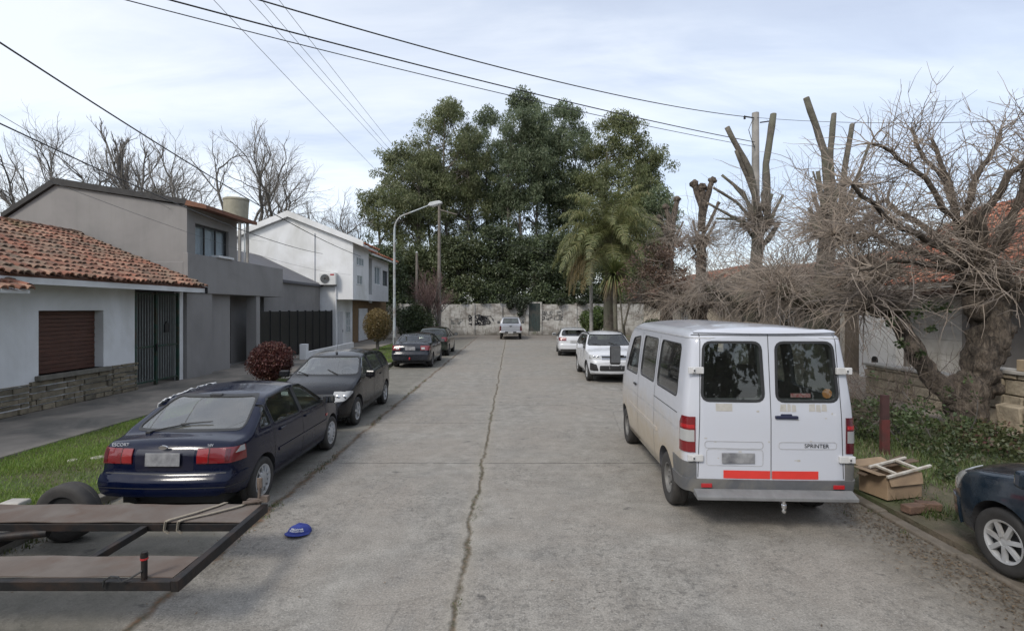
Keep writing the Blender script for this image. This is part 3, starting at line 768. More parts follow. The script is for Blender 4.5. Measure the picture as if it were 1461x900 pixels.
scrawl(772, 803, 444, 456, 4, 18, .022).build('graffiti', nm('faded_spray', (.11,.11,.105), None, 5, .8, 0), EW, fix=False)
scrawl(640, 660, 455, 462, 6, 8, .02).build('graffiti', nm('faded_spray', (.20,.20,.19), None, 5, .8, 0), EW, fix=False)

# ---- right side houses
E_ = thing('garage_house', 'right hand house with red clay roof and white garage door behind the gnarled tree', 'house', (16, 14, .13))
m = MB(); wall_x(m, 13.5, 13.8, 8, 19.5, .13, 3.2, [(15.55, 17.75, .13, 2.9)]); m.box(14.1, 22, 8, 19.5, .13, 3.2)
m.prism([(13.8,3.2),(22.2,3.2),(18,5.6)], 'y', 8.1, 19.45)
m.build('wall', nm('warm_grey_plaster', (.20,.19,.18), (.15,.14,.13), 1.4, .9, .2, .008), E_)
m = MB()
for k in range(6): m.box(13.62, 13.68+.006*(k % 2), 15.57, 17.73, .15+k*.455, .15+k*.455+.448)
m.build('garage_door', nm('white_garage', (.62,.61,.58), (.52,.51,.49), 2.2, .7, .1, .005, (.40,.38,.34), 1), E_, bevel=.008)
m = MB(); m.add([(12.5,8,3.25),(12.5,20,3.25),(18,20,6.28),(18,8,6.28),(23.5,20,3.25),(23.5,8,3.25),(12.5,8,3.15),(12.5,20,3.15),(18,20,6.15),(18,8,6.15)], [(0,1,2,3),(3,2,4,5),(6,7,8,9),(0,1,7,6),(1,2,8,7)])
rf = m.build('roof', nm('roof_pans_b', (.16,.075,.05), (.10,.05,.035), 4, .95, .4, .02), E_)
m = MB(); tiles(m, (12.45,8.5,3.26), (12.45,20,3.26), (18,8.5,6.29), .23, .38, .095, 21); ridge_caps(m, (18,8.5,6.3), (18,20,6.3))
m.build('roof_tiles', M['tile_new'], rf, smooth=True, fix=False)
m = MB(); m.box(12.9, 13.5, 15.1, 18.3, 2.95, 3.12); m.prism([(15.4,3.12),(17.4,3.12),(16.6,3.5),(16.2,3.5)], 'x', 12.88, 13.2); m.build('canopy', nm('pink_fascia', (.30,.20,.17), (.22,.15,.13), 4, .85, .2, .01), E_)
m = MB(); m.box(12.44,12.49,8,20,3.1,3.25); m.build('fascia', M['conc_light'], E_)

PW = thing('garden_wall', 'white plastered garden wall with a small black arched hatch by the garage', 'wall', (12.2, 17.3, .13))
m = MB(); m.box(12.15, 12.4, 16.4, 18.15, .13, 2.25); m.build('wall', M['white_wall'], PW, bevel=.012)
m = MB(); pts = [(17.2,.42),(17.46,.42),(17.46,.78)]+[(17.33+.13*math.cos(a*math.pi/8), .78+.13*math.sin(a*math.pi/8)) for a in range(1,8)]+[(17.2,.78)]
m.prism(pts, 'x', 12.11, 12.16); m.build('hatch', M['black_metal'], PW)

TG = thing('plank_gate', 'tall brown plank gate between pale posts next to the white garden wall', 'gate', (12.8, 20, .13))
m = MB()
for k in range(14): m.box(12.78, 12.82+.006*(k % 3), 18.7+k*.16, 18.7+k*.16+.15, .2, 2.75)
m.build('boards', nm('old_planks', (.19,.155,.12), (.11,.09,.07), 4, .85, .4, .015), TG)
for yy in (18.55, 19.9, 21.0): 
    m = MB(); m.box(12.68, 12.78, yy, yy+.13, .13, 3.0); m.build('post', M['conc_light'], TG)

F_ = thing('beige_house', 'long beige single storey house behind the pruned trees', 'house', (15, 26, .13))
m = MB(); wall_x(m, 12.6, 12.9, 21.3, 31, .13, 3.1, [(23,24.6,1,2.4),(26.5,28.1,1,2.4)]); m.box(13.2, 20, 21.3, 31, .13, 3.1); m.build('wall', M['beige_wall'], F_)
for yy in (23, 26.5): window(F_, 12.7, yy, yy+1.6, 1, 2.4, M['white_wall'], side=-1, mull=3, cross=2, curtain=False, fr=.06)
m = MB(); m.prism([(11.9,3.05),(11.9,3.2),(16.5,4.9),(21,3.2),(21,3.05)], 'y', 21.1, 31.2); rf = m.build('roof', nm('dull_roof', (.13,.10,.085), (.09,.075,.065), 3, .9, .3, .02), F_)
m = MB(); tiles(m, (11.85,21.1,3.22), (11.85,31.2,3.22), (16.5,21.1,4.92), .27, .45, .11, 31); m.build('roof_tiles', tilemat('grey_tiles', 1.0), rf, smooth=True, fix=False)

G_ = thing('cream_house', 'cream house with small windows beyond the palm tree', 'house', (14, 38, .1))
m = MB(); wall_x(m, 11.2, 11.5, 31.6, 44, .1, 3.2, [(33,34.5,1,2.3),(37,38.2,1,2.3)]); m.box(11.9, 18, 31.6, 44, .1, 3.2); m.build('wall', M['cream_wall'], G_)
for yy, w in ((33,1.5),(37,1.2)): window(G_, 11.3, yy, yy+w, 1, 2.3, M['white_wall'], side=-1, mull=2, cross=2, curtain=False, fr=.07)
m = MB(); m.prism([(10.6,3.15),(10.6,3.3),(15,5.2),(19,3.3),(19,3.15)], 'y', 31.4, 44.2); rf = m.build('roof', M['cream_wall'], G_)
m = MB(); tiles(m, (10.55,31.4,3.32), (10.55,44.2,3.32), (15,31.4,5.22), .27, .45, .11, 32); m.build('roof_tiles', M['tile_new'], rf, smooth=True, fix=False)

SW = thing('stone_wall', 'pale ashlar stone garden wall behind the gnarled tree', 'wall', (10.1, 11, .13))
m = MB(); stone_courses(m, 5.5, 10.9, 9.95, .13, 1.2, .27, .6, 15, .05, -1); stone_courses(m, 10.95, 14.6, 9.98, .13, .92, .24, .5, 16, .05, -1)
m.box(9.98, 10.3, 5.5, 10.88, .13, 1.19); m.box(10.0, 10.3, 10.96, 14.6, .13, .9); m.build('stones', M['stone_pale'], SW, bevel=.008)
m = MB(); m.box(9.86, 10.36, 5.5, 10.92, 1.2, 1.27); m.box(9.88, 10.36, 10.95, 14.65, .92, .98); m.build('coping', M['conc_light'], SW, bevel=.012)
PL = thing('planter', 'pale stone planter box resting on the stone garden wall', 'planter', (10.1, 9.7, 1.27))
m = MB(); m.box(9.92, 10.3, 9.3, 10.2, 1.275, 1.5); m.build('trough', nm('trough_stone', (.42,.33,.22), (.33,.26,.18), 6, .9, .4, .01), PL, bevel=.015)
for i, (y0, rz_, lb) in enumerate(((10.05, .1, 'square stone block standing beside the stone wall, nearer the tree trunk'), (9.5, -.12, 'tilted pale stone block standing beside the stone wall, farther from the tree trunk'))):
    m = MB(); m.obox((9.72, y0, .38), (.22, .45, .5), (R(4*i), R(-9), rz_))
    tag(m.build('stone_block', M['stone_pale'], bevel=.02), lb, 'stone block')
# ================================================================ vehicles
def curve(pts, sm=.07):
    """smoothed piecewise linear function"""
    pts = sorted(pts)
    def raw(x):
        if x <= pts[0][0]: return pts[0][1]
        for (a, b), (c, d) in zip(pts, pts[1:]):
            if x <= c: return b+(d-b)*(x-a)/(c-a) if c > a else d
        return pts[-1][1]
    lo, hi = pts[0][0], pts[-1][0]
    def f(x):
        if sm <= 0: return raw(x)
        s = min(sm, max(x-lo, 0), max(hi-x, 0))
        n = 6; return sum(raw(x+s*(2*(i+.5)/n-1)) for i in range(n))/n
    return f

def loft(c, inset=0, x0=None, x1=None, floor=None, bow=True):
    """closed car hull as a bmesh; x forward from the rear bumper, y left, z up"""
    L = c['L']; x0 = 0 if x0 is None else x0; x1 = L if x1 is None else x1
    zt, zb, hw, belt = (c['_'+k] for k in ('zt','zb','hw','belt'))
    n = 72 if not inset else 40
    xs = [x0+(x1-x0)*(.5-.5*math.cos(math.pi*i/n))*.35+(x1-x0)*(i/n)*.65 for i in range(n+1)]
    NB, NS, NA, NTp = 3, 15, 6, 6
    rows = []
    for x in xs:
        T = zt(x)-inset; Bt = (floor if floor is not None else zb(x)); w = hw(x)-inset; bl = belt(x)
        T = max(T, Bt+.12)
        cr = c.get('crown', .04)*min(1, w/.6); r = min(c.get('rad', .09), (T-Bt)*.3)
        zm = c.get('zm', .58)
        def ys(z, w=w, Bt=Bt, bl=bl):
            if z < zm: return w*(1-c.get('tuck', .07)*((zm-z)/max(zm-zb(x), .1))**2)
            if z < bl: return w*(1-c.get('shoulder', .035)*((z-zm)/max(bl-zm, .1))**2)
            yb = w*(1-c.get('shoulder', .035)); d = z-bl
            return max(.15, yb-c['tum']*d-c.get('tumc', .12)*d*d)
        ze = T-cr; half = []
        y0 = ys(Bt)
        for i in range(NB): half.append((y0*.93*i/NB, Bt))
        half.append((y0*.93, Bt)); 
        for i in range(NS): 
            z = Bt+.03+(ze-r-Bt-.03)*i/(NS-1); half.append((ys(z), z))
        yc = ys(ze-r)
        for i in range(1, NA+1):
            a = math.pi/2*i/NA; half.append((yc-r*(1-math.cos(a))*c.get('rflat', 1), ze-r+r*math.sin(a)))
        yr = yc-r*c.get('rflat', 1)
        for i in range(1, NTp+1):
            yy = yr*(1-i/NTp); half.append((yy, T-cr*(yy/yr)**2))
        rows.append(half)
    bm = bmesh.new(); m = len(rows[0])
    br, bf = c.get('bow_r', .07), c.get('bow_f', .16)
    er, ef = c.get('_er'), c.get('_ef')
    def V(x, y, z):
        if bow:
            W_ = c['W']
            q = min(1, abs(y)/W_)**2
            wr = max(0, 1-x/.7)**1.5; wf = max(0, 1-(L-x)/.9)**1.5
            wsr = c.get('ws_bow', .10)
            wm_ = max(0, 1-abs(x-c['ws'])/.75)*(1 if z > belt(x)-.02 else 0)
            x2 = x+br*q*wr-bf*q*wf-wsr*q*wm_
            if er: x2 += er(z)*max(0, 1-x/.55)
            if ef: x2 -= ef(z)*max(0, 1-(L-x)/.55)
            return bm.verts.new((x2, y, z))
        return bm.verts.new((x, y, z))
    rings = []
    for x, half in zip(xs, rows):
        # ring: bottom centre -> left side -> top centre -> right side
        ring = [V(x, y, z) for (y, z) in half]+[V(x, -y, z) for (y, z) in half[-2:0:-1]]
        rings.append(ring)
    k = len(rings[0])
    for a, b in zip(rings, rings[1:]):
        for i in range(k):
            j = (i+1) % k; bm.faces.new((a[i], b[i], b[j], a[j]))
    NC = 10
    for ri, x, half in ((0, xs[0], rows[0]), (-1, xs[-1], rows[-1])):
        ring = rings[ri]; lines = []
        for i, (y, z) in enumerate(half):
            if i in (0, m-1): lines.append([ring[i]]*(NC+1)); continue
            l = ring[i]; rr = ring[k-i]
            lines.append([l]+[V(x, y*(1-2*q/NC), z) for q in range(1, NC)]+[rr])
        for a, b in zip(lines, lines[1:]):
            for q in range(NC):
                vs = []
                for v in (a[q], a[q+1], b[q+1], b[q]):
                    if v not in vs: vs.append(v)
                if len(vs) >= 3:
                    try: bm.faces.new(vs)
                    except ValueError: pass
    bmesh.ops.remove_doubles(bm, verts=bm.verts, dist=1e-5)
    bmesh.ops.recalc_face_normals(bm, faces=bm.faces)
    if c.get('zwarp') and not inset: c['zwarp'](bm)
    return bm

def roundpoly(pts, r=.05, n=4):
    out = []; m = len(pts)
    for i in range(m):
        p, a, b = (Vector(pts[j]).to_2d() for j in (i, (i-1) % m, (i+1) % m))
        da, db = (a-p), (b-p); rr = min(r, da.length*.45, db.length*.45)
        da.normalize(); db.normalize(); s, e = p+da*rr, p+db*rr
        for k in range(n+1):
            u = k/n; out.append(tuple((s*(1-u)+p*u)*(1-u)+(p*(1-u)+e*u)*u))
    if sum(a[0]*b[1]-a[1]*b[0] for a, b in zip(out, out[1:]+out[:1])) < 0: out.reverse()
    return out
def growpoly(poly, d):
    out = []; n = len(poly)
    for i in range(n):
        p = Vector(poly[i]); a = Vector(poly[i-1]); b = Vector(poly[(i+1) % n])
        e1 = (p-a); e2 = (b-p)
        if e1.length < 1e-7 or e2.length < 1e-7: out.append(tuple(p)); continue
        n1 = Vector((e1.y, -e1.x)).normalized(); n2 = Vector((e2.y, -e2.x)).normalized()
        nn = (n1+n2).normalized(); out.append(tuple(p+nn*(d/max(.5, nn.dot(n1)))))
    return out
def planes_of(poly, axis):
    """half-spaces of a CCW convex polygon; axis y: poly in (x,z); axis x: poly in (y,z); z: (x,y)"""
    res = []; n = len(poly)
    for i in range(n):
        a, b = Vector(poly[i]), Vector(poly[(i+1) % n]); e = b-a
        if e.length < 1e-6: continue
        nn = Vector((e.y, -e.x)).normalized()
        if axis == 'y': res.append((Vector((a.x, 0, a.y)), Vector((nn.x, 0, nn.y))))
        elif axis == 'x': res.append((Vector((0, a.x, a.y)), Vector((0, nn.x, nn.y))))
        else: res.append((Vector((a.x, a.y, 0)), Vector((nn.x, nn.y, 0))))
    return res

class Car:
    def __init__(s, root, c):
        s.root = root; s.c = c; s.L = c['L']
        for k in ('zt','zb','hw','belt'): c['_'+k] = curve(c[k], c.get('sm', .07))
        for k in ('er','ef'):
            if k in c: c['_'+k] = curve(c[k], .04)
        s.bm = loft(c)
        s.bm.verts.ensure_lookup_table(); s.bm.normal_update()
        s.bvh = BVHTree.FromBMesh(s.bm)
        s.tb = s.bm.copy(); s.cut_list = []
    def nrm(s, p):
        loc, n, idx, d = s.bvh.find_nearest(p)
        s.bm.faces.ensure_lookup_table(); f = s.bm.faces[idx]
        ws = interpolate.poly_3d_calc([v.co for v in f.verts], loc)
        r = Vector((0,0,0))
        for w, v in zip(ws, f.verts): r += v.normal*w
        return (r.normalized() if r.length > 1e-6 else n), d, n
    def place(s, o):
        o.location = (-s.L/2, 0, 0); return o
    def part(s, mb, name, mat, parent=None, **kw):
        o = mb.build(name, mat, None, **kw)
        return s._att(o, parent)
    def _att(s, o, parent=None):
        o.parent = parent or s.root
        if parent is None: o.location = (-s.L/2, 0, 0)
        return o
    def patch(s, name, mat, planes, off=.003, thick=0., parent=None, keep=None, minus=None, smooth=True):
        bm = s.bm.copy()
        for (co, no) in planes:
            g = bm.verts[:]+bm.edges[:]+bm.faces[:]
            bmesh.ops.bisect_plane(bm, geom=g, plane_co=co, plane_no=no, clear_outer=True, dist=1e-6)
        if keep:
            bad = [f for f in bm.faces if not keep(f.calc_center_median(), f.normal)]
            bmesh.ops.delete(bm, geom=bad, context='FACES')
        if minus:
            for (co, no) in minus:
                g = bm.verts[:]+bm.edges[:]+bm.faces[:]
                bmesh.ops.bisect_plane(bm, geom=g, plane_co=co, plane_no=no, dist=1e-6)
            bad = []
            for f in bm.faces:
                q = f.calc_center_median()
                if all((q-co).dot(no) < 0 for co, no in minus): bad.append(f)
            bmesh.ops.delete(bm, geom=bad, context='FACES')
        nn = {}
        for v in bm.verts: nn[v.index] = s.nrm(v.co)[0]
        bm.verts.index_update()
        ns = [s.nrm(v.co)[0] for v in bm.verts]
        base = [v.co.copy() for v in bm.verts]
        for v, n in zip(bm.verts, ns): v.co = v.co+n*off
        if thick > 0:
            # skirt inwards along the rim
            be = [e for e in bm.edges if e.is_boundary]
            ret = bmesh.ops.extrude_edge_only(bm, edges=be)
            vm = [v for v in ret['geom'] if isinstance(v, bmesh.types.BMVert)]
            for v in vm:
                n = s.nrm(v.co)[0]; v.co = v.co-n*thick
        me = bpy.data.meshes.new(name); bm.to_mesh(me); bm.free()
        if not len(me.polygons): return None
        o = obj(name, me, mat, None, smooth)
        me.set_sharp_from_angle(angle=R(50))
        return s._att(o, parent)
    def ring(s, name, mat, poly, axis, planes, grow=.018, off=.004, thick=.008, parent=None, keep=None):
        return s.patch(name, mat, planes_of(growpoly(poly, grow), axis)+planes, off, thick, parent, keep, minus=planes_of(poly, axis))
    # --- openings
    def cut_prism(s, poly, axis, a, b):
        m = MB(); m.prism(poly, axis, a, b); s.cut_list.append(m)
    def cut_cyl(s, x, z, r, y0, y1):
        m = MB(); n = 40
        m.prism([(x+r*math.cos(2*math.pi*k/n), z+r*math.sin(2*math.pi*k/n)) for k in range(n)], 'y', y0, y1); s.cut_list.append(m)
    def body(s, mat, inner, name='body', cav=None):
        me = bpy.data.meshes.new(name); s.bm.to_mesh(me)
        o = obj(name, me, [mat, inner]); tmp = []
        def cutter(cm):
            q = bpy.data.objects.new('cutter', cm); COL.objects.link(q); tmp.append(q)
            md = o.modifiers.new('c', 'BOOLEAN'); md.object = q; md.operation = 'DIFFERENCE'; md.solver = 'EXACT'
        if cav:
            cb = loft(s.c, inset=.055, x0=cav[0], x1=cav[1], floor=cav[2], bow=False)
            cm = bpy.data.meshes.new('cav'); cb.to_mesh(cm); cb.free(); cutter(cm)
        for m in s.cut_list:
            cm = bpy.data.meshes.new('cut'); cm.from_pydata([tuple(v) for v in m.v], [], m.f)
            b = bmesh.new(); b.from_mesh(cm); bmesh.ops.recalc_face_normals(b, faces=b.faces); b.to_mesh(cm); b.free(); cutter(cm)
        dg = bpy.context.evaluated_depsgraph_get(); dg.update()
        nm_ = bpy.data.meshes.new_from_object(o.evaluated_get(dg))
        o.modifiers.clear(); o.data = nm_; nm_.name = name
        for q in tmp: bpy.data.objects.remove(q)
        while len(nm_.materials) < 2: nm_.materials.append(None)
        nm_.materials[0] = mat; nm_.materials[1] = inner
        cn = [None]*len(nm_.loops)
        for p in nm_.polygons:
            ctr = p.center; n, d, fn = s.nrm(ctr)
            outer = d < .004 and p.normal.dot(fn) > .8
            p.use_smooth = True; p.material_index = 0 if outer else 1
            for li in p.loop_indices:
                if outer: cn[li] = s.nrm(nm_.vertices[nm_.loops[li].vertex_index].co)[0]
                else: cn[li] = p.normal.copy()
        nm_.normals_split_custom_set(cn)
        return s._att(o)
    def wheels(s, xs, r, w, track, rimf, tyre_mat, rim_mat, rr=.64):
        for x in xs:
            for sy in (1, -1):
                y = sy*track; m = MB(); hwid = w/2
                prof = [(r*rr,-hwid*.86),(r*.80,-hwid),(r*.93,-hwid*.97),(r*.985,-hwid*.8),(r,-hwid*.5),(r,-hwid*.18),(r*.985,-hwid*.14),(r*.985,-hwid*.06),(r,-hwid*.02),
                        (r,hwid*.02),(r*.985,hwid*.06),(r*.985,hwid*.14),(r,hwid*.18),(r,hwid*.5),(r*.985,hwid*.8),(r*.93,hwid*.97),(r*.80,hwid),(r*rr,hwid*.86)]
                m.lathe(prof, (x, y, r), 'y', 40, closed=True)
                wo_ = s.part(m, 'wheel', tyre_mat, smooth=True, angle=50)
                m = MB(); rimf(m, x, y, r, r*rr, sy, hwid)
                s.part(m, 'rim', rim_mat, parent=wo_, smooth=True, angle=35)
                m = MB(); m.lathe([(.01, sy*hwid*.25), (r*rr*.98, sy*hwid*.25), (r*rr*.98, -sy*hwid*.8), (.01, -sy*hwid*.8)], (x, y, r), 'y', 24)
                s.part(m, 'brake', M['plastic'], parent=wo_)

def rim_spokes(n, wid=.05, dish=.6):
    def f(m, x, y, r, rr, sy, hw):
        yo = lambda t: sy*hw*t
        m.lathe([(rr*.86,yo(.62)),(rr*.90,yo(.82)),(rr*1.0,yo(.88)),(rr*1.02,yo(.84)),(rr*.98,yo(.3)),(rr*.86,yo(.3))], (x,y,r), 'y', 36, closed=True)
        m.lathe([(.005,yo(.80)),(rr*.16,yo(.80)),(rr*.24,yo(.74)),(rr*.26,yo(.5)),(.005,yo(.5))], (x,y,r), 'y', 20)
        for k in range(n):
            a = 2*math.pi*k/n+.2; d = Vector((math.cos(a), 0, math.sin(a))); c = Vector((x, y, r))
            p0 = c+d*rr*.20+Vector((0, yo(.70), 0)); p1 = c+d*rr*.90+Vector((0, yo(.68), 0))
            m.bar(p0, p1, wid*rr*4, .03, up=(0,1,0))
    return f
def rim_cover(n):
    """pressed hub cap with slots"""
    def f(m, x, y, r, rr, sy, hw):
        yo = lambda t: sy*hw*t
        m.lathe([(rr*.84,yo(.74)),(rr*.90,yo(.86)),(rr*1.02,yo(.9)),(rr*1.03,yo(.8)),(rr*.98,yo(.4)),(rr*.84,yo(.4))], (x,y,r), 'y', 40, closed=True)
        m.lathe([(.005,yo(.95)),(rr*.30,yo(.95)),(rr*.52,yo(.90)),(rr*.56,yo(.80)),(rr*.5,yo(.5)),(.005,yo(.5))], (x,y,r), 'y', 36)
        for k in range(n):
            a = 2*math.pi*k/n; d = Vector((math.cos(a), 0, math.sin(a))); c = Vector((x, y, r))
            m.bar(c+d*rr*.5+Vector((0, yo(.82), 0)), c+d*rr*.88+Vector((0, yo(.78), 0)), rr*.155, .025, up=(0,1,0))
    return f
def rim_steel(m, x, y, r, rr, sy, hw):
    yo = lambda t: sy*hw*t
    m.lathe([(.005,yo(.55)),(rr*.28,yo(.55)),(rr*.32,yo(.3)),(rr*.62,yo(.42)),(rr*.70,yo(.55)),(rr*.86,yo(.35)),(rr*.92,yo(.8)),(rr*1.02,yo(.86)),(rr*1.02,yo(.1)),(.005,yo(.1))], (x,y,r), 'y', 36)
    for k in range(6):
        a = 2*math.pi*k/6; m.lathe([(.004,yo(.66)),(.016,yo(.64)),(.018,yo(.42)),(.004,yo(.42))], (x+rr*.46*math.cos(a), y, r+rr*.46*math.sin(a)), 'y', 8)

def windows(cr, side, ws, rear, gm, frame=True, gside=None, grear=None):
    """ws / rear: (poly in (y,z), xmin, xmax). Cuts, panes and rubber for every opening"""
    for poly, rad in side:
        p = roundpoly(poly, rad); cr.cut_prism(p, 'y', .56, 1.5); cr.cut_prism(p, 'y', -1.5, -.56)
        for sy in (1, -1):
            pl = [(Vector((0, sy*.2, 0)), Vector((0, -sy, 0)))]
            cr.patch('window', gside or gm, planes_of(growpoly(p, .004), 'y')+pl, -.010, keep=lambda q, n: abs(n.y) > .5)
            if frame: cr.ring('seal', M['plastic'], p, 'y', pl, .016, .003, .014, keep=lambda q, n: abs(n.y) > .5)
    for spec in (ws, rear):
        if not spec: continue
        poly, a, b, rad, nm_ = spec
        p = roundpoly(poly, rad); cr.cut_prism(p, 'x', a, b)
        pl = [(Vector((a, 0, 0)), Vector((-1, 0, 0))), (Vector((b, 0, 0)), Vector((1, 0, 0)))]
        cr.patch(nm_, (grear or gm) if nm_ == 'rear_window' else gm, planes_of(growpoly(p, .004), 'x')+pl, -.008)
        if frame: cr.ring('seal', M['plastic'], p, 'x', pl, .022, .003, .014)

def strip(cr, name, mat, poly, axis, extra, off=.003, thick=.003, parent=None, keep=None):
    return cr.patch(name, mat, planes_of(poly, axis)+extra, off, thick, parent, keep)
def rect(a, b, c, d): return [(a,c),(b,c),(b,d),(a,d)]
def SIDE(sy, y=.2): return [(Vector((0, sy*y, 0)), Vector((0, -sy, 0)))]
def XMAX(x): return [(Vector((x, 0, 0)), Vector((1, 0, 0)))]
def XMIN(x): return [(Vector((x, 0, 0)), Vector((-1, 0, 0)))]
def ZMIN(z): return [(Vector((0, 0, z)), Vector((0, 0, -1)))]
def ZMAX(z): return [(Vector((0, 0, z)), Vector((0, 0, 1)))]
def YMIN(y): return [(Vector((0, y, 0)), Vector((0, -1, 0)))]
def YMAX(y): return [(Vector((0, y, 0)), Vector((0, 1, 0)))]

def seams(cr, xs, z0, z1, lean=0, parent=None):
    for x in xs:
        for sy in (1, -1):
            strip(cr, 'door_seam', M['plastic'], [(x,z0),(x+.008,z0),(x+.008+lean,z1),(x+lean,z1)], 'y', SIDE(sy), .0015, 0)
def mirror(cr, x, z, y, mat, big=(.10,.20,.15)):
    for sy in (1, -1):
        m = MB(); m.obox((x, sy*(y+big[1]/2+.04), z), big, (0, R(-6), R(-8*sy)))
        mo = cr.part(m, 'mirror', mat, bevel=.03)
        m = MB(); m.obox((x-big[0]/2-.003, sy*(y+big[1]/2+.04), z), (.004, big[1]*.84, big[2]*.78), (0, R(-6), R(-8*sy)))
        cr.part(m, 'mirror_glass', M['mirror'], parent=mo)
        m = MB(); m.bar((x, sy*(y-.02), z-.03), (x, sy*(y+.07), z-.03), .05, .05); cr.part(m, 'mirror_arm', M['plastic'], parent=mo)
def handles(cr, xs, z, mat):
    for x in xs:
        for sy in (1, -1):
            loc, n, i, d = cr.bvh.ray_cast(Vector((x, sy*3, z)), Vector((0, -sy, 0)))
            y = loc.y if loc else sy*.8
            m = MB(); m.obox((x, y+sy*.012, z), (.17, .028, .032)); cr.part(m, 'door_handle', mat, bevel=.008)
def seats(cr, x_front, x_rear, zf, width=.5, mat=None):
    for x, ys, zf in ((x_front, (.36, -.36), zf-.03), (x_rear+.33, (.36, -.36), zf-.16)):
        for y in ys:
            m = MB(); m.obox((x-.05, y, zf+.22), (.16, width*.95, .55), (0, R(-14), 0)); m.obox((x-.13, y, zf+.60), (.10, .26, .17), (0, R(-10), 0))
            m.obox((x+.22, y, zf-.02), (.5, width, .14)); cr.part(m, 'seat', mat or M['interior'], bevel=.04)
def dash(cr, x, z, w, lhd=True):
    m = MB(); m.obox((x, 0, z), (.38, w*2, .20)); cr.part(m, 'dashboard', M['interior'], bevel=.05)
    m = MB(); pts = [(x-.30+.06*math.sin(a), .36+.18*math.cos(a), z+.10+.17*math.sin(a)) for a in [2*math.pi*k/20 for k in range(21)]]
    m.tube(pts, .014, 8); m.bar((x-.30,.36-.17,z+.10), (x-.30,.36+.17,z+.10), .03, .02); m.bar((x-.30,.36,z+.1),(x-.1,.36,z+.04),.04,.04)
    cr.part(m, 'steering_wheel', M['interior_grey'], smooth=True)
def lettering(cr, txt, size, loc, rot, mat, name='lettering', ext=.002):
    hit = cr.bvh.ray_cast(Vector((-2, loc[1], loc[2])), Vector((1,0,0)))[0]
    loc = Vector((hit.x-.007, loc[1], loc[2]))
    cu = bpy.data.curves.new('t', 'FONT'); cu.body = txt; cu.size = size; cu.extrude = ext; cu.align_x = 'CENTER'
    q = bpy.data.objects.new('t', cu); COL.objects.link(q)
    dg = bpy.context.evaluated_depsgraph_get(); dg.update()
    me = bpy.data.meshes.new_from_object(q.evaluated_get(dg)); bpy.data.objects.remove(q)
    from mathutils import Euler
    me.transform(Matrix.Translation(loc) @ Euler(rot).to_matrix().to_4x4())
    me.materials.clear(); o = obj(name, me, mat); 
    return cr._att(o)
def underside(cr, x0, x1, w, z=.24):
    m = MB(); m.box(x0, x1, -w, w, z-.05, z+.1); m.tube([(x0+.2, .3, z), (x1*.5, .25, z-.03), (x1*.75, .1, z)], .03, 8); m.tube([(x0-.05,.42,z-.02),(x0+.5,.42,z-.02)], .028, 8)
    cr.part(m, 'underbody', M['plastic'])

M['red_mid'] = lens('red_mid_lens', (.30,.010,.012))
M['badge_silver'] = nm('badge_silver', (.55,.56,.58), (.45,.46,.48), 9, .35, 0)
BASE = dict(tum=.42, tumc=.12, rad=.085, crown=.045)
PROF = {
 'hatch': dict(L=3.95, W=.83, ws=2.55,
   zt=[(0,.86),(.04,1.0),(.10,1.07),(.42,1.37),(.62,1.44),(1.4,1.49),(1.95,1.475),(2.3,1.41),(3.02,1.03),(3.15,.995),(3.6,.88),(3.8,.80),(3.9,.71),(3.95,.60)],
   zb=[(0,.34),(.3,.26),(.9,.22),(3.0,.20),(3.7,.21),(3.95,.26)],
   hw=[(0,.72),(.12,.78),(.35,.815),(.8,.83),(3.0,.825),(3.5,.80),(3.8,.73),(3.95,.62)],
   belt=[(0,1.02),(1,.99),(3.0,.94),(3.95,.75)]),
 'sedan': dict(L=4.35, W=.85, ws=2.75,
   zt=[(0,.86),(.05,1.0),(.12,1.045),(.65,1.07),(.75,1.075),(1.32,1.34),(1.55,1.40),(2.1,1.43),(2.5,1.39),(2.65,1.35),(3.30,1.01),(3.45,.98),(3.95,.86),(4.2,.76),(4.3,.68),(4.35,.58)],
   zb=[(0,.33),(.3,.25),(.9,.2),(3.5,.19),(4.1,.2),(4.35,.26)],
   hw=[(0,.74),(.12,.79),(.4,.835),(.9,.85),(3.4,.84),(3.9,.81),(4.2,.73),(4.35,.6)],
   belt=[(0,.98),(1,.95),(3.3,.92),(4.35,.72)]),
}

# ---------------------------------------------------------------- 1. dark blue hatchback, rear to the camera
root = thing('parked_car', 'dark navy blue hatchback with its rear towards us, parked behind the flat trailer', 'car', (-4.03, 5.93+2.11, 0), R(90))
c = dict(BASE, L=4.22, W=.845, ws=2.85, crown=.04, rad=.075,
   zt=[(0,.80),(.03,.90),(.07,.945),(.15,.958),(.42,.975),(.50,.99),(1.14,1.315),(1.32,1.35),(1.85,1.385),(2.25,1.37),(2.45,1.335),(3.14,.965),(3.3,.93),(3.85,.80),(4.07,.72),(4.16,.65),(4.22,.57)],
   zb=[(0,.36),(.25,.29),(.8,.22),(3.3,.19),(3.9,.19),(4.22,.24)],
   hw=[(0,.735),(.08,.775),(.25,.81),(.6,.832),(1,.842),(3.1,.84),(3.6,.815),(3.95,.75),(4.12,.67),(4.22,.55)],
   belt=[(0,.93),(1,.925),(3.1,.885),(4.22,.70)],
   er=[(.2,.10),(.33,.03),(.38,.0),(.53,.0),(.56,.05),(.60,.07),(.9,.085),(.96,.12),(1.2,.13)], bow_r=.08, bow_f=.2)
cr = Car(root, c)
navy = paint('navy_paint', (.002,.0045,.020), (.09,.09,.10), .05, .0, .14, coat=.40)
ESide = [([(.76,.965),(1.03,.955),(1.03,1.215),(1.00,1.215)], .03), ([(1.12,.95),(1.98,.93),(1.98,1.30),(1.20,1.265),(1.12,1.22)], .04), ([(2.07,.93),(2.98,.91),(2.46,1.275),(2.34,1.305),(2.07,1.308)], .04)]
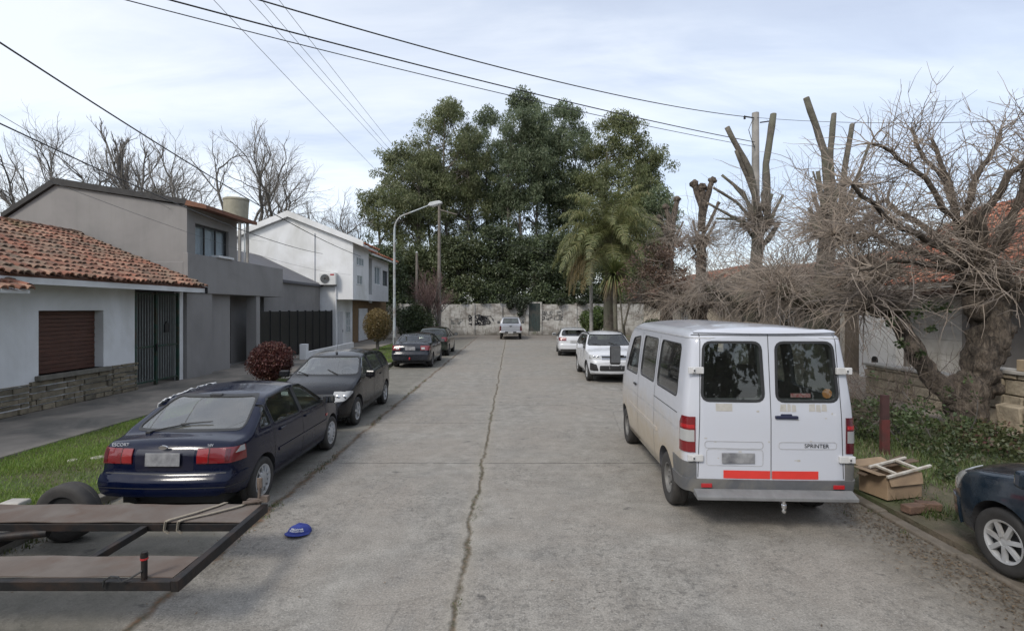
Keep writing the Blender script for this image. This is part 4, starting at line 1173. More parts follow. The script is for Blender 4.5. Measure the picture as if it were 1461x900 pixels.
windows(cr, ESide, ([(-.66,.99),(.66,.99),(.53,1.295),(-.53,1.295)], 2.2, 3.6, .06, 'windscreen'), ([(-.66,1.0),(.66,1.0),(.54,1.30),(-.54,1.30)], .3, 1.6, .07, 'rear_window'), M['glass'], grear=M['glass_rear'])
for x in (.78, 3.32): 
    for sy in (1, -1): cr.cut_cyl(x, .30, .335, sy*.55, sy*1.2)
cr.body(navy, M['interior'], cav=(.75, 3.05, .62))
cr.wheels((.78, 3.32), .292, .185, .735, rim_cover(11), M['rubber_dusty'], M['alloy'], .66)
seams(cr, (1.07,), .40, 1.25); seams(cr, (2.02,), .30, 1.29); seams(cr, (3.03,), .30, .88, -.04)
for sy in (1, -1):
    strip(cr, 'side_moulding', navy, rect(1.18, 3.0, .56, .60), 'y', SIDE(sy), .012, .012)
    strip(cr, 'b_pillar', M['plastic'], [(1.99,.935),(2.06,.935),(2.06,1.30),(1.99,1.295)], 'y', SIDE(sy), .002, 0)
handles(cr, (1.32, 2.2), .84, navy)
mirror(cr, 2.86, .97, .80, M['plastic'], (.09,.19,.13))
REAR = lambda nrm: nrm.x < -.35
for sy in (1, -1):   # lamp clusters wrap round the corner
    yb = [(Vector((0, sy*.375, 0)), Vector((0, -sy, 0)))]
    tl_ = cr.patch('tail_light', M['red_lens'], planes_of(rect(-.3,.36,.70,.865), 'y')+yb, .012, .015, keep=lambda q, n: q.x < .4)
    for (a, b, mt, nm_) in ((.375,.50,'red_mid','brake_lens'), (.68,.725,'dark_lens','lens_divider')):
        poly = rect(a, b, .712, .853) if sy > 0 else rect(-b, -a, .712, .853)
        cr.patch(nm_, M[mt], planes_of(poly, 'x')+XMAX(.3), .016, .006, parent=tl_, keep=lambda q, n: n.x < 0)
    for (a, b) in ((.50,.506),):
        poly = rect(a, b, .70, .865) if sy > 0 else rect(-b, -a, .70, .865)
        cr.patch('lens_divider', M['plastic'], planes_of(poly, 'x')+XMAX(.3), .0175, .006, parent=tl_, keep=lambda q, n: n.x < 0)
    poly = rect(.17,.30,.80,.862)
    cr.patch('indicator_lens', M['clear_lens'], planes_of([(.20,.80),(.34,.80),(.34,.862),(.28,.862)], 'y')+SIDE(sy,.5), .0165, .006, parent=tl_)
    tl_.location.x += 0
# boot edge, plate recess, plate, bumper lip and lower lip
cr.patch('boot_seam', M['plastic'], planes_of(rect(-.70,.70,.585,.594), 'x')+XMAX(.3), .0015, 0, keep=lambda q, n: n.x < -.3)
cr.patch('plate_recess', nm('dark_navy', (.004,.005,.02), None, 5, .35, 0, coat=.5), planes_of(roundpoly(rect(-.34,.34,.62,.86), .03), 'x')+XMAX(.3), .002, 0, keep=lambda q, n: n.x < -.3)
m = MB(); m.obox((.055, 0, .755), (.012, .40, .15), (0, R(4), 0)); cr.part(m, 'number_plate', M['plate'], bevel=.004)
bp = cr.patch('rear_bumper', navy, planes_of(rect(-.1,.40,.34,.565), 'y'), .022, .03, keep=lambda q, n: n.z < .7 and n.z > -.7)
cr.patch('bumper_groove', M['plastic'], planes_of(rect(-1,1,.442,.452), 'x')+XMAX(.39), .0235, .004, parent=bp, keep=lambda q, n: abs(n.z) < .7)
lettering(cr, 'ESCORT', .055, (.062, .56, .885), (R(90), 0, R(-90)), M['badge_silver'], 'model_letters')
lettering(cr, '16V', .045, (.062, -.50, .885), (R(90), 0, R(-90)), M['badge_silver'], 'engine_letters')
m = MB(); m.lathe([(.002,-.006),(.05,-.006),(.055,.006),(.002,.006)], (.066,0,.893), 'x', 24); o = cr.part(m, 'badge', M['chrome'])
for v in o.data.vertices: v.co.z = .893+(v.co.z-.893)*.45; 
m = MB(); m.bar((.50,.42,.985),(.60,.02,1.055),.022,.018); m.bar((.595,.13,1.05),(.625,-.25,1.075),.016,.014); m.obox((.47,.44,.975),(.06,.06,.03)); cr.part(m, 'wiper', M['plastic'], bevel=.004)
m = MB(); m.obox((1.16,0,1.325),(.05,.16,.018),(0,R(-20),0)); cr.part(m, 'washer_jet', M['plastic'], bevel=.004)
cr.patch('roof_seam', M['plastic'], planes_of(rect(1.20,1.206,1.2,1.6), 'y'), .0015, 0, keep=lambda q, n: n.z > .5 and abs(q.y) < .5)
for sy in (1, -1):
    cr.patch('headlight', M['clear_lens'], planes_of(rect(3.85,4.25,.56,.70), 'y')+[(Vector((0,sy*.32,0)),Vector((0,-sy,0)))], .004, .01, keep=lambda q, n: q.x > 3.9)
    cr.patch('indicator_lens', M['red_bright'], planes_of(rect(2.98,3.06,.66,.70), 'y')+SIDE(sy), .008, .01)
seats(cr, 2.15, 1.25, .62); dash(cr, 2.95, .80, .66); underside(cr, .25, 4.0, .6)

# white crumpled sheet along the far roof edge
rnd = random.Random(9); m = MB(); nx, ny = 26, 9
for i in range(nx+1):
    for j in range(ny+1):
        u, v = i/nx, j/ny; X = -4.66-.13*v+.05*noise.noise(Vector((u*6, v*3, 1))); Y = 6.95+1.25*u
        Z = 1.315-.17*v*v+.045*abs(noise.noise(Vector((u*9, v*6, 4))))+.02*noise.noise(Vector((u*25, v*14, 2)))-(.07*(1-u)**2)
        m.v.append((X, Y, Z+.018))
for i in range(nx):
    for j in range(ny):
        a = i*(ny+1)+j; m.f.append((a, a+ny+1, a+ny+2, a+1)); m.mi.append(0)
o = m.build('plastic_sheet', nm('white_plastic_sheet', (.72,.72,.71), (.6,.6,.6), 8, .55, .2, .01), smooth=True, angle=180)
md = o.modifiers.new('t', 'SOLIDIFY'); md.thickness = .006
tag(o, 'crumpled white plastic sheet lying on the far roof edge of the navy hatchback', 'sheet')

# ---------------------------------------------------------------- generic hatch / sedan / suv
def face_front(cr, spec):
    """lamps, grille, intake and plate on the nose"""
    L = cr.L; z0, z1 = spec['lamp']
    for sy in (1, -1):
        pl = planes_of([(L-.50,z1+.02),(L-.50,z1-.02),(L-.2,z0),(L+.1,z0),(L+.1,z1-.02),(L-.15,z1+.03)], 'y') if spec.get('swept') else planes_of(rect(L-.45,L+.1,z0,z1), 'y')
        hl = cr.patch('headlight', M['clear_lens'], pl+[(Vector((0,sy*spec['lin'],0)),Vector((0,-sy,0)))], .006, .012, keep=lambda q, n: n.z < .80)
        if hl:
            for (ly, lx) in ((spec['lin']+.10, .01), (spec['lin']+.22, .06)):
                zc = (z0+z1)/2; loc, n_, i_, d_ = cr.bvh.ray_cast(Vector((L+1, sy*ly, zc)), Vector((-1,0,0)))
                if loc:
                    m = MB(); m.lathe([(.042,-.004),(.050,.006),(.042,.012),(.02,.014),(.004,.014)], (loc.x+.004, sy*ly, zc), 'x', 18); cr.part(m, 'lamp_bowl', M['chrome'], parent=hl, smooth=True)
    w = spec['lin']-.02
    cr.patch('grille', M['plastic'], planes_of(rect(-w,w,spec['gr'][0],spec['gr'][1]), 'x')+XMIN(L-.5), .005, .01, keep=lambda q, n: n.x > .1)
    cr.patch('lower_intake', M['plastic'], planes_of(roundpoly(rect(-.52,.52,spec['int'][0],spec['int'][1]), .05), 'x')+XMIN(L-.5), .005, .01, keep=lambda q, n: n.x > .1)
def shell(cr, col, side, wsp, rrp, wheels_x, r, trk, rimf, rimm, gm=None, cav=None, arch=.05, gside=None):
    windows(cr, side, wsp, rrp, gm or M['glass'], gside=gside)
    for x in wheels_x:
        for sy in (1, -1): cr.cut_cyl(x, r+.01, r+arch, sy*.52, sy*1.25)
    cr.body(col, M['interior'], cav=cav)
    cr.wheels(wheels_x, r, .19, trk, rimf, M['rubber'], rimm)

# 2. black hatchback facing us
root = thing('parked_car', 'black hatchback facing us beside the round red bush', 'car', (-4.12, 10.42+1.97, 0), R(-90))
c = dict(BASE, **PROF['hatch']); c['ef'] = [(.2,.10),(.32,.02),(.5,0),(.62,.03),(.72,.10),(1.0,.14)]; c['er'] = [(.2,.06),(.4,.0),(.6,.02),(1.1,.08)]
cr = Car(root, c)
blk = paint('black_paint', (.006,.006,.008), (.10,.10,.105), .08, .0, .18, coat=.45)
HS = [([(.50,1.03),(.98,1.02),(.98,1.33),(.68,1.31)], .05), ([(1.05,1.015),(1.86,.99),(1.86,1.37),(1.05,1.35)], .05), ([(1.95,.99),(2.86,.965),(2.34,1.33),(2.2,1.365),(1.95,1.372)], .05)]
shell(cr, blk, HS, ([(-.70,1.055),(.70,1.055),(.56,1.375),(-.56,1.375)], 2.0, 3.4, .07, 'windscreen'), ([(-.60,1.10),(.60,1.10),(.52,1.34),(-.52,1.34)], 0, .9, .07, 'rear_window'), (.72, 3.17), .30, .715, rim_spokes(5, .06), M['alloy'], gm=M['glass_clear'], cav=(.55, 2.95, .68))
face_front(cr, dict(lamp=(.60,.755), lin=.46, gr=(.57,.74), int=(.33,.46), swept=True))
m = MB(); m.obox((3.885,0,.70),(.02,.26,.045)); m.obox((3.888,0,.70),(.025,.06,.09)); cr.part(m, 'badge', M['chrome'], bevel=.01)
m = MB(); m.obox((3.93,0,.44),(.014,.42,.13)); cr.part(m, 'number_plate', M['plate'], bevel=.004)
seams(cr, (1.01,), .42, 1.3); seams(cr, (1.90,), .32, 1.36); seams(cr, (2.92,), .34, .95)
handles(cr, (1.25, 2.12), .88, blk); mirror(cr, 2.74, 1.04, .82, blk, (.12,.21,.15))
m = MB(); m.bar((2.98,.30,1.055),(2.80,.02,1.14),.018,.016); m.bar((2.99,-.35,1.05),(2.85,-.62,1.10),.018,.016); cr.part(m, 'wiper', M['plastic'])
m = MB(); m.tube([(2.15,0,1.47),(2.05,0,1.72)], .004, 6); m.obox((2.15,0,1.462),(.06,.04,.03)); cr.part(m, 'antenna', M['plastic'])
for sy in (1,-1): strip(cr, 'b_pillar', M['plastic'], [(1.865,.99),(1.945,.99),(1.945,1.37),(1.865,1.37)], 'y', SIDE(sy), .002, 0)
seats(cr, 2.0, 1.1, .66); dash(cr, 2.75, .88, .66); underside(cr, .3, 3.7, .6)

# 3. dark grey sedan, rear to us
root = thing('parked_car', 'dark grey sedan with red tail lights parked behind the street lamp, rear towards us', 'car', (-4.22, 21.5+2.175, 0), R(90))
c = dict(BASE, **PROF['sedan']); c['er'] = [(.2,.08),(.36,.0),(.62,.0),(.66,.05),(1.0,.09)]
cr = Car(root, c)
gry = paint('dark_grey_paint', (.012,.014,.020), (.12,.12,.13), .12, .1, .18)
SS = [([(1.0,1.0),(1.95,.985),(1.95,1.33),(1.42,1.31)], .05), ([(2.03,.985),(3.08,.96),(2.55,1.31),(2.42,1.335),(2.03,1.34)], .05)]
shell(cr, gry, SS, ([(-.68,1.05),(.68,1.05),(.55,1.34),(-.55,1.34)], 2.3, 3.7, .06, 'windscreen'), ([(-.66,1.09),(.66,1.09),(.55,1.345),(-.55,1.345)], .6, 1.8, .06, 'rear_window'), (.85, 3.45), .30, .73, rim_spokes(6, .05), M['steel_rim'], cav=(.95, 3.2, .68))
for sy in (1, -1):
    tl_ = cr.patch('tail_light', M['red_lens'], planes_of(rect(-.3,.34,.76,.95), 'y')+[(Vector((0, sy*.42, 0)), Vector((0, -sy, 0)))], .008, .012, keep=lambda q, n: q.x < .4)
    poly = rect(.46,.60,.79,.88) if sy > 0 else rect(-.60,-.46,.79,.88)
    cr.patch('reverse_lens', M['clear_lens'], planes_of(poly, 'x')+XMAX(.3), .012, .006, parent=tl_, keep=lambda q, n: n.x < 0)
cr.patch('rear_bumper', gry, planes_of(rect(-.1,.42,.36,.64), 'y'), .02, .03, keep=lambda q, n: abs(n.z) < .75)
m = MB(); m.obox((.06,0,.83),(.02,.42,.14),(0,R(5),0)); cr.part(m, 'number_plate', M['plate'], bevel=.004)
m = MB(); m.tube([(-.06,0,.40),(.2,0,.38)], .03, 8); m.lathe([(.002,-.045),(.03,-.035),(.04,0),(.03,.035),(.002,.045)], (-.07,0,.44), 'z', 14); cr.part(m, 'tow_ball', M['red_bright'], smooth=True)
seams(cr, (1.99,), .3, 1.33); seams(cr, (3.12,), .34, .93); handles(cr, (1.2, 2.2), .88, gry); mirror(cr, 2.95, 1.0, .82, gry)
seats(cr, 2.2, 1.35, .66); dash(cr, 3.0, .85, .66); underside(cr, .3, 4.0, .6)

# 4. second dark car beyond
root = thing('parked_car', 'dark greenish estate car parked in front of the dark grey sedan, mostly hidden by it', 'car', (-4.15, 27.0+1.975, 0), R(90))
c = dict(BASE, **PROF['hatch']); c['zt'] = [(x, z*1.02) for x, z in PROF['hatch']['zt']]
cr = Car(root, c)
grn = paint('dark_green_paint', (.014,.02,.016), (.14,.15,.11), .2, .1, .2)
shell(cr, grn, HS, ([(-.70,1.07),(.70,1.07),(.56,1.39),(-.56,1.39)], 2.0, 3.4, .07, 'windscreen'), ([(-.62,1.12),(.62,1.12),(.52,1.35),(-.52,1.35)], 0, .9, .07, 'rear_window'), (.72, 3.17), .30, .715, rim_spokes(7, .04), M['steel_rim'], cav=(.55, 2.95, .68))
for sy in (1, -1):
    cr.patch('tail_light', M['red_lens'], planes_of(rect(-.3,.26,.78,1.0), 'y')+[(Vector((0, sy*.5, 0)), Vector((0, -sy, 0)))], .008, .012, keep=lambda q, n: q.x < .4)
cr.patch('rear_bumper', grn, planes_of(rect(-.1,.42,.36,.62), 'y'), .02, .03, keep=lambda q, n: abs(n.z) < .75)
m = MB(); m.obox((.03,0,.80),(.02,.42,.14)); cr.part(m, 'number_plate', M['plate'])
mirror(cr, 2.74, 1.04, .82, grn); underside(cr, .3, 3.7, .6); seams(cr, (1.01,1.90), .4, 1.3)

# 5. white crossover facing us
root = thing('parked_car', 'white crossover facing us just beyond the white van', 'car', (3.45, 17.2+2.05, 0), R(-90))
c = dict(BASE, L=4.1, W=.88, ws=2.75, rad=.09, crown=.05, tum=.36,
   zt=[(0,.9),(.04,1.1),(.12,1.2),(.5,1.55),(.7,1.61),(1.5,1.66),(2.05,1.65),(2.4,1.58),(3.0,1.19),(3.14,1.13),(3.6,1.06),(3.85,.99),(4.0,.90),(4.1,.72)],
   zb=[(0,.38),(.4,.28),(1,.25),(3,.25),(3.7,.25),(4.1,.32)],
   hw=[(0,.76),(.12,.81),(.4,.86),(.8,.88),(3.1,.875),(3.6,.85),(3.9,.79),(4.1,.70)],
   belt=[(0,1.15),(1,1.10),(3.0,1.06),(4.1,.9)], ef=[(.2,.12),(.35,.03),(.5,0),(.8,0),(.92,.06),(1.2,.12)], bow_f=.14)
cr = Car(root, c)
wht = paint('white_paint', (.58,.59,.61), (.50,.48,.44), .15, .0, .22)
US = [([(.48,1.18),(.95,1.16),(.95,1.5),(.7,1.48)], .05), ([(1.02,1.15),(1.85,1.12),(1.85,1.53),(1.02,1.51)], .05), ([(1.94,1.12),(2.84,1.09),(2.36,1.48),(2.2,1.52),(1.94,1.53)], .05)]
shell(cr, wht, US, ([(-.74,1.21),(.74,1.21),(.60,1.54),(-.60,1.54)], 2.0, 3.4, .06, 'windscreen'), ([(-.64,1.24),(.64,1.24),(.56,1.5),(-.56,1.5)], 0, .9, .06, 'rear_window'), (.78, 3.28), .335, .76, rim_spokes(5, .06), M['alloy'], cav=(.55, 2.95, .8), arch=.045, gside=M['glass_dark'])
face_front(cr, dict(lamp=(.80,.93), lin=.46, gr=(.79,.93), int=(.42,.60)))
for zz in (.82, .91): cr.patch('grille_bar', M['chrome'], planes_of(rect(-.47,.47,zz-.012,zz+.012), 'x')+XMIN(3.6), .012, .008, keep=lambda q, n: n.x > .1)
m = MB(); m.lathe([(.065,-.01),(.08,-.01),(.08,.01),(.065,.01)], (4.03,0,.865), 'x', 20, closed=True); m.bar((4.03,-.04,.90),(4.03,0,.81),.014,.014); m.bar((4.03,.04,.90),(4.03,0,.81),.014,.014); cr.part(m, 'badge', M['chrome'])
for sy in (1, -1):
    poly = [(.55,.42),(.80,.42),(.80,.68),(.62,.64)] if sy > 0 else [(-.80,.42),(-.55,.42),(-.62,.64),(-.80,.68)]
    fl = cr.patch('fog_recess', M['plastic'], planes_of(roundpoly(poly, .04), 'x')+XMIN(3.5), .006, .01, keep=lambda q, n: n.x > .05)
    strip(cr, 'roof_rail', M['plastic'], rect(.7,2.3,1.3,1.8), 'y', [(Vector((0,sy*.60,0)),Vector((0,-sy,0))),(Vector((0,sy*.64,0)),Vector((0,sy,0)))], .03, .03, keep=lambda q, n: n.z > .5)
    strip(cr, 'b_pillar', M['plastic'], [(1.86,1.12),(1.93,1.12),(1.93,1.53),(1.86,1.53)], 'y', SIDE(sy), .002, 0)
m = MB(); m.obox((4.09,0,.56),(.014,.42,.13)); cr.part(m, 'number_plate', M['plate'], bevel=.004)
seams(cr, (.98,1.89,2.92), .36, 1.1); handles(cr, (1.25, 2.12), 1.0, wht); mirror(cr, 2.74, 1.15, .86, wht, (.13,.2,.16))
seats(cr, 2.0, 1.1, .8); dash(cr, 2.75, 1.0, .7); underside(cr, .3, 3.8, .62, .28)
m = MB(); m.bar((3.0,.30,1.21),(2.84,0,1.29),.018,.016); m.bar((3.0,-.30,1.21),(2.86,-.6,1.26),.018,.016); cr.part(m, 'wiper', M['plastic'])

# 6. white hatch seen from behind
root = thing('parked_car', 'white hatchback with dark rear window and red tail lights, rear towards us by the palm', 'car', (3.35, 26.9+1.975, 0), R(87))
c = dict(BASE, **PROF['hatch']); c['W'] = .85; c['er'] = [(.2,.08),(.36,.0),(.62,.0),(.66,.04),(1.0,.06),(1.3,.10)]
cr = Car(root, c)
shell(cr, wht, HS, ([(-.70,1.055),(.70,1.055),(.56,1.375),(-.56,1.375)], 2.0, 3.4, .07, 'windscreen'), ([(-.64,1.08),(.64,1.08),(.56,1.35),(-.56,1.35)], 0, .9, .1, 'rear_window'), (.72, 3.17), .31, .72, rim_spokes(5, .06), M['alloy'], gm=M['glass_dark'], cav=(.55, 2.95, .68))
for sy in (1, -1):
    cr.patch('tail_light', M['red_lens'], planes_of([(-.3,.82),(.20,.82),(.42,.99),(-.3,.99)], 'y')+[(Vector((0, sy*.40, 0)), Vector((0, -sy, 0)))], .008, .012, keep=lambda q, n: q.x < .5)
cr.patch('rear_bumper', wht, planes_of(rect(-.1,.42,.40,.64), 'y'), .02, .03, keep=lambda q, n: abs(n.z) < .75)
cr.patch('lower_trim', M['plastic'], planes_of(rect(-.7,.7,.34,.42), 'x')+XMAX(.4), .012, .01, keep=lambda q, n: n.x < -.2)
m = MB(); m.obox((.03,0,.78),(.02,.40,.13)); cr.part(m, 'number_plate', M['plate_light'])
m = MB(); m.obox((.40,0,1.405),(.30,.9,.03),(0,R(-8),0)); cr.part(m, 'spoiler', wht, bevel=.01)
seams(cr, (1.01,1.90,2.92), .42, 1.0); mirror(cr, 2.74, 1.04, .82, wht); underside(cr, .3, 3.7, .6); seats(cr, 2.0, 1.1, .66); handles(cr, (1.25, 2.12), .88, wht)

# 7. silver pickup by the end wall
root = thing('pickup_truck', 'silver grey pickup truck parked at the end wall, tailgate towards us', 'pickup', (-.08, 41.6+2.5, 0), R(90))
c = dict(BASE, L=5.1, W=.92, ws=3.6, rad=.05, crown=.02, tum=.30,
   zt=[(0,1.12),(.03,1.16),(1.55,1.18),(1.60,1.2),(1.72,1.70),(2.0,1.78),(2.6,1.80),(3.05,1.77),(3.3,1.68),(3.85,1.22),(4.0,1.18),(4.8,1.08),(5.0,.98),(5.1,.8)],
   zb=[(0,.58),(.4,.5),(1,.42),(4,.38),(5.1,.42)],
   hw=[(0,.88),(.1,.90),(.8,.92),(4.2,.915),(4.8,.86),(5.1,.74)], belt=[(0,1.12),(3.8,1.16),(5.1,1.0)], bow_r=.02, zm=.8, sm=.05)
cr = Car(root, c)
slv = paint('silver_paint', (.40,.41,.44), (.36,.35,.33), .2, .55, .28)
shell(cr, slv, [([(1.86,1.24),(2.55,1.22),(2.55,1.68),(1.92,1.66)], .05), ([(2.64,1.22),(3.55,1.20),(3.2,1.62),(3.05,1.66),(2.64,1.68)], .05)], ([(-.7,1.26),(.7,1.26),(.6,1.66),(-.6,1.66)], 3.0, 4.2, .06, 'windscreen'), ([(-.68,1.26),(.68,1.26),(.58,1.66),(-.58,1.66)], 1.4, 2.2, .06, 'rear_window'), (1.05, 4.1), .37, .78, rim_spokes(6, .05), M['alloy'], gm=M['glass_dark'], cav=(1.8, 3.75, .95))
for sy in (1, -1):
    cr.patch('tail_light', M['dark_lens'], planes_of(rect(-.3,.20,.72,1.10), 'y')+[(Vector((0, sy*.77, 0)), Vector((0, -sy, 0)))], .008, .012, keep=lambda q, n: q.x < .25)
m = MB(); m.obox((-.08,0,.60),(.16,1.74,.14)); bu = cr.part(m, 'rear_bumper', M['chrome'], bevel=.03)
m = MB(); m.obox((-.165,0,.62),(.012,.9,.10)); cr.part(m, 'bumper_step', M['plastic'], parent=None)
m = MB(); m.obox((-.18,0,.58),(.012,.40,.13)); cr.part(m, 'number_plate', M['plate_light'])
for yy in (.755, -.755): 
    cr.patch('tailgate_seam', M['plastic'], planes_of(rect(yy-.006,yy+.006,.70,1.14), 'x')+XMAX(.2), .0015, 0, keep=lambda q, n: n.x < -.3)
cr.patch('tailgate_crease', M['plastic'], planes_of(rect(-.72,.72,.76,.775), 'x')+XMAX(.2), .0015, 0, keep=lambda q, n: n.x < -.3)
m = MB(); m.prism([(-.14,1.12),(.14,1.12),(.05,1.02),(-.05,1.02)], 'x', -.025, .02); cr.part(m, 'tailgate_handle', M['plastic'], bevel=.01)
mirror(cr, 3.45, 1.3, .90, M['plastic'], (.12,.22,.22)); underside(cr, .3, 4.6, .7, .5)

# 9. dark blue car at the right edge, seen from behind its nose
root = thing('parked_car', 'dark blue green car at the right photo edge with its pale headlight in view', 'car', (5.33, 5.62-2.11, .06), R(90))
c = dict(BASE, L=4.22, W=.86, ws=2.95, crown=.05, rad=.07,
   zt=[(0,.80),(.1,1.02),(.6,1.05),(1.2,1.36),(1.9,1.42),(2.5,1.37),(3.15,1.02),(3.3,.99),(3.8,.90),(4.07,.82),(4.18,.74),(4.22,.66)],
   zb=[(0,.34),(.25,.27),(.8,.22),(3.3,.19),(4.22,.24)],
   hw=[(0,.735),(.25,.81),(1,.85),(3.3,.855),(3.7,.835),(3.98,.78),(4.14,.70),(4.22,.62)],
   belt=[(0,.95),(3.1,.93),(4.22,.78)], bow_f=.22)
cr = Car(root, c)
dbl = paint('deep_blue_paint', (.008,.016,.026), (.18,.20,.22), .22, .0, .16)
shell(cr, dbl, SS, ([(-.66,1.05),(.66,1.05),(.53,1.32),(-.53,1.32)], 2.3, 3.6, .06, 'windscreen'), ([(-.66,1.08),(.66,1.08),(.54,1.32),(-.54,1.32)], .5, 1.6, .07, 'rear_window'), (.8, 3.36), .30, .74, rim_spokes(7, .05), M['alloy'], cav=(.95, 3.05, .66))
for sy in (1, -1):
    cr.patch('headlight', M['clear_lens'], planes_of([(3.93,.60),(4.3,.60),(4.3,.80),(3.80,.80)], 'y')+[(Vector((0,sy*.40,0)),Vector((0,-sy,0)))], .008, .012, keep=lambda q, n: q.x > 3.7)
    strip(cr, 'bonnet_seam', M['plastic'], rect(3.25,4.12,.7,1.1), 'y', [(Vector((0,sy*.715,0)),Vector((0,-sy,0))),(Vector((0,sy*.723,0)),Vector((0,sy,0)))], .0015, 0, keep=lambda q, n: n.z > .4)
cr.patch('front_bumper', dbl, planes_of(rect(3.9,4.3,.26,.52), 'y'), .018, .03, keep=lambda q, n: abs(n.z) < .75)
seams(cr, (1.99,3.12), .3, .93); mirror(cr, 2.95, 1.0, .84, dbl); underside(cr, .3, 4.0, .6); seats(cr, 2.2, 1.35, .66); dash(cr, 2.95, .84, .66)

# ---------------------------------------------------------------- 8. white van
VX, VY, VR = 2.90, 5.80, R(90-2.6)
root = thing('passenger_van', 'old white passenger van with red reflective tape and scraped rear doors, parked on the right', 'van', (VX+2.425*math.cos(VR), VY+2.425*math.sin(VR), 0), VR)
c = dict(L=4.85, W=.965, ws=4.05, tum=.085, tumc=.05, rad=.10, crown=.05, rflat=1.3, shoulder=.01, tuck=.04, zm=.8, sm=.05, bow_r=.03, bow_f=.28, ws_bow=.14,
   zt=[(0,2.20),(.03,2.255),(.12,2.285),(.8,2.31),(3.1,2.31),(3.5,2.26),(3.72,2.16),(4.35,1.30),(4.45,1.22),(4.72,1.02),(4.82,.88),(4.85,.78)],
   zb=[(0,.43),(.3,.40),(.6,.36),(4.3,.30),(4.85,.34)],
   hw=[(0,.90),(.03,.935),(.10,.955),(.3,.965),(4.0,.965),(4.4,.93),(4.7,.84),(4.85,.7)],
   belt=[(0,1.32),(4.0,1.32),(4.85,.95)], er=[(.5,.0),(1.3,.0),(2.3,.10)])
cr = Car(root, c)
van = paint('old_white_paint', (.50,.515,.56), (.42,.345,.245), .06, .0, .32, zdirt=.95, zmax=1.30, xmin=.05)
VS = [([(.36,1.46),(1.38,1.46),(1.36,2.06),(.42,2.06)], .07), ([(1.56,1.46),(2.50,1.46),(2.48,2.06),(1.58,2.06)], .07), ([(2.74,1.42),(3.72,1.40),(3.34,1.98),(2.78,2.04)], .07)]
windows(cr, VS, ([(-.80,1.36),(.80,1.36),(.70,2.05),(-.70,2.05)], 3.2, 4.8, .08, 'windscreen'), None, M['glass_dark'])
gv = glass('van_rear_glass', (.58,.63,.60), dirt=.02)
for sy in (1, -1):
    p = [(.085,1.475),(.735,1.475),(.700,2.10),(.10,2.10)]
    if sy < 0: p = [(-y, z) for (y, z) in p]
    p = roundpoly(p, .075); cr.cut_prism(p, 'x', -.5, 1.0)
    pl = XMAX(.4)
    cr.patch('rear_window', gv, planes_of(growpoly(p, .004), 'x')+pl, -.006, keep=lambda q, n: n.x < 0)
    cr.ring('seal', M['plastic'], p, 'x', pl, .03, .004, .014, keep=lambda q, n: n.x < 0)
for x in (.86, 3.86):
    for sy in (1, -1): cr.cut_cyl(x, .34, .385, sy*.6, sy*1.3)
cr.body(van, M['interior_grey'], cav=(.14, 4.2, .85))
cr.wheels((.86, 3.86), .325, .20, .835, rim_steel, M['rubber_dusty'], M['steel_rim'], .58)
# rear door gaps
REARK = lambda q, n: n.x < -.2
for (a, b, z0, z1) in ((-.004,.004,.60,2.23),(.795,.803,.60,2.23),(-.803,-.795,.60,2.23)):
    tl2 = -.05 if a > .5 else .05 if a < -.5 else 0
    cr.patch('door_gap', M['plastic'], planes_of([(a,z0),(b,z0),(b+tl2,z1),(a+tl2,z1)], 'x')+XMAX(.4), .002, 0, keep=REARK)
cr.patch('roof_lip', van, planes_of(rect(-.88,.88,2.205,2.235), 'x')+XMAX(.2), .028, .03, keep=lambda q, n: n.x < -.1)
cr.patch('door_gap', M['plastic'], planes_of(rect(-.87,.87,2.188,2.198), 'x')+XMAX(.4), .002, 0, keep=REARK)
worn = nm('bare_primer', (.36,.34,.30), (.46,.44,.41), 14, .8, .1, .003)
# remains of old stickers, red tape, pressed panels
for (a, b, z0, z1) in ((.42,.60,1.345,1.43),(-.10,.02-.12,1.35,1.43)):
    if a > b: a, b = b, a
    cr.patch('sticker_remains', worn, planes_of(rect(a,b,z0,z1), 'x')+XMAX(.4), .002, 0, keep=REARK)
rnd = random.Random(3)
for (a, b) in ((-.28,-.12),(-.62,-.44)):
    x_ = a
    while x_ < b:
        w_ = rnd.uniform(.04,.08); zz = rnd.uniform(1.342,1.352); cr.patch('sticker_remains', worn, planes_of([(x_,zz),(x_+w_,zz+rnd.uniform(-.01,.01)),(x_+w_*rnd.uniform(.85,1),zz+rnd.uniform(.07,.085)),(x_+.005,zz+rnd.uniform(.07,.085))], 'x')+XMAX(.4), .002, 0, keep=REARK); x_ += w_+.008
for k in range(16):
    y0, z0 = rnd.uniform(-.75,.75), rnd.uniform(.75,1.4); cr.patch('paint_chip', worn, planes_of(roundpoly(rect(y0,y0+rnd.uniform(.012,.04),z0,z0+rnd.uniform(.008,.022)), .01), 'x')+XMAX(.4), .0018, 0, keep=REARK)
for sy, (a, b) in ((1, (.010,.52)), (-1, (-.52,-.010))):
    cr.patch('reflective_tape', nm('red_tape', (.66,.045,.035), (.58,.04,.03), 8, .45, .03, .002), planes_of(rect(a,b,.595,.685), 'x')+XMAX(.4), .003, .002, keep=REARK)
    e, f = (.09,.72) if sy > 0 else (-.72,-.09)
    poly = roundpoly(rect(e,f,.935,1.005), .035)
    cr.ring('pressed_panel', nm('panel_edge', (.42,.42,.43), None, 5, .5, 0), poly, 'x', XMAX(.4), .007, .004, .004, keep=REARK)
poly = roundpoly(rect(.09,.70,.74,.915), .03); cr.ring('pressed_panel', M['plate_light'], poly, 'x', XMAX(.4), .006, .003, .003, keep=REARK)
m = MB(); m.obox((-.006,.36,.825),(.014,.36,.115)); cr.part(m, 'number_plate', M['plate'], bevel=.004)
lettering(cr, 'SPRINTER', .062, (.024,-.50,.948), (R(90),0,R(-90)), M['plastic'], 'model_letters', .001)
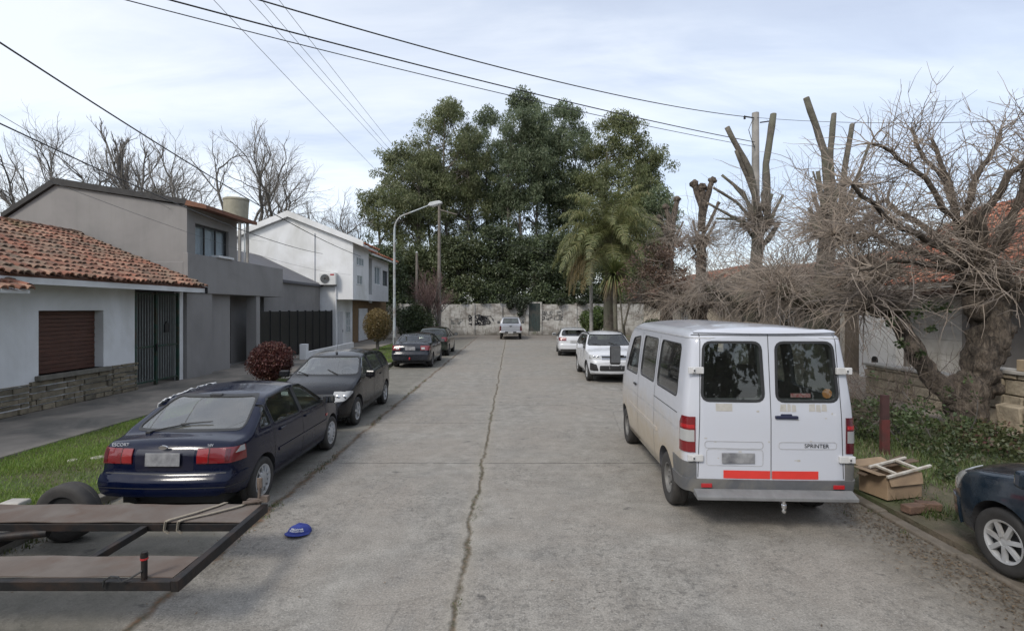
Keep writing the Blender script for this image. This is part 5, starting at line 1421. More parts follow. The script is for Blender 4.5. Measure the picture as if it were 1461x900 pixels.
m = MB(); m.obox((.0,-.17,1.285),(.04,.25,.036)); m.obox((.008,-.17,1.31),(.02,.13,.025)); cr.part(m, 'door_handle', nm('blue_black', (.02,.022,.05), None, 5, .4, 0), bevel=.012)
for k in range(5):
    m = MB(); m.obox((.012,-.13-.03*k,1.235-.008*(k%2)),(.004,.012,.014)); cr.part(m, 'paint_chip', worn)
for sy in (1, -1):
    for zz in (1.80, .82):
        m = MB(); yh = sy*(.80 if zz < 1 else .785); m.obox((.005+(.035 if zz > 1.3 else 0),yh+sy*.03,zz),(.035,.17,.075)); m.obox((-.015+(.035 if zz > 1.3 else 0),yh+sy*.055,zz),(.02,.03,.05)); hg = cr.part(m, 'hinge', nm('hinge_white', (.6,.6,.6), (.45,.44,.42), 7, .5, .05, .003), bevel=.006)
        m = MB(); m.obox((-.027+(.035 if zz > 1.3 else 0),yh+sy*.055,zz),(.006,.014,.02)); cr.part(m, 'bolt', M['plastic'], parent=hg)
    # wrap-round lamp
    big = M['red_lens'] if sy > 0 else M['dark_lens']
    pl = planes_of([(-.3,.88),(.16,.88),(.17,1.20),(.12,1.28),(-.3,1.28)], 'y')+[(Vector((0, sy*.825, 0)), Vector((0, -sy, 0)))]
    tl_ = cr.patch('tail_light', big, pl, .012, .018, keep=lambda q, n: q.x < .3)
    cr.patch('reverse_lens', M['clear_lens'] if sy > 0 else M['smoke_lens'], planes_of(rect(-.3,.15,1.0,1.13), 'y')+[(Vector((0, sy*.835, 0)), Vector((0, -sy, 0)))], .016, .008, parent=tl_, keep=lambda q, n: q.x < .3)
    cr.patch('brake_lens', M['red_bright'], planes_of(rect(-.3,.13,1.15,1.19), 'y')+[(Vector((0, sy*.835, 0)), Vector((0, -sy, 0)))], .016, .008, parent=tl_, keep=lambda q, n: q.x < .3)
# bumper, step, reflectors, tow ball
cr.patch('rear_bumper', M['grey_plastic'], planes_of(rect(-.3,.42,.44,.585), 'y'), .03, .05, keep=lambda q, n: abs(n.z) < .7 and q.x < .6)
for sy in (1, -1): cr.patch('corner_trim', M['grey_plastic'], planes_of(rect(-.3,.42,.585,.77), 'y')+[(Vector((0, sy*.815, 0)), Vector((0, -sy, 0)))], .012, .02, keep=lambda q, n: q.x < .5)
m = MB(); m.prism([(-.17,.405),(-.02,.42),(-.02,.485),(-.045,.49),(-.17,.445)], 'y', -.86, .86); cr.part(m, 'rear_step', nm('step_grey', (.20,.20,.20), (.13,.13,.13), 5, .55, .2, .004), bevel=.008)
for sy in (1, -1):
    m = MB(); m.obox((-.035,sy*.72,.525),(.012,.12,.045)); cr.part(m, 'reflector', M['red_bright'], bevel=.004)
m = MB(); m.bar((.05,-.07,.36),(-.15,-.07,.36),.05,.04); m.tube([(-.15,-.07,.32),(-.15,-.07,.42)], .018, 10); m.lathe([(.002,-.028),(.02,-.02),(.026,0),(.02,.02),(.002,.028)], (-.15,-.07,.30), 'z', 14); m.lathe([(.002,.02),(.03,.02),(.03,-.01),(.002,-.01)], (-.15,-.07,.345), 'z', 10); cr.part(m, 'tow_ball', M['chrome'], smooth=True)
# flanks
for sy in (1, -1):
    strip(cr, 'side_crease', M['plate_light'], rect(.25,4.2,1.085,1.094), 'y', SIDE(sy), .002, 0)
    strip(cr, 'side_moulding', van, rect(1.30,3.42,.82,.87), 'y', SIDE(sy), .012, .012)
    strip(cr, 'door_rail', M['plastic'], rect(.3,1.5,1.268,1.278), 'y', SIDE(sy), .0025, 0)
    for x in (1.47, 2.62): strip(cr, 'door_seam', M['plastic'], rect(x,x+.009,.45,2.12), 'y', SIDE(sy), .002, 0)
    strip(cr, 'roof_gutter', M['plate_light'], rect(.1,3.4,2.155,2.168), 'y', SIDE(sy), .006, .01)
handles(cr, (2.82,), 1.25, M['plastic'])
mirror(cr, 3.98, 1.62, .98, M['plastic'], (.13,.20,.36))
for x, y in ((2.95,.42),(2.95,-.42),(1.9,.45),(1.9,-.1),(1.0,.45),(1.0,-.1)):
    m = MB(); m.obox((x,y,1.25),(.16,.46,.62),(0,R(-10),0)); m.obox((x-.07,y,1.68),(.10,.28,.20),(0,R(-8),0)); m.obox((x+.22,y,.98),(.5,.48,.14)); cr.part(m, 'seat', M['interior'], bevel=.05)
dash(cr, 4.0, 1.18, .78)
underside(cr, .5, 4.5, .7, .36)
# stickers inside the right rear window: a red strip and an orange round one
m = MB(); m.box(.055,.058,-.46,-.24,1.50,1.545); o = cr.part(m, 'window_sticker', nm('sticker_red', (.45,.05,.06), (.6,.45,.45), 40, .5, 0))
m = MB(); m.lathe([(.002,.0),(.055,.0),(.055,.004),(.002,.004)], (.052,-.64,1.545), 'x', 9); cr.part(m, 'window_sticker', nm('sticker_orange', (.62,.28,.08), (.5,.2,.08), 30, .5, 0))
# ================================================================ trees and plants
def rv(rnd, s=1): return Vector((rnd.gauss(0, s), rnd.gauss(0, s), rnd.gauss(0, s)))
def twig(mb, rnd, p, d, ln, r, segs=4, curl=.18, grav=0., n=3, tip=.35):
    p = Vector(p); d = Vector(d).normalized(); pts = [p.copy()]; st = ln/segs
    for i in range(segs):
        d = (d+rv(rnd, curl)+Vector((0,0,grav))).normalized(); p = p+d*st; pts.append(p.copy())
    mb.tube(pts, [r*(1-(1-tip)*i/segs) for i in range(segs+1)], n, cap=False)
    return pts
def grow(trunk, crown, rnd, p, d, ln, r, lev, maxlev, up=.10, spread=.75, kids=(5,5,4,4,3), curl=.13, thin=.03, shrink=.62):
    segs = 5 if lev < 2 else 4
    mb = trunk if r > thin else crown
    pts = twig(mb, rnd, p, d, ln, r, segs, curl, up, 7 if r > .08 else 5 if r > .03 else 3, .5)
    if lev >= maxlev: return
    k = kids[min(lev, len(kids)-1)]
    for i in range(k):
        f = rnd.uniform(.30, 1.0) if lev else rnd.uniform(.42, 1.0)
        if i == 0: f = 1.0
        q = f*segs; a = min(int(q), segs-1); pp = pts[a].lerp(pts[a+1], q-a)
        dd = (pts[a+1]-pts[a]).normalized()
        sd = rv(rnd); sd = (sd-dd*sd.dot(dd)).normalized()
        nd = (dd*(1.0 if i else 1.6)+sd*spread*rnd.uniform(.6, 1.3)).normalized()
        grow(trunk, crown, rnd, pp, nd, ln*shrink*rnd.uniform(.75, 1.2), r*(.75 if i == 0 else rnd.uniform(.42, .6))*(1-.15*f), lev+1, maxlev, up, spread, kids, curl, thin, shrink)

def leafcloud(mb, rnd, c, rad, n, ln, wd, droop=.0, squash=.8, shell=.45):
    c = Vector(c)
    for _ in range(n):
        u = rv(rnd).normalized(); r = rad*(shell+(1-shell)*rnd.random()**.7) if rnd.random() < .8 else rad*rnd.random()
        p = c+Vector((u.x*r, u.y*r, u.z*r*squash))
        a = (rv(rnd).normalized()+Vector((0,0,-droop))+u*.3).normalized()
        b = a.cross(rv(rnd)).normalized(); l = ln*rnd.uniform(.6, 1.3); w = wd*rnd.uniform(.7, 1.2)
        mb.add([tuple(p-a*l*.5), tuple(p+b*w*.5), tuple(p+a*l*.5), tuple(p-b*w*.5)], [(0,1,2,3)])

# ---- bare trees behind the left houses
far = [(10,215,47,'small'), (60,195,47,''), (112,162,50,''), (160,178,47,''), (205,150,46,'ivy'), (262,198,44,''), (335,182,47,''), (385,176,46,''), (440,250,52,''), (492,272,54,'')]
labs = ['tall bare tree cut off by the left photo edge above the clay roof', 'bare tree with open forked crown near the left edge, above the grey gable', 'bare tree with two upright leaders above the peak of the grey gable', 'slender bare tree immediately left of the ivy clad one',
        'bare tree with its trunk wrapped in dark ivy', 'bare tree with a sawn top and few limbs, right of the ivy clad one', 'bare tree left of the water tank, with fine upright twigs', 'broad bare tree rising behind the water tank', 'bare tree rising behind the peak of the white gabled house', 'low bare tree showing over the right roof slope of the white gabled house']
for i, ((px, py, Y, kind), lb) in enumerate(zip(far, labs)):
    rnd = random.Random(50+i); top = P(px, py, Y); bx_ = top.x+rnd.uniform(-.6,.6)
    T = thing('bare_tree', lb, 'tree', (bx_, Y, 0), group='bare trees behind the houses on the left')
    tr, crn = MB(), MB(); hgt = top.z
    base = Vector((bx_, Y, 0)); r0 = .30*hgt/18
    lean = Vector((rnd.uniform(-.06,.06), 0, 1))
    if kind == 'ivy': grow(tr, crn, rnd, base, (.05,0,1), hgt*.55, r0*1.0, 0, 5, .16, .62, (7,6,5,4,3), .07, .035, .44)
    else:
        tr.tube([base, base+lean*hgt*.28], [r0*1.25, r0], 9)
        f0 = base+lean*hgt*.27
        nl = 3 if i % 2 else 2
        for q in range(nl):
            a = 2*math.pi*q/nl+rnd.uniform(-.5,.5)
            grow(tr, crn, rnd, f0, (math.cos(a)*.42+lean.x, math.sin(a)*.42, 1), hgt*.325, r0*.62, 0, 5, .05, .76, (3,5,4,4,3), .13, .03, .62)
    tr.build('trunk', M['bark_grey'], T, smooth=True, fix=False, angle=180)
    crn.build('crown', M['twig_far'], T, fix=False)
    if kind == 'ivy':
        iv = MB()
        for k in range(26):
            z = hgt*(.22+.42*k/26); leafcloud(iv, rnd, (bx_+.05*z, Y, z), .55 if k > 5 else 1.0, 150, .22, .16, .3, 1.0, .7)
        iv.build('ivy', leafmat('ivy_leaf', (.022,.035,.014), (.05,.065,.028)), T, fix=False)

# ---- gum trees beyond the end wall
gum_leaf = [leafmat('gum_leaf', (.11,.135,.06), (.22,.24,.12), (.32,.32,.19), trans=.5), leafmat('gum_leaf_blue', (.10,.135,.075), (.19,.23,.13), (.28,.30,.19), trans=.5), leafmat('gum_leaf_olive', (.11,.135,.06), (.21,.232,.105), (.31,.305,.17), trans=.5)]
gums = [  # px centre, py top, Y, half width m, py crown bottom, leaf, clumps
 (572, 200, 57, 4.6, 330, 0, 30, 'gum tree with rounded olive crown at the left end of the tall row'),
 (640, 138, 60, 5.2, 300, 0, 46, 'tall broad gum tree second from the left in the row, sky showing between its stems'),
 (695, 148, 66, 4.2, 320, 1, 34, 'gum tree standing back between the broad left one and the tallest one'),
 (745, 122, 60, 4.0, 300, 1, 48, 'tallest gum tree in the middle of the row'),
 (805, 140, 62, 4.0, 320, 1, 44, 'blue green gum tree just right of the tallest one'),
 (888, 155, 58, 4.9, 330, 2, 46, 'olive tinted gum tree at the right end of the tall row'),
 (940, 262, 54, 1.7, 340, 1, 9, 'small narrow gum tree below the right end of the tall row'),
]
for i, (px, py, Y, hw_, pb, lf, nc, lb) in enumerate(gums):
    rnd = random.Random(100+i); top = P(px, py, Y); bot = P(px, pb, Y).z; X = top.x; hgt = top.z
    T = thing('gum_tree', lb, 'tree', (X, Y, 0), group='gum trees behind the end wall')
    tr, lv = MB(), MB()
    stems = []
    for q in range(3 if hw_ > 3 else 1):
        e = Vector((X+(q-1)*hw_*.38+rnd.uniform(-.4,.4), Y+rnd.uniform(-1.4,1.4), hgt*(rnd.uniform(.82,.90) if q == 1 else rnd.uniform(.66,.76))))
        b = Vector((X+(q-1)*.5, Y+rnd.uniform(-.4,.4), 0)); pts = []
        for k in range(9):
            u = k/8; pts.append(b.lerp(e, u)+Vector((math.sin(u*5+q)*.25+(q-1)*hw_*.2*math.sin(u*math.pi), rnd.uniform(-.15,.15), 0)))
        tr.tube(pts, [.27*(1-.8*k/8) for k in range(9)], 8, cap=False); stems.append(pts)
    for k in range(int(nc*1.45)):
        # clumps fill a tall, uneven crown
        for _ in range(40):
            u, v, w = rnd.uniform(-1,1), rnd.uniform(-1,1), rnd.random()
            prof = (math.sin(math.pi*min(1, .14+w*.75))**.6)*(1.0-.14*w)
            if u*u+v*v < prof*prof and (u*u+v*v > .16*prof*prof or w > .8): break
        cz = bot+(hgt-1.3-bot)*w; rr = rnd.uniform(.8, 2.0)*(1.0-.22*w)*(hw_/4.6)**.35
        c = Vector((X+u*hw_*.92, Y+v*hw_*.8, cz))
        st = rnd.choice(stems); a = min(st, key=lambda p: abs(p.z-(cz-2.2-rnd.random()*1.5)))
        md = a.lerp(c, .5)+Vector((rnd.uniform(-.4,.4), 0, -.3))
        tr.tube([a, md, c], [.075, .05, .015], 5, cap=False)
        leafcloud(lv, rnd, c, rr, int(205*rr*rr), .36, .10, 1.1, .85, .15)
        for _ in range(3):
            cc = c+Vector((rnd.uniform(-1.2,1.2), rnd.uniform(-1,1), rnd.uniform(-1.3,.5)))*rr
            leafcloud(lv, rnd, cc, rr*.62, int(62*rr*rr), .36, .10, 1.1, .8, .1)
    for q in (-1, 0, 1):
        leafcloud(lv, rnd, (X+q*.9, Y, hgt-1.0-abs(q)*.8), 1.1, 330, .42, .13, .9, .9, .3)
    for k in range(58 if hw_ > 3 else 8):   # wisps hanging among the bare stems
        st = rnd.choice(stems); a = st[rnd.randint(2, 6)]
        c = a+Vector((rnd.uniform(-2.4,2.4), rnd.uniform(-1.5,1.5), rnd.uniform(-.3,1.4)))
        tr.tube([a, a.lerp(c,.6)+Vector((0,0,.15)), c], [.04,.03,.01], 4, cap=False); q_ = rnd.uniform(.5,1.5); leafcloud(lv, rnd, c, q_, int(150*q_*q_)+40, .36, .10, 1.0, .9, .1)
    tr.build('trunk', M['bark_gum'], T, smooth=True, fix=False, angle=180)
    lv.build('crown', gum_leaf[lf], T, fix=False)

# ---- dark evergreens between the gums and the wall
dk_leaf = leafmat('evergreen_leaf', (.042,.058,.03), (.085,.11,.05), (.13,.15,.07), trans=.25)
dk_leaf2 = leafmat('evergreen_leaf_b', (.055,.072,.032), (.11,.13,.055), (.14,.15,.07), trans=.2)
und = [(548,350,50,2.2,0,'loose evergreen behind the far terrace house'), (600,352,54,3.0,1,'dark evergreen behind the wooden pole'), (652,338,53,3.4,1,'yellowish green evergreen above the left graffiti'), (708,325,54,3.4,0,'dark evergreen above the silver pickup'),
       (762,335,53,3.3,0,'dark evergreen above the green black door'), (815,330,54,3.2,0,'dark evergreen left of the palm'), (868,318,55,3.4,0,'dark evergreen behind the palm'), (925,335,52,3.0,1,'evergreen right of the palm at the foot of the row')]
for i, (px, py, Y, hw_, lf, lb) in enumerate(und):
    rnd = random.Random(200+i); top = P(px, py, Y); X = top.x
    T = thing('evergreen_tree', lb, 'tree', (X, Y, 0), group='dark evergreens behind the end wall')
    tr, lv = MB(), MB(); tr.tube([(X,Y,0),(X+.1,Y,top.z*.5),(X,Y,top.z*.9)], [.22,.16,.05], 8)
    for k in range(78):
        w = rnd.random()**.8; a = rnd.uniform(0, 6.28); pr = hw_*(1.12-.55*w**1.6)*rnd.uniform(.3, 1)
        c = Vector((X+math.cos(a)*pr, Y+math.sin(a)*pr*.7, 1.0+(top.z-1.4)*w)); rr = rnd.uniform(.8, 1.4)
        tr.tube([(X, Y, max(1.5, c.z-1.2)), c], [.05, .015], 4, cap=False)
        leafcloud(lv, rnd, c, rr, int(240*rr*rr), .30, .12, .5, .75, .4)
    for k in range(16):
        a = rnd.uniform(0, 6.28); c = Vector((X+math.cos(a)*hw_*rnd.uniform(.2,1), Y+math.sin(a)*hw_*.6, rnd.uniform(2.6,4.8))); tr.tube([(X, Y, 2), c], [.04, .015], 4, cap=False); leafcloud(lv, rnd, c, rnd.uniform(.8,1.1), 240, .30, .12, .5, .85, .2)
    tr.build('trunk', M['bark_gum'], T, smooth=True, fix=False, angle=180); lv.build('crown', (dk_leaf, dk_leaf2)[lf], T, fix=False)

# ivy hanging over the end wall
rnd = random.Random(31); mb = MB()
for (px, py, r_) in ((735,428,.7),(744,438,.6),(728,436,.45),(752,430,.5),(715,425,.5),(800,430,.5),(690,428,.45),(742,448,.3),(660,428,.4),(830,430,.5),(850,425,.6)):
    c = P(px, py, 48.45); leafcloud(mb, rnd, c, r_, int(420*r_), .22, .14, .5, .8, .2)
o = mb.build('ivy', leafmat('dark_ivy', (.014,.02,.01), (.03,.04,.018), trans=.1), fix=False); tag(o, 'dark ivy spilling over the top of the graffitied end wall', 'ivy')

# ---- palm and cabbage-tree
def frond(mb, rach, rnd, base, d, ln, sag, nl, leaf, wd=.035):
    p = Vector(base); d = Vector(d).normalized(); pts = [p.copy()]; n = 14
    for i in range(n):
        d = (d+Vector((0,0,-sag*(i/n)**.8/n*3.2))).normalized(); p = p+d*ln/n; pts.append(p.copy())
    rach.tube(pts, [.035*(1-.85*i/n) for i in range(n+1)], 5, cap=False)
    for k in range(nl):
        u = .12+.88*k/nl; q = u*n; a = min(int(q), n-1); pp = pts[a].lerp(pts[a+1], q-a); t = (pts[a+1]-pts[a]).normalized()
        s = t.cross(Vector((0,0,1))); 
        if s.length < .05: s = Vector((1,0,0))
        s.normalize(); l = leaf*math.sin(math.pi*min(.97,.18+u*.80))*rnd.uniform(.8,1.15)+.08
        for sg in (1, -1):
            dd = (s*sg*.85+t*.5+Vector((0,0,rnd.uniform(-.45,.35)))).normalized(); m1 = pp+dd*l*.55; e = pp+dd*l*.85+Vector((0,0,-l*.42))
            w = t*wd*.5
            mb.add([tuple(pp-w*.6),tuple(pp+w*.6),tuple(m1+w),tuple(m1-w),tuple(e)], [(0,1,2,3),(3,2,4)])
rnd = random.Random(61); PX, PY = 5.62, 30.0
T = thing('palm_tree', 'feathery palm with drooping fronds, its lower left fronds dry and brown', 'palm', (PX, PY, 0))
tr, gr_, br_ , ra = MB(), MB(), MB(), MB()
pts = [(PX, PY, 0), (PX+.02, PY, 1.2), (PX, PY, 3.2), (PX+.05, PY, 5.2), (PX+.02, PY, 6.2)]
tr.tube(pts, [.40,.33,.30,.27,.20], 14, lump=.08, lsc=4)
tr.build('trunk', M['bark_pale'], T, smooth=True, fix=False, angle=180)
c0 = Vector((PX, PY, 6.2))
for k in range(46):
    a = 2.4*k+rnd.uniform(-.2,.2); el = 1.35-1.5*k/46; ln = rnd.uniform(3.3, 4.5)
    frond(gr_, ra, rnd, c0+Vector((0,0,.25-.5*k/46)), (math.cos(a)*math.cos(el), math.sin(a)*math.cos(el), math.sin(el)), ln, 1.15+.35*k/46, 74, .80, .045)
for k in range(8):
    a = math.pi*(.75+.06*k)+rnd.uniform(-.15,.15); frond(br_, ra, rnd, c0+Vector((0,0,-.25)), (math.cos(a), math.sin(a)*.7, .15-.06*k), rnd.uniform(3.5,4.3), 1.9, 60, .80)
gr_.build('fronds', leafmat('palm_leaf', (.10,.12,.045), (.20,.21,.085), (.29,.26,.12), trans=.4), T, fix=False)
br_.build('dry_fronds', leafmat('dry_palm', (.19,.145,.065), (.30,.22,.10), (.15,.15,.07), trans=.3), T, fix=False)
ra.build('stalks', nm('palm_stalk', (.15,.14,.07), (.10,.10,.05), 5, .7, 0), T, fix=False, smooth=True, angle=180)

rnd = random.Random(62); X, Y = 5.35, 27.0
T = thing('cabbage_tree', 'spiky cabbage tree with a ball of sword shaped leaves in front of the palm trunk', 'plant', (X, Y, 0))
tr, lv, dl = MB(), MB(), MB(); tr.tube([(X+.1,Y,0),(X+.05,Y,2),(X,Y,4.1)], [.13,.11,.12], 9, lump=.1); tr.tube([(X+.7,Y+.3,0),(X+.55,Y+.3,1.5),(X+.9,Y+.2,3.0)], [.08,.06,.05], 7); tr.tube([(X+.5,Y+.2,0),(X+.5,Y+.2,1.2),(X+.3,Y+.1,3.2)], [.06,.05,.04], 7)
for k in range(420):
    u = rv(rnd).normalized(); 
    if u.z < -.85: continue
    l = rnd.uniform(.95,1.35); p = Vector((X, Y, 4.25))+u*.06; mid = p+u*l*.6+Vector((0,0,.03)); e = p+u*l+Vector((0,0,-l*(.16 if u.z > -.1 else .38)))
    s = u.cross(Vector((0,0,1))); s = s.normalized()*.026 if s.length > .05 else Vector((.026,0,0))
    (dl if u.z < -.45 and rnd.random() < .8 else lv).add([tuple(p-s*.7),tuple(p+s*.7),tuple(mid+s),tuple(mid-s),tuple(e)], [(0,1,2,3),(3,2,4)])
tr.build('trunk', M['bark_pale'], T, smooth=True, fix=False, angle=180); lv.build('leaves', leafmat('sword_leaf', (.075,.10,.03), (.15,.17,.055), (.20,.20,.08)), T, fix=False); dl.build('dry_leaves', leafmat('dry_sword', (.17,.125,.05), (.24,.18,.08)), T, fix=False)

# ---- shrubs
def shrub(name, label, cat, c, rad, n, ln, wd, mat, squash=.8, core=None, stem=None, shell=.6, lobes=0, seed=1, group=None):
    rnd = random.Random(seed); c = Vector(c); T = thing(name, label, cat, (c.x, c.y, .1), group=group); lv = MB()
    if lobes:
        if lobes > 20: leafcloud(lv, rnd, c, rad*.95, n//2, ln, wd, 0, squash, .7)
        for k in range(lobes):
            u = rv(rnd).normalized(); leafcloud(lv, rnd, c+Vector((u.x*rad*.6, u.y*rad*.6, u.z*rad*.5*squash)), rad*rnd.uniform(.40,.62), n//lobes, ln, wd, .1, .9, .5)
    else: leafcloud(lv, rnd, c, rad, n, ln, wd, 0, squash, shell)
    lv.build('foliage', mat, T, fix=False)
    tr = MB()
    for k in range(9 if not stem else 5):
        u = rv(rnd).normalized(); b = Vector((c.x+rnd.uniform(-.1,.1), c.y+rnd.uniform(-.1,.1), .1)); tr.tube([b, b.lerp(c,.7)+u*rad*.1, c+Vector((u.x,u.y,abs(u.z)*.6))*rad*.8], [stem or .03, (stem or .03)*.8, .008], 6, cap=False)
    tr.build('stem', M['bark_grey'], T, smooth=True, fix=False, angle=180)
    return T
redl = leafmat('red_leaf', (.055,.018,.018), (.11,.036,.03), (.16,.09,.055), trans=.2)
T = shrub('round_bush', 'dark red clipped round bush in front of the grey house', 'bush', (-7.72, 16.6, .82), .70, 13500, .07, .038, redl, .95, lobes=22, seed=3)
shrub('shrub', 'brown leafed rounded shrub before the brown ground floor of the terrace house', 'shrub', (-7.75, 30.0, 1.55), .85, 7000, .09, .05, leafmat('brown_leaf', (.12,.085,.03), (.20,.14,.055), (.12,.12,.04)), 1.15, stem=.06, shell=.5, seed=4)
shrub('hedge', 'dark green bushy hedge left of the end wall', 'hedge', (-7.4, 40.2, 1.5), 1.75, 9000, .16, .10, dk_leaf, .85, lobes=9, seed=5)
shrub('shrub', 'bright green leafy shrub at the right end of the boundary wall', 'shrub', (5.7, 37.5, 1.75), 1.35, 6500, .18, .11, leafmat('shrub_leaf', (.045,.075,.02), (.10,.14,.04), (.14,.17,.06)), .95, lobes=8, seed=6)
for (x_, y_, z_, r_, n_, sd_, lb) in ((6.75,25.0,1.0,1.1,5500,7,'dark green shrub under the cabbage tree'), (7.9,22.5,.9,.9,3800,8,'low dark shrub between the palm and the van roof')):
    shrub('shrub', lb, 'shrub', (x_, y_, z_), r_, n_, .15, .06, dk_leaf, .9, lobes=7, seed=sd_)
# bare reddish young tree by the wooden pole
rnd = random.Random(71); T = thing('bare_shrub', 'bare reddish brown young tree beside the wooden pole', 'tree', (-6.0, 40.4, 0)); tr, cw = MB(), MB()
for q in range(5):
    a = 2*math.pi*q/5; grow(tr, cw, rnd, (-6.0+.1*math.cos(a), 40.4, 0), (math.cos(a)*.22, math.sin(a)*.2, 1), 2.6, .085, 0, 4, .08, .6, (6,6,5,4), .12, .03, .55)
tr.build('trunk', M['bark_grey'], T, smooth=True, fix=False, angle=180); cw.build('crown', nm('reddish_twigs', (.15,.095,.085), (.09,.06,.055), 2, .9, 0), T, fix=False)
# dry copper-leaved small tree left of the pollards
rnd = random.Random(72); T = thing('copper_tree', 'small tree with dry reddish brown leaves right of the palm', 'tree', (7.1, 24.5, .1)); tr, lv = MB(), MB()
tr.tube([(7.1,24.5,.1),(7.05,24.5,1.8),(7.2,24.5,3.2)], [.09,.08,.06], 8)
for k in range(60):
    w = rnd.random(); c = Vector((7.25+rnd.gauss(0,.75), 24.5+rnd.gauss(0,.7), 3.1+2.3*w)); tr.tube([(7.15,24.5,2.7+1.2*w), c], [.03,.008], 4, cap=False); leafcloud(lv, rnd, c, .42, 75, .15, .06, .4, .9, .1)
tr.build('trunk', M['bark'], T, smooth=True, fix=False, angle=180); lv.build('crown', leafmat('copper_leaf', (.11,.068,.048), (.19,.125,.085), (.075,.05,.05)), T, fix=False)

# ---- pollarded street trees on the right
def sprout(tw, rnd, p, d, ln, r, grav, side=2):
    pts = twig(tw, rnd, p, d, ln, r, 6, .24, grav, 3, .25)
    for k in range(side):
        a = rnd.randint(1, 5); dd = (pts[a+1]-pts[a]).normalized(); s = rv(rnd).normalized()
        twig(tw, rnd, pts[a], dd+s*.95, ln*rnd.uniform(.25,.5), r*.55, 3, .15, grav, 3, .4)
def fountain(tw, rnd, p, n, ln, spread=1.0, grav=-.10, r=.010, bias=(0,0,0), zmin=-.35):
    for k in range(n):
        d = rv(rnd).normalized()
        if d.z < zmin: d.z = -d.z*.6
        d = d*spread+Vector(bias); l = ln*rnd.uniform(.45, 1.25)
        sprout(tw, rnd, Vector(p)+d.normalized()*.06, d, l, r*rnd.uniform(.7,1.3), grav*rnd.uniform(.4,1.6))
def limb(tr, pts, r0, r1, n=12, lump=.22):
    m = 6; out = []
    for a, b in zip(pts, pts[1:]):
        for k in range(m): out.append(Vector(a).lerp(Vector(b), k/m))
    out.append(Vector(pts[-1])); q = len(out)
    tr.tube(out, [r0+(r1-r0)*i/(q-1) for i in range(q)], n, lump=lump, lsc=4.2)
def knob(tr, rnd, p, r):
    """swollen pollard head"""
    p = Vector(p); n = 14; pr = []
    b = len(tr.v)
    for i in range(n+1):
        th = math.pi*i/n
        for k in range(20):
            a = 2*math.pi*k/20; u = Vector((math.sin(th)*math.cos(a), math.sin(th)*math.sin(a), math.cos(th)))
            rr = r*(1+.42*noise.noise((p+u*r)*4.5)+.26*noise.noise((p+u*r)*11)+.12*noise.noise((p+u*r)*23)); tr.v.append(tuple(p+u*rr))
    for i in range(n):
        for k in range(20): tr.f.append((b+i*20+k, b+(i+1)*20+k, b+(i+1)*20+(k+1) % 20, b+i*20+(k+1) % 20)); tr.mi.append(0)
twig_m = [M['twig'], nm('twigs_grey', (.34,.29,.24), (.17,.145,.12), 2.2, .9, 0, blot=(.19,.165,.15), blot_scale=1.1)]

# the big gnarled one by the garage house
rnd = random.Random(81)
T = thing('pollard_tree', 'nearest gnarled street tree with a knobbly forked trunk and bare twigs, by the stone wall', 'tree', (9.05, 10.4, .1), group='pollarded street trees on the right')
tr, tw = MB(), MB(); Y0 = 10.4
Q = lambda px, py, dy=0: P(px, py, Y0+dy)
limb(tr, [Q(1384,628), Q(1381,600), Q(1378,570), Q(1380,545)], .36, .30, 26, .36)
limb(tr, [Q(1372,575), Q(1338,548,.1), Q(1312,512,.1), Q(1288,470,.2), Q(1262,440,.3), Q(1236,432,.4)], .20, .13, 20, .42)
limb(tr, [Q(1376,565), Q(1396,535), Q(1402,500), Q(1416,462), Q(1412,425), Q(1400,395)], .32, .28, 24, .50)
for (px, py, r_) in ((1405,548,.30),(1412,500,.33),(1424,470,.30),(1398,440,.32),(1385,398,.34),(1418,405,.34),(1440,420,.26),(1345,547,.17),(1255,437,.26),(1228,432,.20),(1304,496,.17),(1372,572,.26),(1286,462,.16),(1278,436,.2)): knob(tr, rnd, Q(px, py, rnd.uniform(-.15,.2)), r_*.82)
heads = [(Q(1390,385), 1), (Q(1420,395,.3), 1), (Q(1250,435,.3), .6), (Q(1236,432,.3), .6), (Q(1440,415,-.2), .8)]
stems = [  # strong shoots rising from the head
 [Q(1392,385),Q(1370,335,.2),Q(1362,285,.3),Q(1346,240,.5),Q(1330,200,.6)], [Q(1392,385),Q(1368,320,-.2),Q(1318,255,-.3),Q(1285,225,-.4),Q(1243,205,-.5)],
 [Q(1395,380),Q(1378,300,.1),Q(1392,250,.2),Q(1418,215,.4),Q(1428,185,.5)], [Q(1400,385),Q(1398,310,-.3),Q(1440,250,-.5),Q(1475,220,-.6),Q(1500,190,-.7)],
 [Q(1392,380),Q(1372,330,.5),Q(1350,260,.8),Q(1310,215,1.0),Q(1300,185,1.1)], [Q(1405,385),Q(1430,320,.3),Q(1480,270,.5),Q(1540,230,.6)],
 [Q(1385,385),Q(1330,345,-.6),Q(1262,310,-1.0),Q(1215,262,-1.3)], [Q(1385,390),Q(1320,365,.4),Q(1245,335,.8),Q(1160,338,1.1)],
 [Q(1385,380),Q(1330,330,.8),Q(1260,285,1.2),Q(1200,305,1.5)], [Q(1375,385),Q(1300,372,-.7),Q(1225,385,-1.1)],
 [Q(1410,385,.1),Q(1440,330,-.4),Q(1468,255,-.5),Q(1464,205,-.5)], [Q(1420,390),Q(1470,370,-.3),Q(1530,350,-.4)]]
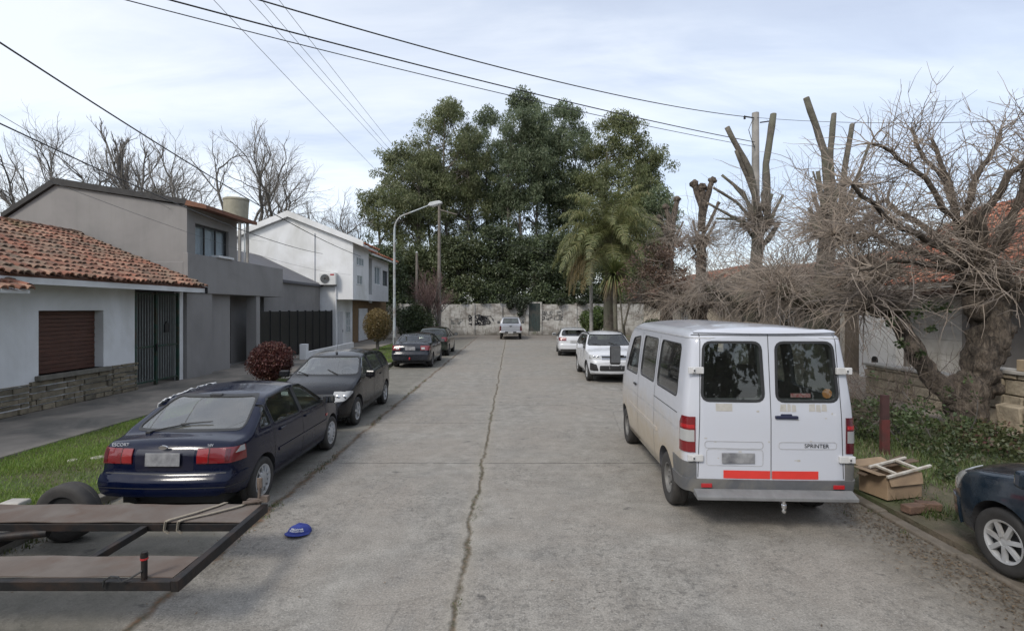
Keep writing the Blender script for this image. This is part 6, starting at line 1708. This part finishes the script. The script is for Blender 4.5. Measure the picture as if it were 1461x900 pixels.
for s in stems:
    pts = []
    for a, b in zip(s, s[1:]):
        for k in range(3): pts.append(a.lerp(b, k/3)+rv(rnd, .03))
    pts.append(s[-1]); n = len(pts); r0 = rnd.uniform(.05,.085)
    tr.tube(pts, [r0*(1-.8*i/n)+.012 for i in range(n)], 8, cap=False, lump=.15, lsc=5)
    for i in range(2, n):
        d = (pts[i]-pts[i-1]).normalized()
        for k in range(6):
            sd = rv(rnd).normalized(); sprout(tw, rnd, pts[i], d*.9+sd+Vector((0,0,.22)), rnd.uniform(.5,1.35), rnd.uniform(.008,.014), rnd.uniform(-.05,.07), 3)
for p, s in heads: fountain(tw, rnd, p, int(80*s), 1.5, 1, -.08, .013, (-.25,-.1,.1))
for px, py, n_ in ((1330,345,40),(1262,315,60),(1245,338,55),(1190,337,60),(1225,385,60),(1215,265,40),(1250,400,30)): fountain(tw, rnd, Q(px,py,rnd.uniform(-.6,.6)), n_, 1.35, 1, -.09, .012)
fountain(tw, rnd, Q(1400,370), 70, 1.6, 1, .06, .010, (0,0,.6))
tr.build('trunk', M['bark'], T, smooth=True, fix=False, angle=180); tw.build('crown', twig_m[0], T, fix=False)
iv = MB()
for (px, py, r_) in ((1300,450,.20),(1318,440,.22),(1312,505,.16),(1330,470,.12),(1345,440,.16),(1285,490,.14),(1270,460,.15)): leafcloud(iv, rnd, Q(px,py,-.2), r_, 40, .085, .06, .3, .8, .1)
iv.build('ivy', leafmat('trunk_ivy', (.03,.05,.018), (.07,.10,.035)), T, fix=False)

pol = [
 ('second pollarded tree from the camera, behind the van roof, with four tall sawn poles', 8.7, 14.6, [(1183,300,1150,140,.125),(1190,300,1190,163,.115),(1200,310,1216,178,.105),(1195,312,1240,206,.06),(1200,320,1228,262,.05),(1180,310,1160,245,.04)], 520),
 ('third pollarded tree, beside the concrete utility pole, with thick sawn poles and dark stubs', 8.85, 19.0, [(1083,310,1037,182,.145),(1086,310,1050,215,.10),(1095,310,1104,163,.165),(1090,300,1096,262,.12),(1075,310,1030,250,.08),(1070,310,1018,268,.07),(1078,305,1045,262,.08),(1070,320,1010,290,.07),(1100,320,1112,320,.09),(1066,322,1022,312,.06)], 560),
 ('fourth pollarded tree with a fist like knobbly crown', 8.75, 24.0, [(1001,330,990,262,.20),(1001,330,1016,258,.20),(1001,330,1002,268,.22),(1003,335,1025,290,.10)], 420),
 ('farthest pollarded tree in the row with short knobbly stumps', 8.9, 29.5, [(957,345,950,296,.22),(957,345,966,285,.22),(957,345,940,310,.16)], 360)]
for i, (lb, X, Y, poles, ntw) in enumerate(pol):
    rnd = random.Random(300+i)
    T = thing('pollard_tree', lb, 'tree', (X, Y, .1), group='pollarded street trees on the right'); tr, tw, ct = MB(), MB(), MB()
    hz = P(0, 322, Y).z if i < 2 else P(0, 345, Y).z
    fork = 2.6
    limb(tr, [(X,Y,.0),(X-.05,Y,.9),(X-.1,Y,1.8),(X-.05,Y,fork)], .36, .33, 18, .34)
    c = Vector((X, Y, fork)); hd = P(poles[0][0], 330, Y)
    limb(tr, [c, c.lerp(hd,.5), Vector((hd.x, Y, hz))], .27, .20, 16, .4)
    knob(tr, rnd, (hd.x, Y, hz), .30); knob(tr, rnd, c+Vector((-.2,0,.2)), .42)
    hs = [Vector((hd.x, Y, hz)), c]
    for k in range(6):   # crooked side arms ending in fists
        a = 2*math.pi*k/6+.4; e = c+Vector((math.cos(a)*rnd.uniform(1.1,1.9), math.sin(a)*rnd.uniform(1.0,1.8), rnd.uniform(.1,1.2)))
        limb(tr, [c, c.lerp(e,.5)+Vector((0,0,-.12)), e], .22, .13, 10, .3); knob(tr, rnd, e, .21); hs.append(e)
    for (x0, y0, x1, y1, r_) in poles:
        a, b = P(x0, y0, Y), P(x1, y1, Y+rnd.uniform(-.35,.35)); mid = a.lerp(b,.5)+rv(rnd,.07)+Vector(((a.x-b.x)*.12, 0, 0))
        pts = [a.lerp(mid, k/4) for k in range(4)]+[mid.lerp(b, k/4) for k in range(5)]
        rr = r_*.72; tr.tube(pts, [rr*(1.15-.28*k/8) for k in range(9)], 10, lump=.22 if i < 2 else .38, lsc=6)
        dd = (pts[-1]-pts[-2]).normalized(); ct.tube([b+dd*.002, b+dd*.012], rr*.80, 10)
        if i > 1: knob(tr, rnd, b, r_*.9)
        for k in range(int(6+r_*60)):
            q = pts[rnd.randint(1,7)]; twig(tw, rnd, q, rv(rnd).normalized()+Vector((0,0,.3)), rnd.uniform(.12,.45), .006, 3, .15, 0, 3)
    for k in range(16 if i < 2 else 5):   # sawn stubs fanning from the head
        a = rnd.uniform(0, 6.28); u = Vector((math.cos(a)*.7, math.sin(a)*.6, rnd.uniform(.45, 1.2))).normalized(); b = Vector((hd.x, Y, hz-rnd.uniform(.1,.9))); l = rnd.uniform(.5, 1.7)
        tr.tube([b, b+u*l*.5+rv(rnd,.04), b+u*l+Vector((0,0,.12*l))], [.07,.06,.052], 8, lump=.25, lsc=7)
    for k in range(int(ntw*1.55)):
        p = rnd.choice(hs) if rnd.random() < .8 else hs[0]
        d = rv(rnd).normalized(); d.z = abs(d.z)*.8-.15
        sprout(tw, rnd, p+d*.12, d+Vector((-.25,-.2,0)), .5+2.2*rnd.random()**1.4, rnd.uniform(.008,.018), rnd.uniform(-.26,.10), 3)
    tr.build('trunk', M['bark_pale'] if i < 2 else M['bark'], T, smooth=True, fix=False, angle=180); tw.build('crown', twig_m[i % 2], T, fix=False)
    ct.build('sawn_ends', nm('sawn_wood', (.36,.29,.20), (.28,.22,.15), 8, .9, .2, .005), T)

# ---- grass and ground cover
def blades(mb, rnd, n, x0, x1, y0, y1, z, h0, h1, w, dens=None, lean=.5):
    k = 0
    while k < n:
        x, y = rnd.uniform(x0, x1), rnd.uniform(y0, y1)
        if dens and rnd.random() > dens(x, y): k += .25; continue
        k += 1; a = rnd.uniform(0, 6.28); h = rnd.uniform(h0, h1); l = h*rnd.uniform(.1, lean+.3); ww = w*rnd.uniform(.6,1.3)
        dx, dy = math.cos(a), math.sin(a)
        mb.add([(x-dy*ww, y+dx*ww, z), (x+dy*ww, y-dx*ww, z), (x+dx*l, y+dy*l, z+h)], [(0,1,2)])
rnd = random.Random(400); mb = MB()
dn = lambda x, y: .25+.75*min(1, max(0, .5+1.6*noise.noise(Vector((x*.9, y*.9, 3)))))
blades(mb, rnd, 62000, -8.12, -5.33, 6.0, 14.5, .105, .025, .065, .006, dn, .9); blades(mb, rnd, 9000, -8.1, -5.33, 14.5, 17.6, .105, .03, .06, .008, dn); blades(mb, rnd, 14000, -8.1, -5.33, 22.7, 40, .105, .03, .07, .014, dn)
tag(mb.build('grass', leafmat('grass_blade', (.14,.23,.035), (.23,.33,.06), (.30,.30,.11), trans=.45), fix=False), kind='stuff')
mb = MB(); rnd = random.Random(401)
dn2 = lambda x, y: min(1, max(.05, .55+1.5*noise.noise(Vector((x*.7, y*.7, 8)))))
blades(mb, rnd, 46000, 4.75, 9.1, 5.9, 16, .09, .03, .14, .006, dn2, .9); blades(mb, rnd, 5000, 4.7, 9.1, 16, 30, .09, .04, .12, .012, dn2)
tag(mb.build('grass', leafmat('verge_grass', (.055,.09,.022), (.11,.15,.04), (.18,.15,.08), trans=.3), fix=False), kind='stuff')
mb = MB(); rnd = random.Random(402)
for k in range(170):
    x, y = rnd.uniform(6.0, 9.0), rnd.uniform(6.9, 12.5)
    if noise.noise(Vector((x*.8, y*.8, 1))) < .02: continue
    leafcloud(mb, rnd, (x, y, .17+rnd.random()*.10), rnd.uniform(.10,.24), 55, .07, .03, -.4, .9, .1)
tag(mb.build('ground_cover', leafmat('cover_leaf', (.03,.045,.018), (.07,.095,.035), (.11,.08,.055), trans=.25), fix=False), kind='stuff')
mb = MB(); rnd = random.Random(403)
for k in range(60): leafcloud(mb, rnd, (rnd.uniform(7.6,9.2), rnd.uniform(7.2,10.2), .26), .22, 60, .07, .05, 0, .8, .2)
tag(mb.build('low_plants', leafmat('red_stem_leaf', (.06,.075,.03), (.10,.115,.045), (.12,.055,.05), trans=.2), fix=False), kind='stuff')
# weeds in the joint of the road and along the gutters
mb = MB(); rnd = random.Random(404)
for k in range(190):
    y = 3.6+11*rnd.random()**1.5; x = -.47+rnd.gauss(0,.03)
    if noise.noise(Vector((y*1.3, 5, 2))) < -.05: continue
    blades(mb, rnd, 5, x-.02, x+.02, y-.03, y+.03, .0, .006, .02, .0035)
for k in range(260):
    y = rnd.uniform(5.5, 18); x = -3.0+rnd.gauss(0,.05); 
    if noise.noise(Vector((y*.9, 8, 2))) > 0: blades(mb, rnd, 6, x-.04, x+.04, y-.05, y+.05, 0, .01, .05, .005)
for k in range(300):
    y = rnd.uniform(4.2, 30); x = KL+abs(rnd.gauss(0,.10)); blades(mb, rnd, 9, x-.04, x+.05, y-.06, y+.06, 0, .015, .07, .006)
for k in range(160):
    y = rnd.uniform(5.5, 30); x = KR-abs(rnd.gauss(0,.12)); blades(mb, rnd, 6, x-.05, x+.04, y-.06, y+.06, 0, .015, .06, .006)
tag(mb.build('weeds', leafmat('weed', (.05,.075,.02), (.10,.12,.035), (.16,.12,.06), trans=.2), fix=False), kind='stuff')
mb = MB(); rnd = random.Random(405)
def litter(n, xf, y0, y1, z=.008):
    for _ in range(n):
        y = rnd.uniform(y0, y1); x = xf(y); l = rnd.uniform(.006,.022); a = rnd.uniform(0,6.28); w = l*rnd.uniform(.25,.5); d = Vector((math.cos(a), math.sin(a), rnd.uniform(-.2,.2))); s = Vector((-d.y, d.x, rnd.uniform(-.3,.3)))*w
        p = Vector((x, y, z+rnd.random()*.02)); mb.add([tuple(p-d*l), tuple(p+s), tuple(p+d*l), tuple(p-s)], [(0,1,2,3)])
litter(7000, lambda y: 4.25+rnd.gauss(0,.20), 4.0, 12); litter(900, lambda y: 4.9+abs(rnd.gauss(0,.35)), 5.2, 8, .105); litter(900, lambda y: -3.0+rnd.gauss(0,.10), 5, 14); litter(700, lambda y: KL+.1+abs(rnd.gauss(0,.15)), 4, 20); litter(260, lambda y: rnd.uniform(-4.5,4.2), 3.8, 16, .004)
tag(mb.build('leaf_litter', leafmat('dead_leaf', (.11,.075,.045), (.20,.145,.09), (.065,.048,.035), rough=.8, trans=.05), fix=False), kind='stuff')

# thin bare shrub round the red post
rnd = random.Random(91); T = thing('bare_shrub', 'leafless thorny shrub between the red post and the gnarled tree', 'shrub', (7.2, 9.6, .1)); tr, cw, lv = MB(), MB(), MB()
for q in range(11):
    a = rnd.uniform(0,6.28); b = (7.1+rnd.uniform(-.7,.9), 9.6+rnd.uniform(-.4,.5), .1); grow(tr, cw, rnd, b, (math.cos(a)*.75, math.sin(a)*.5, .9), rnd.uniform(.7,1.1), .016, 0, 3, -.01, .75, (5,5,4), .14, .012, .62)
for k in range(70): leafcloud(lv, rnd, (7.1+rnd.gauss(0,.7), 9.4+rnd.gauss(0,.35), .3+abs(rnd.gauss(0,.4))), .16, 16, .07, .045, 0, .8, .1)
tr.build('stem', M['bark_grey'], T, fix=False); cw.build('twigs', nm('shrub_twigs', (.14,.11,.085), (.08,.06,.05), 3, .9, 0), T, fix=False); lv.build('foliage', leafmat('shrub_leaf_dull', (.04,.065,.022), (.075,.10,.035)), T, fix=False)

# band of trees added behind the camera, unseen, to darken window and paint reflections
rnd = random.Random(900); mb = MB()
for k in range(260):
    x = rnd.uniform(-60, 60); leafcloud(mb, rnd, (x, -34+rnd.uniform(-4,4), rnd.uniform(.5, 9.5)), 2.6, 60, 1.2, .7, .2, .8, .3)
tag(mb.build('wood', dk_leaf, fix=False), 'dark wood closing the street behind the viewpoint', kind='stuff')
# ================================================================ street furniture and small things
T = thing('street_lamp', 'pale blue grey street lamp with a long curved arm on the left kerb', 'street lamp', (-5.72, 25.3, .1))
m = MB(); X, Y = -5.72, 25.3
pts = [(X,Y,.05),(X,Y,2.2),(X,Y,6.3)]+[(X+.55*(1-math.cos(a)), Y, 6.3+.75*math.sin(a)) for a in [math.pi/2*k/6*.82 for k in range(1,7)]]+[(X+1.75,Y,7.55)]
m.tube(pts, [.08,.068,.052]+[.042]*6+[.028], 12); m.build('pole', M['grey_post'], T, smooth=True)
m = MB(); m.prism([(X+1.62,7.50),(X+1.80,7.46),(X+2.32,7.60),(X+2.36,7.66),(X+2.2,7.74),(X+1.75,7.66)], 'y', Y-.14, Y+.14); hd = m.build('lamp_head', nm('lamp_grey', (.55,.56,.56), (.45,.46,.46), 5, .5, 0), T, bevel=.03)
m = MB(); m.prism([(X+1.84,7.465),(X+2.26,7.582),(X+2.25,7.55),(X+1.86,7.44)], 'y', Y-.11, Y+.11); m.build('lens', M['clear_lens'], hd, bevel=.01)
m = MB(); m.lathe([(.09,.02),(.16,.03),(.16,.06),(.11,.10),(.10,.5),(.085,.52)], (X,Y,.06), 'z', 14); m.build('base', M['grey_post'], T, smooth=True)
m = MB(); m.obox((X+.10,Y-.1,.9),(.22,.12,.42)); m.build('meter_box', M['grey_plastic'], T, bevel=.02)

T = thing('utility_pole', 'weathered wooden utility pole by the bare reddish tree at the end of the street', 'utility pole', (-5.75, 41, 0))
m = MB(); m.tube([(-5.75,41,0),(-5.73,41,5),(-5.72,41,10.9)], [.17,.14,.10], 12); m.build('pole', M['wood_pole'], T, smooth=True)
m = MB(); m.bar((-5.72,40.9,10.3),(-4.3,40.9,9.9),.06,.08); m.build('crossarm', M['wood_pole'], T)
T = thing('utility_pole', 'slim grey pole left of the wooden pole, beside the dark hedge', 'utility pole', (-8.05, 44, 0))
m = MB(); m.tube([(-8.05,44,0),(-8.05,44,7.2)], [.13,.10], 12); m.build('pole', M['wood_pole'], T, smooth=True)
m = MB(); m.lathe([(.1,7.2),(.13,7.22),(.02,7.34)], (-8.05,44,0), 'z', 12); m.build('cap', M['grey_post'], T)
T = thing('utility_pole', 'thin pale post standing left of the cabbage tree', 'utility pole', (4.95, 31.5, 0))
m = MB(); m.tube([(4.85,31.5,0),(4.82,31.5,5.4)], [.12,.09], 12); m.build('pole', M['conc_light'], T, smooth=True)
m = MB(); m.lathe([(.09,5.4),(.11,5.42),(.02,5.5)], (4.82,31.5,0), 'z', 12); m.build('cap', M['conc_light'], T)
K = lambda x, y, z: (x*20.6/17, y*20.6/17, 2.5+(z-2.5)*20.6/17)
T = thing('utility_pole', 'tall concrete utility pole carrying the wires among the pruned trees', 'utility pole', K(8.02, 17, .45))
m = MB(); m.tube([K(8.02,17,.45),K(8.0,17,4),K(7.99,17,8.9)], [.19,.16,.135], 14); m.build('pole', M['concrete'], T, smooth=True)
for k, zz in enumerate((8.7, 8.55)):
    m = MB(); sx = -1 if k == 0 else 1; m.bar(K(7.99+sx*.1,16.9,zz),K(7.99+sx*.42,16.85,zz+.03),.04,.04); m.lathe([(.01,-.08),(.05,-.06),(.035,-.02),(.05,.02),(.035,.05),(.01,.08)], K(7.99+sx*.42,16.85,zz), 'z', 10); m.build('insulator', M['black_metal'], T)
m = MB(); m.tube([K(*q) for q in ((7.85,16.85,8.68),(7.7,16.85,8.3),(7.78,16.84,8.0),(7.9,16.84,7.7))], .013, 6); m.build('cable_drop', M['black_metal'], T)
m = MB(); m.tube([K(*q) for q in ((8.35,16.85,8.5),(8.25,16.8,7.9),(8.15,16.82,7.2),(8.1,16.82,6))], .013, 6); m.build('cable_drop', M['black_metal'], T)

wm_ = M['black_metal']; wg = nm('grey_cable', (.16,.16,.165), None, 5, .7, 0)
def wire(a, b, sag, r, label, mat=None, n=28):
    a, b = Vector(a), Vector(b); pts = []
    for i in range(n+1):
        u = i/n; p = a.lerp(b, u); p.z -= 4*sag*u*(1-u); pts.append(p)
    m = MB(); m.tube(pts, r*.78, 6); o = m.build('overhead_wire', mat or wm_, smooth=True, fix=False)
    tag(o, label, 'wire', 'overhead wires')
pt = K(7.6, 16.85, 8.72)
def far_end(px, py, Y, a, ext):
    q = P(px, py, Y); return q+(q-Vector(a))*ext
wire(far_end(440,-6,9.5,pt,.35), pt, .45, .017, 'topmost black wire crossing the street to the concrete pole')
wire(far_end(278,-6,9.0,K(7.9,16.85,7.9),.35), K(7.9,16.85,7.9), .25, .018, 'thick middle black wire crossing the street to the concrete pole')
wire(far_end(222,-6,9.2,K(7.9,16.85,7.75),.35), K(7.9,16.85,7.75), .28, .012, 'lowest thin wire crossing the street to the concrete pole')
wire(P(1080,168,20.5), P(1300,222,12.5)+Vector((4,-3,0)), .25, .011, 'thin wire leading right from the concrete pole over the bare trees')
wire(P(-60,22,7.4), P(515,366,33), .35, .019, 'thick black cable sloping from the upper left down past the water tank')
wire(P(-60,148,8.2), P(460,362,31), .35, .017, 'black cable sloping low over the grey gable')
wire(P(-40,140,9), P(380,345,31.3), .5, .007, 'thin grey wire just above the lower left cable', wg)
wire(P(-40,215,9), P(500,392,31.4), .4, .006, 'thin grey wire crossing the white gable wall', wg)
top = Vector((-5.72, 40.9, 10.85))
for k, (px, lb) in enumerate(((328,'leftmost thin wire dropping from the top edge to the wooden pole'), (356,'second thin wire from the left dropping to the wooden pole'), (372,'third thin wire from the left dropping to the wooden pole'), (395,'rightmost thin wire dropping to the wooden pole'))):
    a = P(px, -8, 11.0+.2*k); wire(a+(a-top)*.2, top+Vector((.25*k-.4, 0, -.12*k if k else -2.0)), .15, .008, lb, wg)
wire((-5.7,40.9,9.6), (5.2,31.5,5.3), .5, .010, 'dark wire hanging from the wooden pole to the thin pale post', wm_)
wire((-5.7,40.9,9.0), (8.7,28,5.2), .6, .009, 'dark wire hanging from the wooden pole behind the palm', wm_)

# ---- flat trailer
T = thing('flat_trailer', 'rusty flat car trailer with two plank tracks in the lower left corner', 'trailer', (-3.9, 4.6, 0))
rust = nm('rusty_black_steel', (.008,.008,.009), (.016,.015,.015), 9, .55, .35, .006, (.035,.022,.016), 3.5, spec=.3)
deck = nm('rusty_deck_plate', (.105,.084,.069), (.155,.13,.11), 3, .75, .3, .006, (.10,.066,.048), 2.2)
m = MB(); xr = -2.42; xl = -7.2
m.box(xl, xr-.08, 3.80, 3.86, .43, .50); m.box(xl, xr-.08, 5.22, 5.28, .42, .49); m.box(xl, xr-.08, 4.84, 4.90, .42, .49); m.box(xl, xr-.08, 4.12, 4.18, .42, .49)
m.bar((xr-.05,3.80,.465),(xr-.10,5.30,.465),.06,.085)
for x in (-3.42, -5.6): m.box(x-.03, x+.03, 4.19, 4.83, .42, .48)
m.build('frame', rust, T, bevel=.005)
for (a, b) in ((3.87, 4.17), (4.86, 5.27)):
    m = MB(); n = 40
    for i in range(n+1):
        x = xl+(xr-.1-xl)*i/n
        for (y, z) in ((a-.01,.50),(b+.01,.50),(b+.01,.508),(a-.01,.508)):
            m.v.append((x, y, z+.004*math.sin(i*.9)+.003*noise.noise(Vector((x*3,y,0)))))
    for i in range(n):
        for k in range(4): q = i*4; m.f.append((q+k, q+(k+1) % 4, q+4+(k+1) % 4, q+4+k)); m.mi.append(0)
    m.f.append((0,1,2,3)); m.mi.append(0); m.f.append((n*4+3,n*4+2,n*4+1,n*4)); m.mi.append(0)
    m.build('plank_track', deck, T)
m = MB(); m.tube([(-2.72,3.84,.45),(-2.72,3.84,.70)], .021, 12); m.tube([(-2.72,3.84,.66),(-2.72,3.84,.685)], .026, 12); pp_ = m.build('stake', rust, T, smooth=True)
m = MB(); m.tube([(-2.72,3.84,.645),(-2.72,3.84,.66)], .0275, 12); m.build('red_band', M['red_bright'], pp_)
m = MB(); pts = [(-2.72,3.82,.57),(-2.79,3.79,.53),(-2.84,3.78,.51),(-2.87,3.78,.545),(-2.92,3.78,.55),(-2.97,3.78,.52),(-2.98,3.78,.47)]; m.tube(pts, .007, 6); m.build('rope', M['black_metal'], T, smooth=True)
m = MB(); m.tube([(-2.58,5.30,.45),(-2.575,5.30,.75)], .016, 10); m.obox((-2.575,5.30,.72),(.05,.02,.10)); m.tube([(-2.72,5.25,.53),(-2.5,5.30,.55)], .02, 8); m.obox((-2.52,5.30,.56),(.07,.05,.06)); m.obox((-2.63,5.29,.545),(.12,.05,.03)); m.build('rear_stake', nm('old_rust', (.15,.115,.09), (.08,.06,.05), 12, .85, .4, .005), T, smooth=False)
strapm = nm('webbing', (.30,.26,.20), (.20,.17,.13), 30, .85, .2, .003)
for (x0, x1) in ((-2.93, -3.22), (-2.70, -3.10)):
    m = MB(); path = [(x0,5.32,.44),(x0+.01,5.30,.52),(x0-.02,5.2,.525),((x0+x1)/2,5.0,.528),(x1+.02,4.86,.525),(x1,4.825,.52),(x1-.01,4.825,.44),(x1+.03,4.83,.41)]
    for a, b in zip(path, path[1:]): m.bar(a, b, .035, .006)
    m.build('strap', strapm, T)
for yy in (5.62, 3.42):
    m = MB(); R_, hw_ = .305, .10
    m.lathe([(.19,-hw_*.9),(.245,-hw_),(.28,-hw_*.97),(.30,-hw_*.8),(R_,-hw_*.5),(R_,-hw_*.2),(.298,-hw_*.15),(.298,hw_*.15),(R_,hw_*.2),(R_,hw_*.5),(.30,hw_*.8),(.28,hw_*.97),(.245,hw_),(.19,hw_*.9)], (-4.80,yy,R_), 'y', 40, closed=True)
    w_ = m.build('wheel', M['rubber_dusty'], T, smooth=True, angle=50)
    m = MB(); s = -1 if yy > 4.6 else 1
    m.lathe([(.005,s*.02),(.08,s*.02),(.10,s*.05),(.16,s*.06),(.185,s*.09),(.195,s*.09),(.195,-s*.09),(.005,-s*.05)], (-4.80,yy,R_), 'y', 28); m.lathe([(.004,s*.10),(.022,s*.095),(.03,s*.03),(.004,s*.03)], (-4.80,yy,R_), 'y', 12)
    m.build('rim', M['plastic'], w_, smooth=True)
m = MB(); m.bar((-4.8,3.5,.305),(-4.8,5.5,.305),.06,.06); m.bar((-4.8,3.95,.305),(-4.8,3.95,.42),.05,.05); m.bar((-4.8,5.0,.305),(-4.8,5.0,.42),.05,.05); m.build('axle', rust, T)
m = MB(); m.tube([(-4.35,4.87,.40),(-5.3,4.72,.36),(-6.8,4.5,.34)], .04, 10); m.build('drawbar', rust, T, smooth=True)

# ---- blue cap lying on the road
T = thing('cap', 'blue baseball cap with white embroidery lying on the road', 'cap', (-2.36, 5.78, 0))
m = MB(); nu, nv = 28, 8; cx_, cy_ = -2.37, 5.80
for j in range(nv+1):
    th = math.pi/2*j/nv
    for i in range(nu):
        a = 2*math.pi*i/nu; r = 1-.06*math.cos(2*a); d = .5+.5*noise.noise(Vector((math.cos(a)*1.5, math.sin(a)*1.5, j*.3)))
        m.v.append((cx_+.135*r*math.cos(th)*math.cos(a), cy_+.115*r*math.cos(th)*math.sin(a), .006+.10*math.sin(th)*(.70+.3*d)))
for j in range(nv):
    for i in range(nu): m.f.append((j*nu+i, j*nu+(i+1) % nu, (j+1)*nu+(i+1) % nu, (j+1)*nu+i)); m.mi.append(0)
blu = nm('blue_cloth', (.035,.055,.26), (.02,.032,.17), 14, .85, .4, .006); m.build('crown', blu, T, smooth=True, angle=180)
m = MB(); n = 16; vs = []
for i in range(n+1):
    a = math.pi*(1.12+.76*i/n); vs += [(cx_+.125*math.cos(a), cy_+.105*math.sin(a), .02), (cx_+.15*math.cos(a), cy_+.19*math.sin(a), .012+.02*math.sin(math.pi*i/n))]
m.add(vs, [(2*i, 2*i+1, 2*i+3, 2*i+2) for i in range(n)]); o = m.build('peak', blu, T, smooth=True); md = o.modifiers.new('t', 'SOLIDIFY'); md.thickness = .006
rnd = random.Random(5); m = MB()
for row, zz in ((0,.066),(1,.05)):
    for k in range(7):
        a = R(270-36+12*k+rnd.uniform(-2,2)); pts = []
        for q in range(5):
            aa = a+R(2.4*q-4); z = zz+.008*math.sin(q*2.2+k*1.7); cth = math.sqrt(max(.05, 1-(z/.098)**2)); pts.append((cx_+.139*cth*math.cos(aa)*.99, cy_+.122*cth*math.sin(aa), z))
        m.tube(pts, .0035, 5)
m.build('embroidery', nm('white_thread', (.7,.7,.72), None, 9, .8, 0), T)

# ---- cardboard box and scrap frames
T = thing('cardboard_box', 'open brown cardboard box standing on the verge behind the van', 'box', (4.93, 6.75, .1), R(0))
rot = Matrix.Translation((4.90, 6.72, .11)) @ Matrix.Rotation(R(14), 4, 'Z')
def tbox(m, x0, x1, y0, y1, z0, z1, mat=rot):
    b = len(m.v); m.box(x0, x1, y0, y1, z0, z1)
    for i in range(b, len(m.v)): m.v[i] = tuple(mat @ Vector(m.v[i]))
card = nm('cardboard', (.33,.235,.15), (.27,.19,.12), 5, .85, .12, .004, (.20,.14,.09), 3)
m = MB(); a, b, h = .275, .20, .31
tbox(m, -a, a, -b, -b+.008, 0, h); tbox(m, -a, a, b-.008, b, 0, h); tbox(m, -a, -a+.008, -b+.008, b-.008, 0, h); tbox(m, a-.008, a, -b+.008, b-.008, 0, h); tbox(m, -a+.008, a-.008, -b+.008, b-.008, 0, .008)
bd = m.build('carton', card, T, bevel=.003)
for (fl, mt) in (((-a,a,-b-.15,-b,h-.035),0), ((-a,a,b,b+.16,h+.01),1), ((-a-.14,-a,-b,b,h),2)):
    m = MB(); x0, x1, y0, y1, z = fl; 
    if mt == 0: m.add([tuple(rot @ Vector(v)) for v in ((x0,y1,h),(x1,y1,h),(x1-.02,y1-.035,h-.13),(x0+.02,y1-.035,h-.13))], [(0,1,2,3)])
    elif mt == 1: m.add([tuple(rot @ Vector(v)) for v in ((x0,y0,h),(x1,y0,h),(x1,y1,h+.04),(x0,y1,h+.03))], [(0,1,2,3)])
    else: m.add([tuple(rot @ Vector(v)) for v in ((x1,y0,h),(x1,y1,h),(x0,y1,h+.02),(x0,y0,h+.01))], [(0,1,2,3)])
    o = m.build('flap', card, T); md = o.modifiers.new('t', 'SOLIDIFY'); md.thickness = .006
wht_wood = nm('chipped_white_wood', (.55,.53,.48), (.36,.31,.25), 12, .8, .3, .004); drk_wood = nm('scrap_wood', (.15,.105,.07), (.09,.065,.045), 7, .85, .4, .006)
def rotm(z, rz, rx=0, ry=0, x=4.92, y=6.72): return Matrix.Translation((x, y, z)) @ Matrix.Rotation(R(rz), 4, 'Z') @ Matrix.Rotation(R(rx), 4, 'X') @ Matrix.Rotation(R(ry), 4, 'Y')
M1 = rotm(.46, 16, 6, -7, 4.95, 6.66)
T = thing('wooden_frame', 'chipped white wooden window frame lying across the cardboard box', 'frame', (4.95, 6.66, .46))
for (q, nm2) in (((-.36,.36,-.17,-.14,0,.03),'rail'), ((-.30,.32,.12,.15,0,.03),'rail'), ((-.22,-.185,-.14,.12,.004,.034),'stile'), ((.12,.155,-.14,.12,.004,.034),'stile')):
    m = MB(); tbox(m, *q, mat=M1); m.build(nm2, wht_wood, T, bevel=.004)
for k, (zz, rz, ry, x, y, ln) in enumerate(((.435, 24, -8, 4.86, 6.80, .44), (.44, 9, -6, 5.0, 6.84, .38))):
    m = MB(); tbox(m, -ln, ln, -.05, .05, 0, .018, mat=rotm(zz, rz, 3, ry, x, y))
    tag(m.build('wood_scrap', drk_wood, bevel=.004), ('long dark board under the white frame on the cardboard box', 'shorter dark board at the back of the cardboard box')[k], 'board')

T = thing('post', 'short rusty red post with dark top standing in the verge weeds', 'post', (6.18, 8.6, .1))
m = MB(); m.box(6.12, 6.25, 8.56, 8.64, .08, .66); m.build('lower_post', nm('rusty_red', (.13,.028,.024), (.08,.022,.02), 9, .75, .3, .006, (.06,.03,.025), 5), T, bevel=.006)
m = MB(); m.box(6.125, 6.245, 8.565, 8.635, .66, 1.07); m.build('upper_post', nm('dark_red_brown', (.075,.03,.028), (.045,.022,.02), 9, .75, .3, .006), T, bevel=.006)

brk = stonemat('old_brick', (.13,.075,.055), (.16,.10,.07), (.10,.07,.055))
for k, (x, y, rz, lb) in enumerate(((4.74, 6.12, 12, 'worn brick lying on the kerb, farther from the blue car'), (4.98, 6.20, -10, 'worn brick lying on the kerb, next to the blue car'))):
    m = MB(); m.obox((x, y, .145), (.24, .13, .09), (0, 0, R(rz))); tag(m.build('brick', brk, bevel=.012), lb, 'brick')
rnd = random.Random(12); cem = nm('mortar_lumps', (.42,.40,.34), (.30,.28,.23), 8, .95, .5, .01)
m = MB()
for (x, y, r_) in ((-6.62,8.3,.10),(-6.45,8.32,.08),(-6.3,8.4,.07),(-6.9,8.15,.07),(-6.12,8.75,.10)):
    pr = [(.001,.11),(r_*.6,.135),(r_,.125),(r_*1.05,.10)]; m.lathe(pr, (x,y,0), 'z', 9)
tag(m.build('rubble', cem), 'pale lumps of dried mortar lying in the left grass', 'rubble', kind='stuff')
m = MB(); m.box(-6.1,-5.86,6.16,6.34,.1,.19); tag(m.build('broken_kerbstone', M['conc_light'], bevel=.02), 'pale broken stone by the trailer wheel at the left kerb', 'stone')
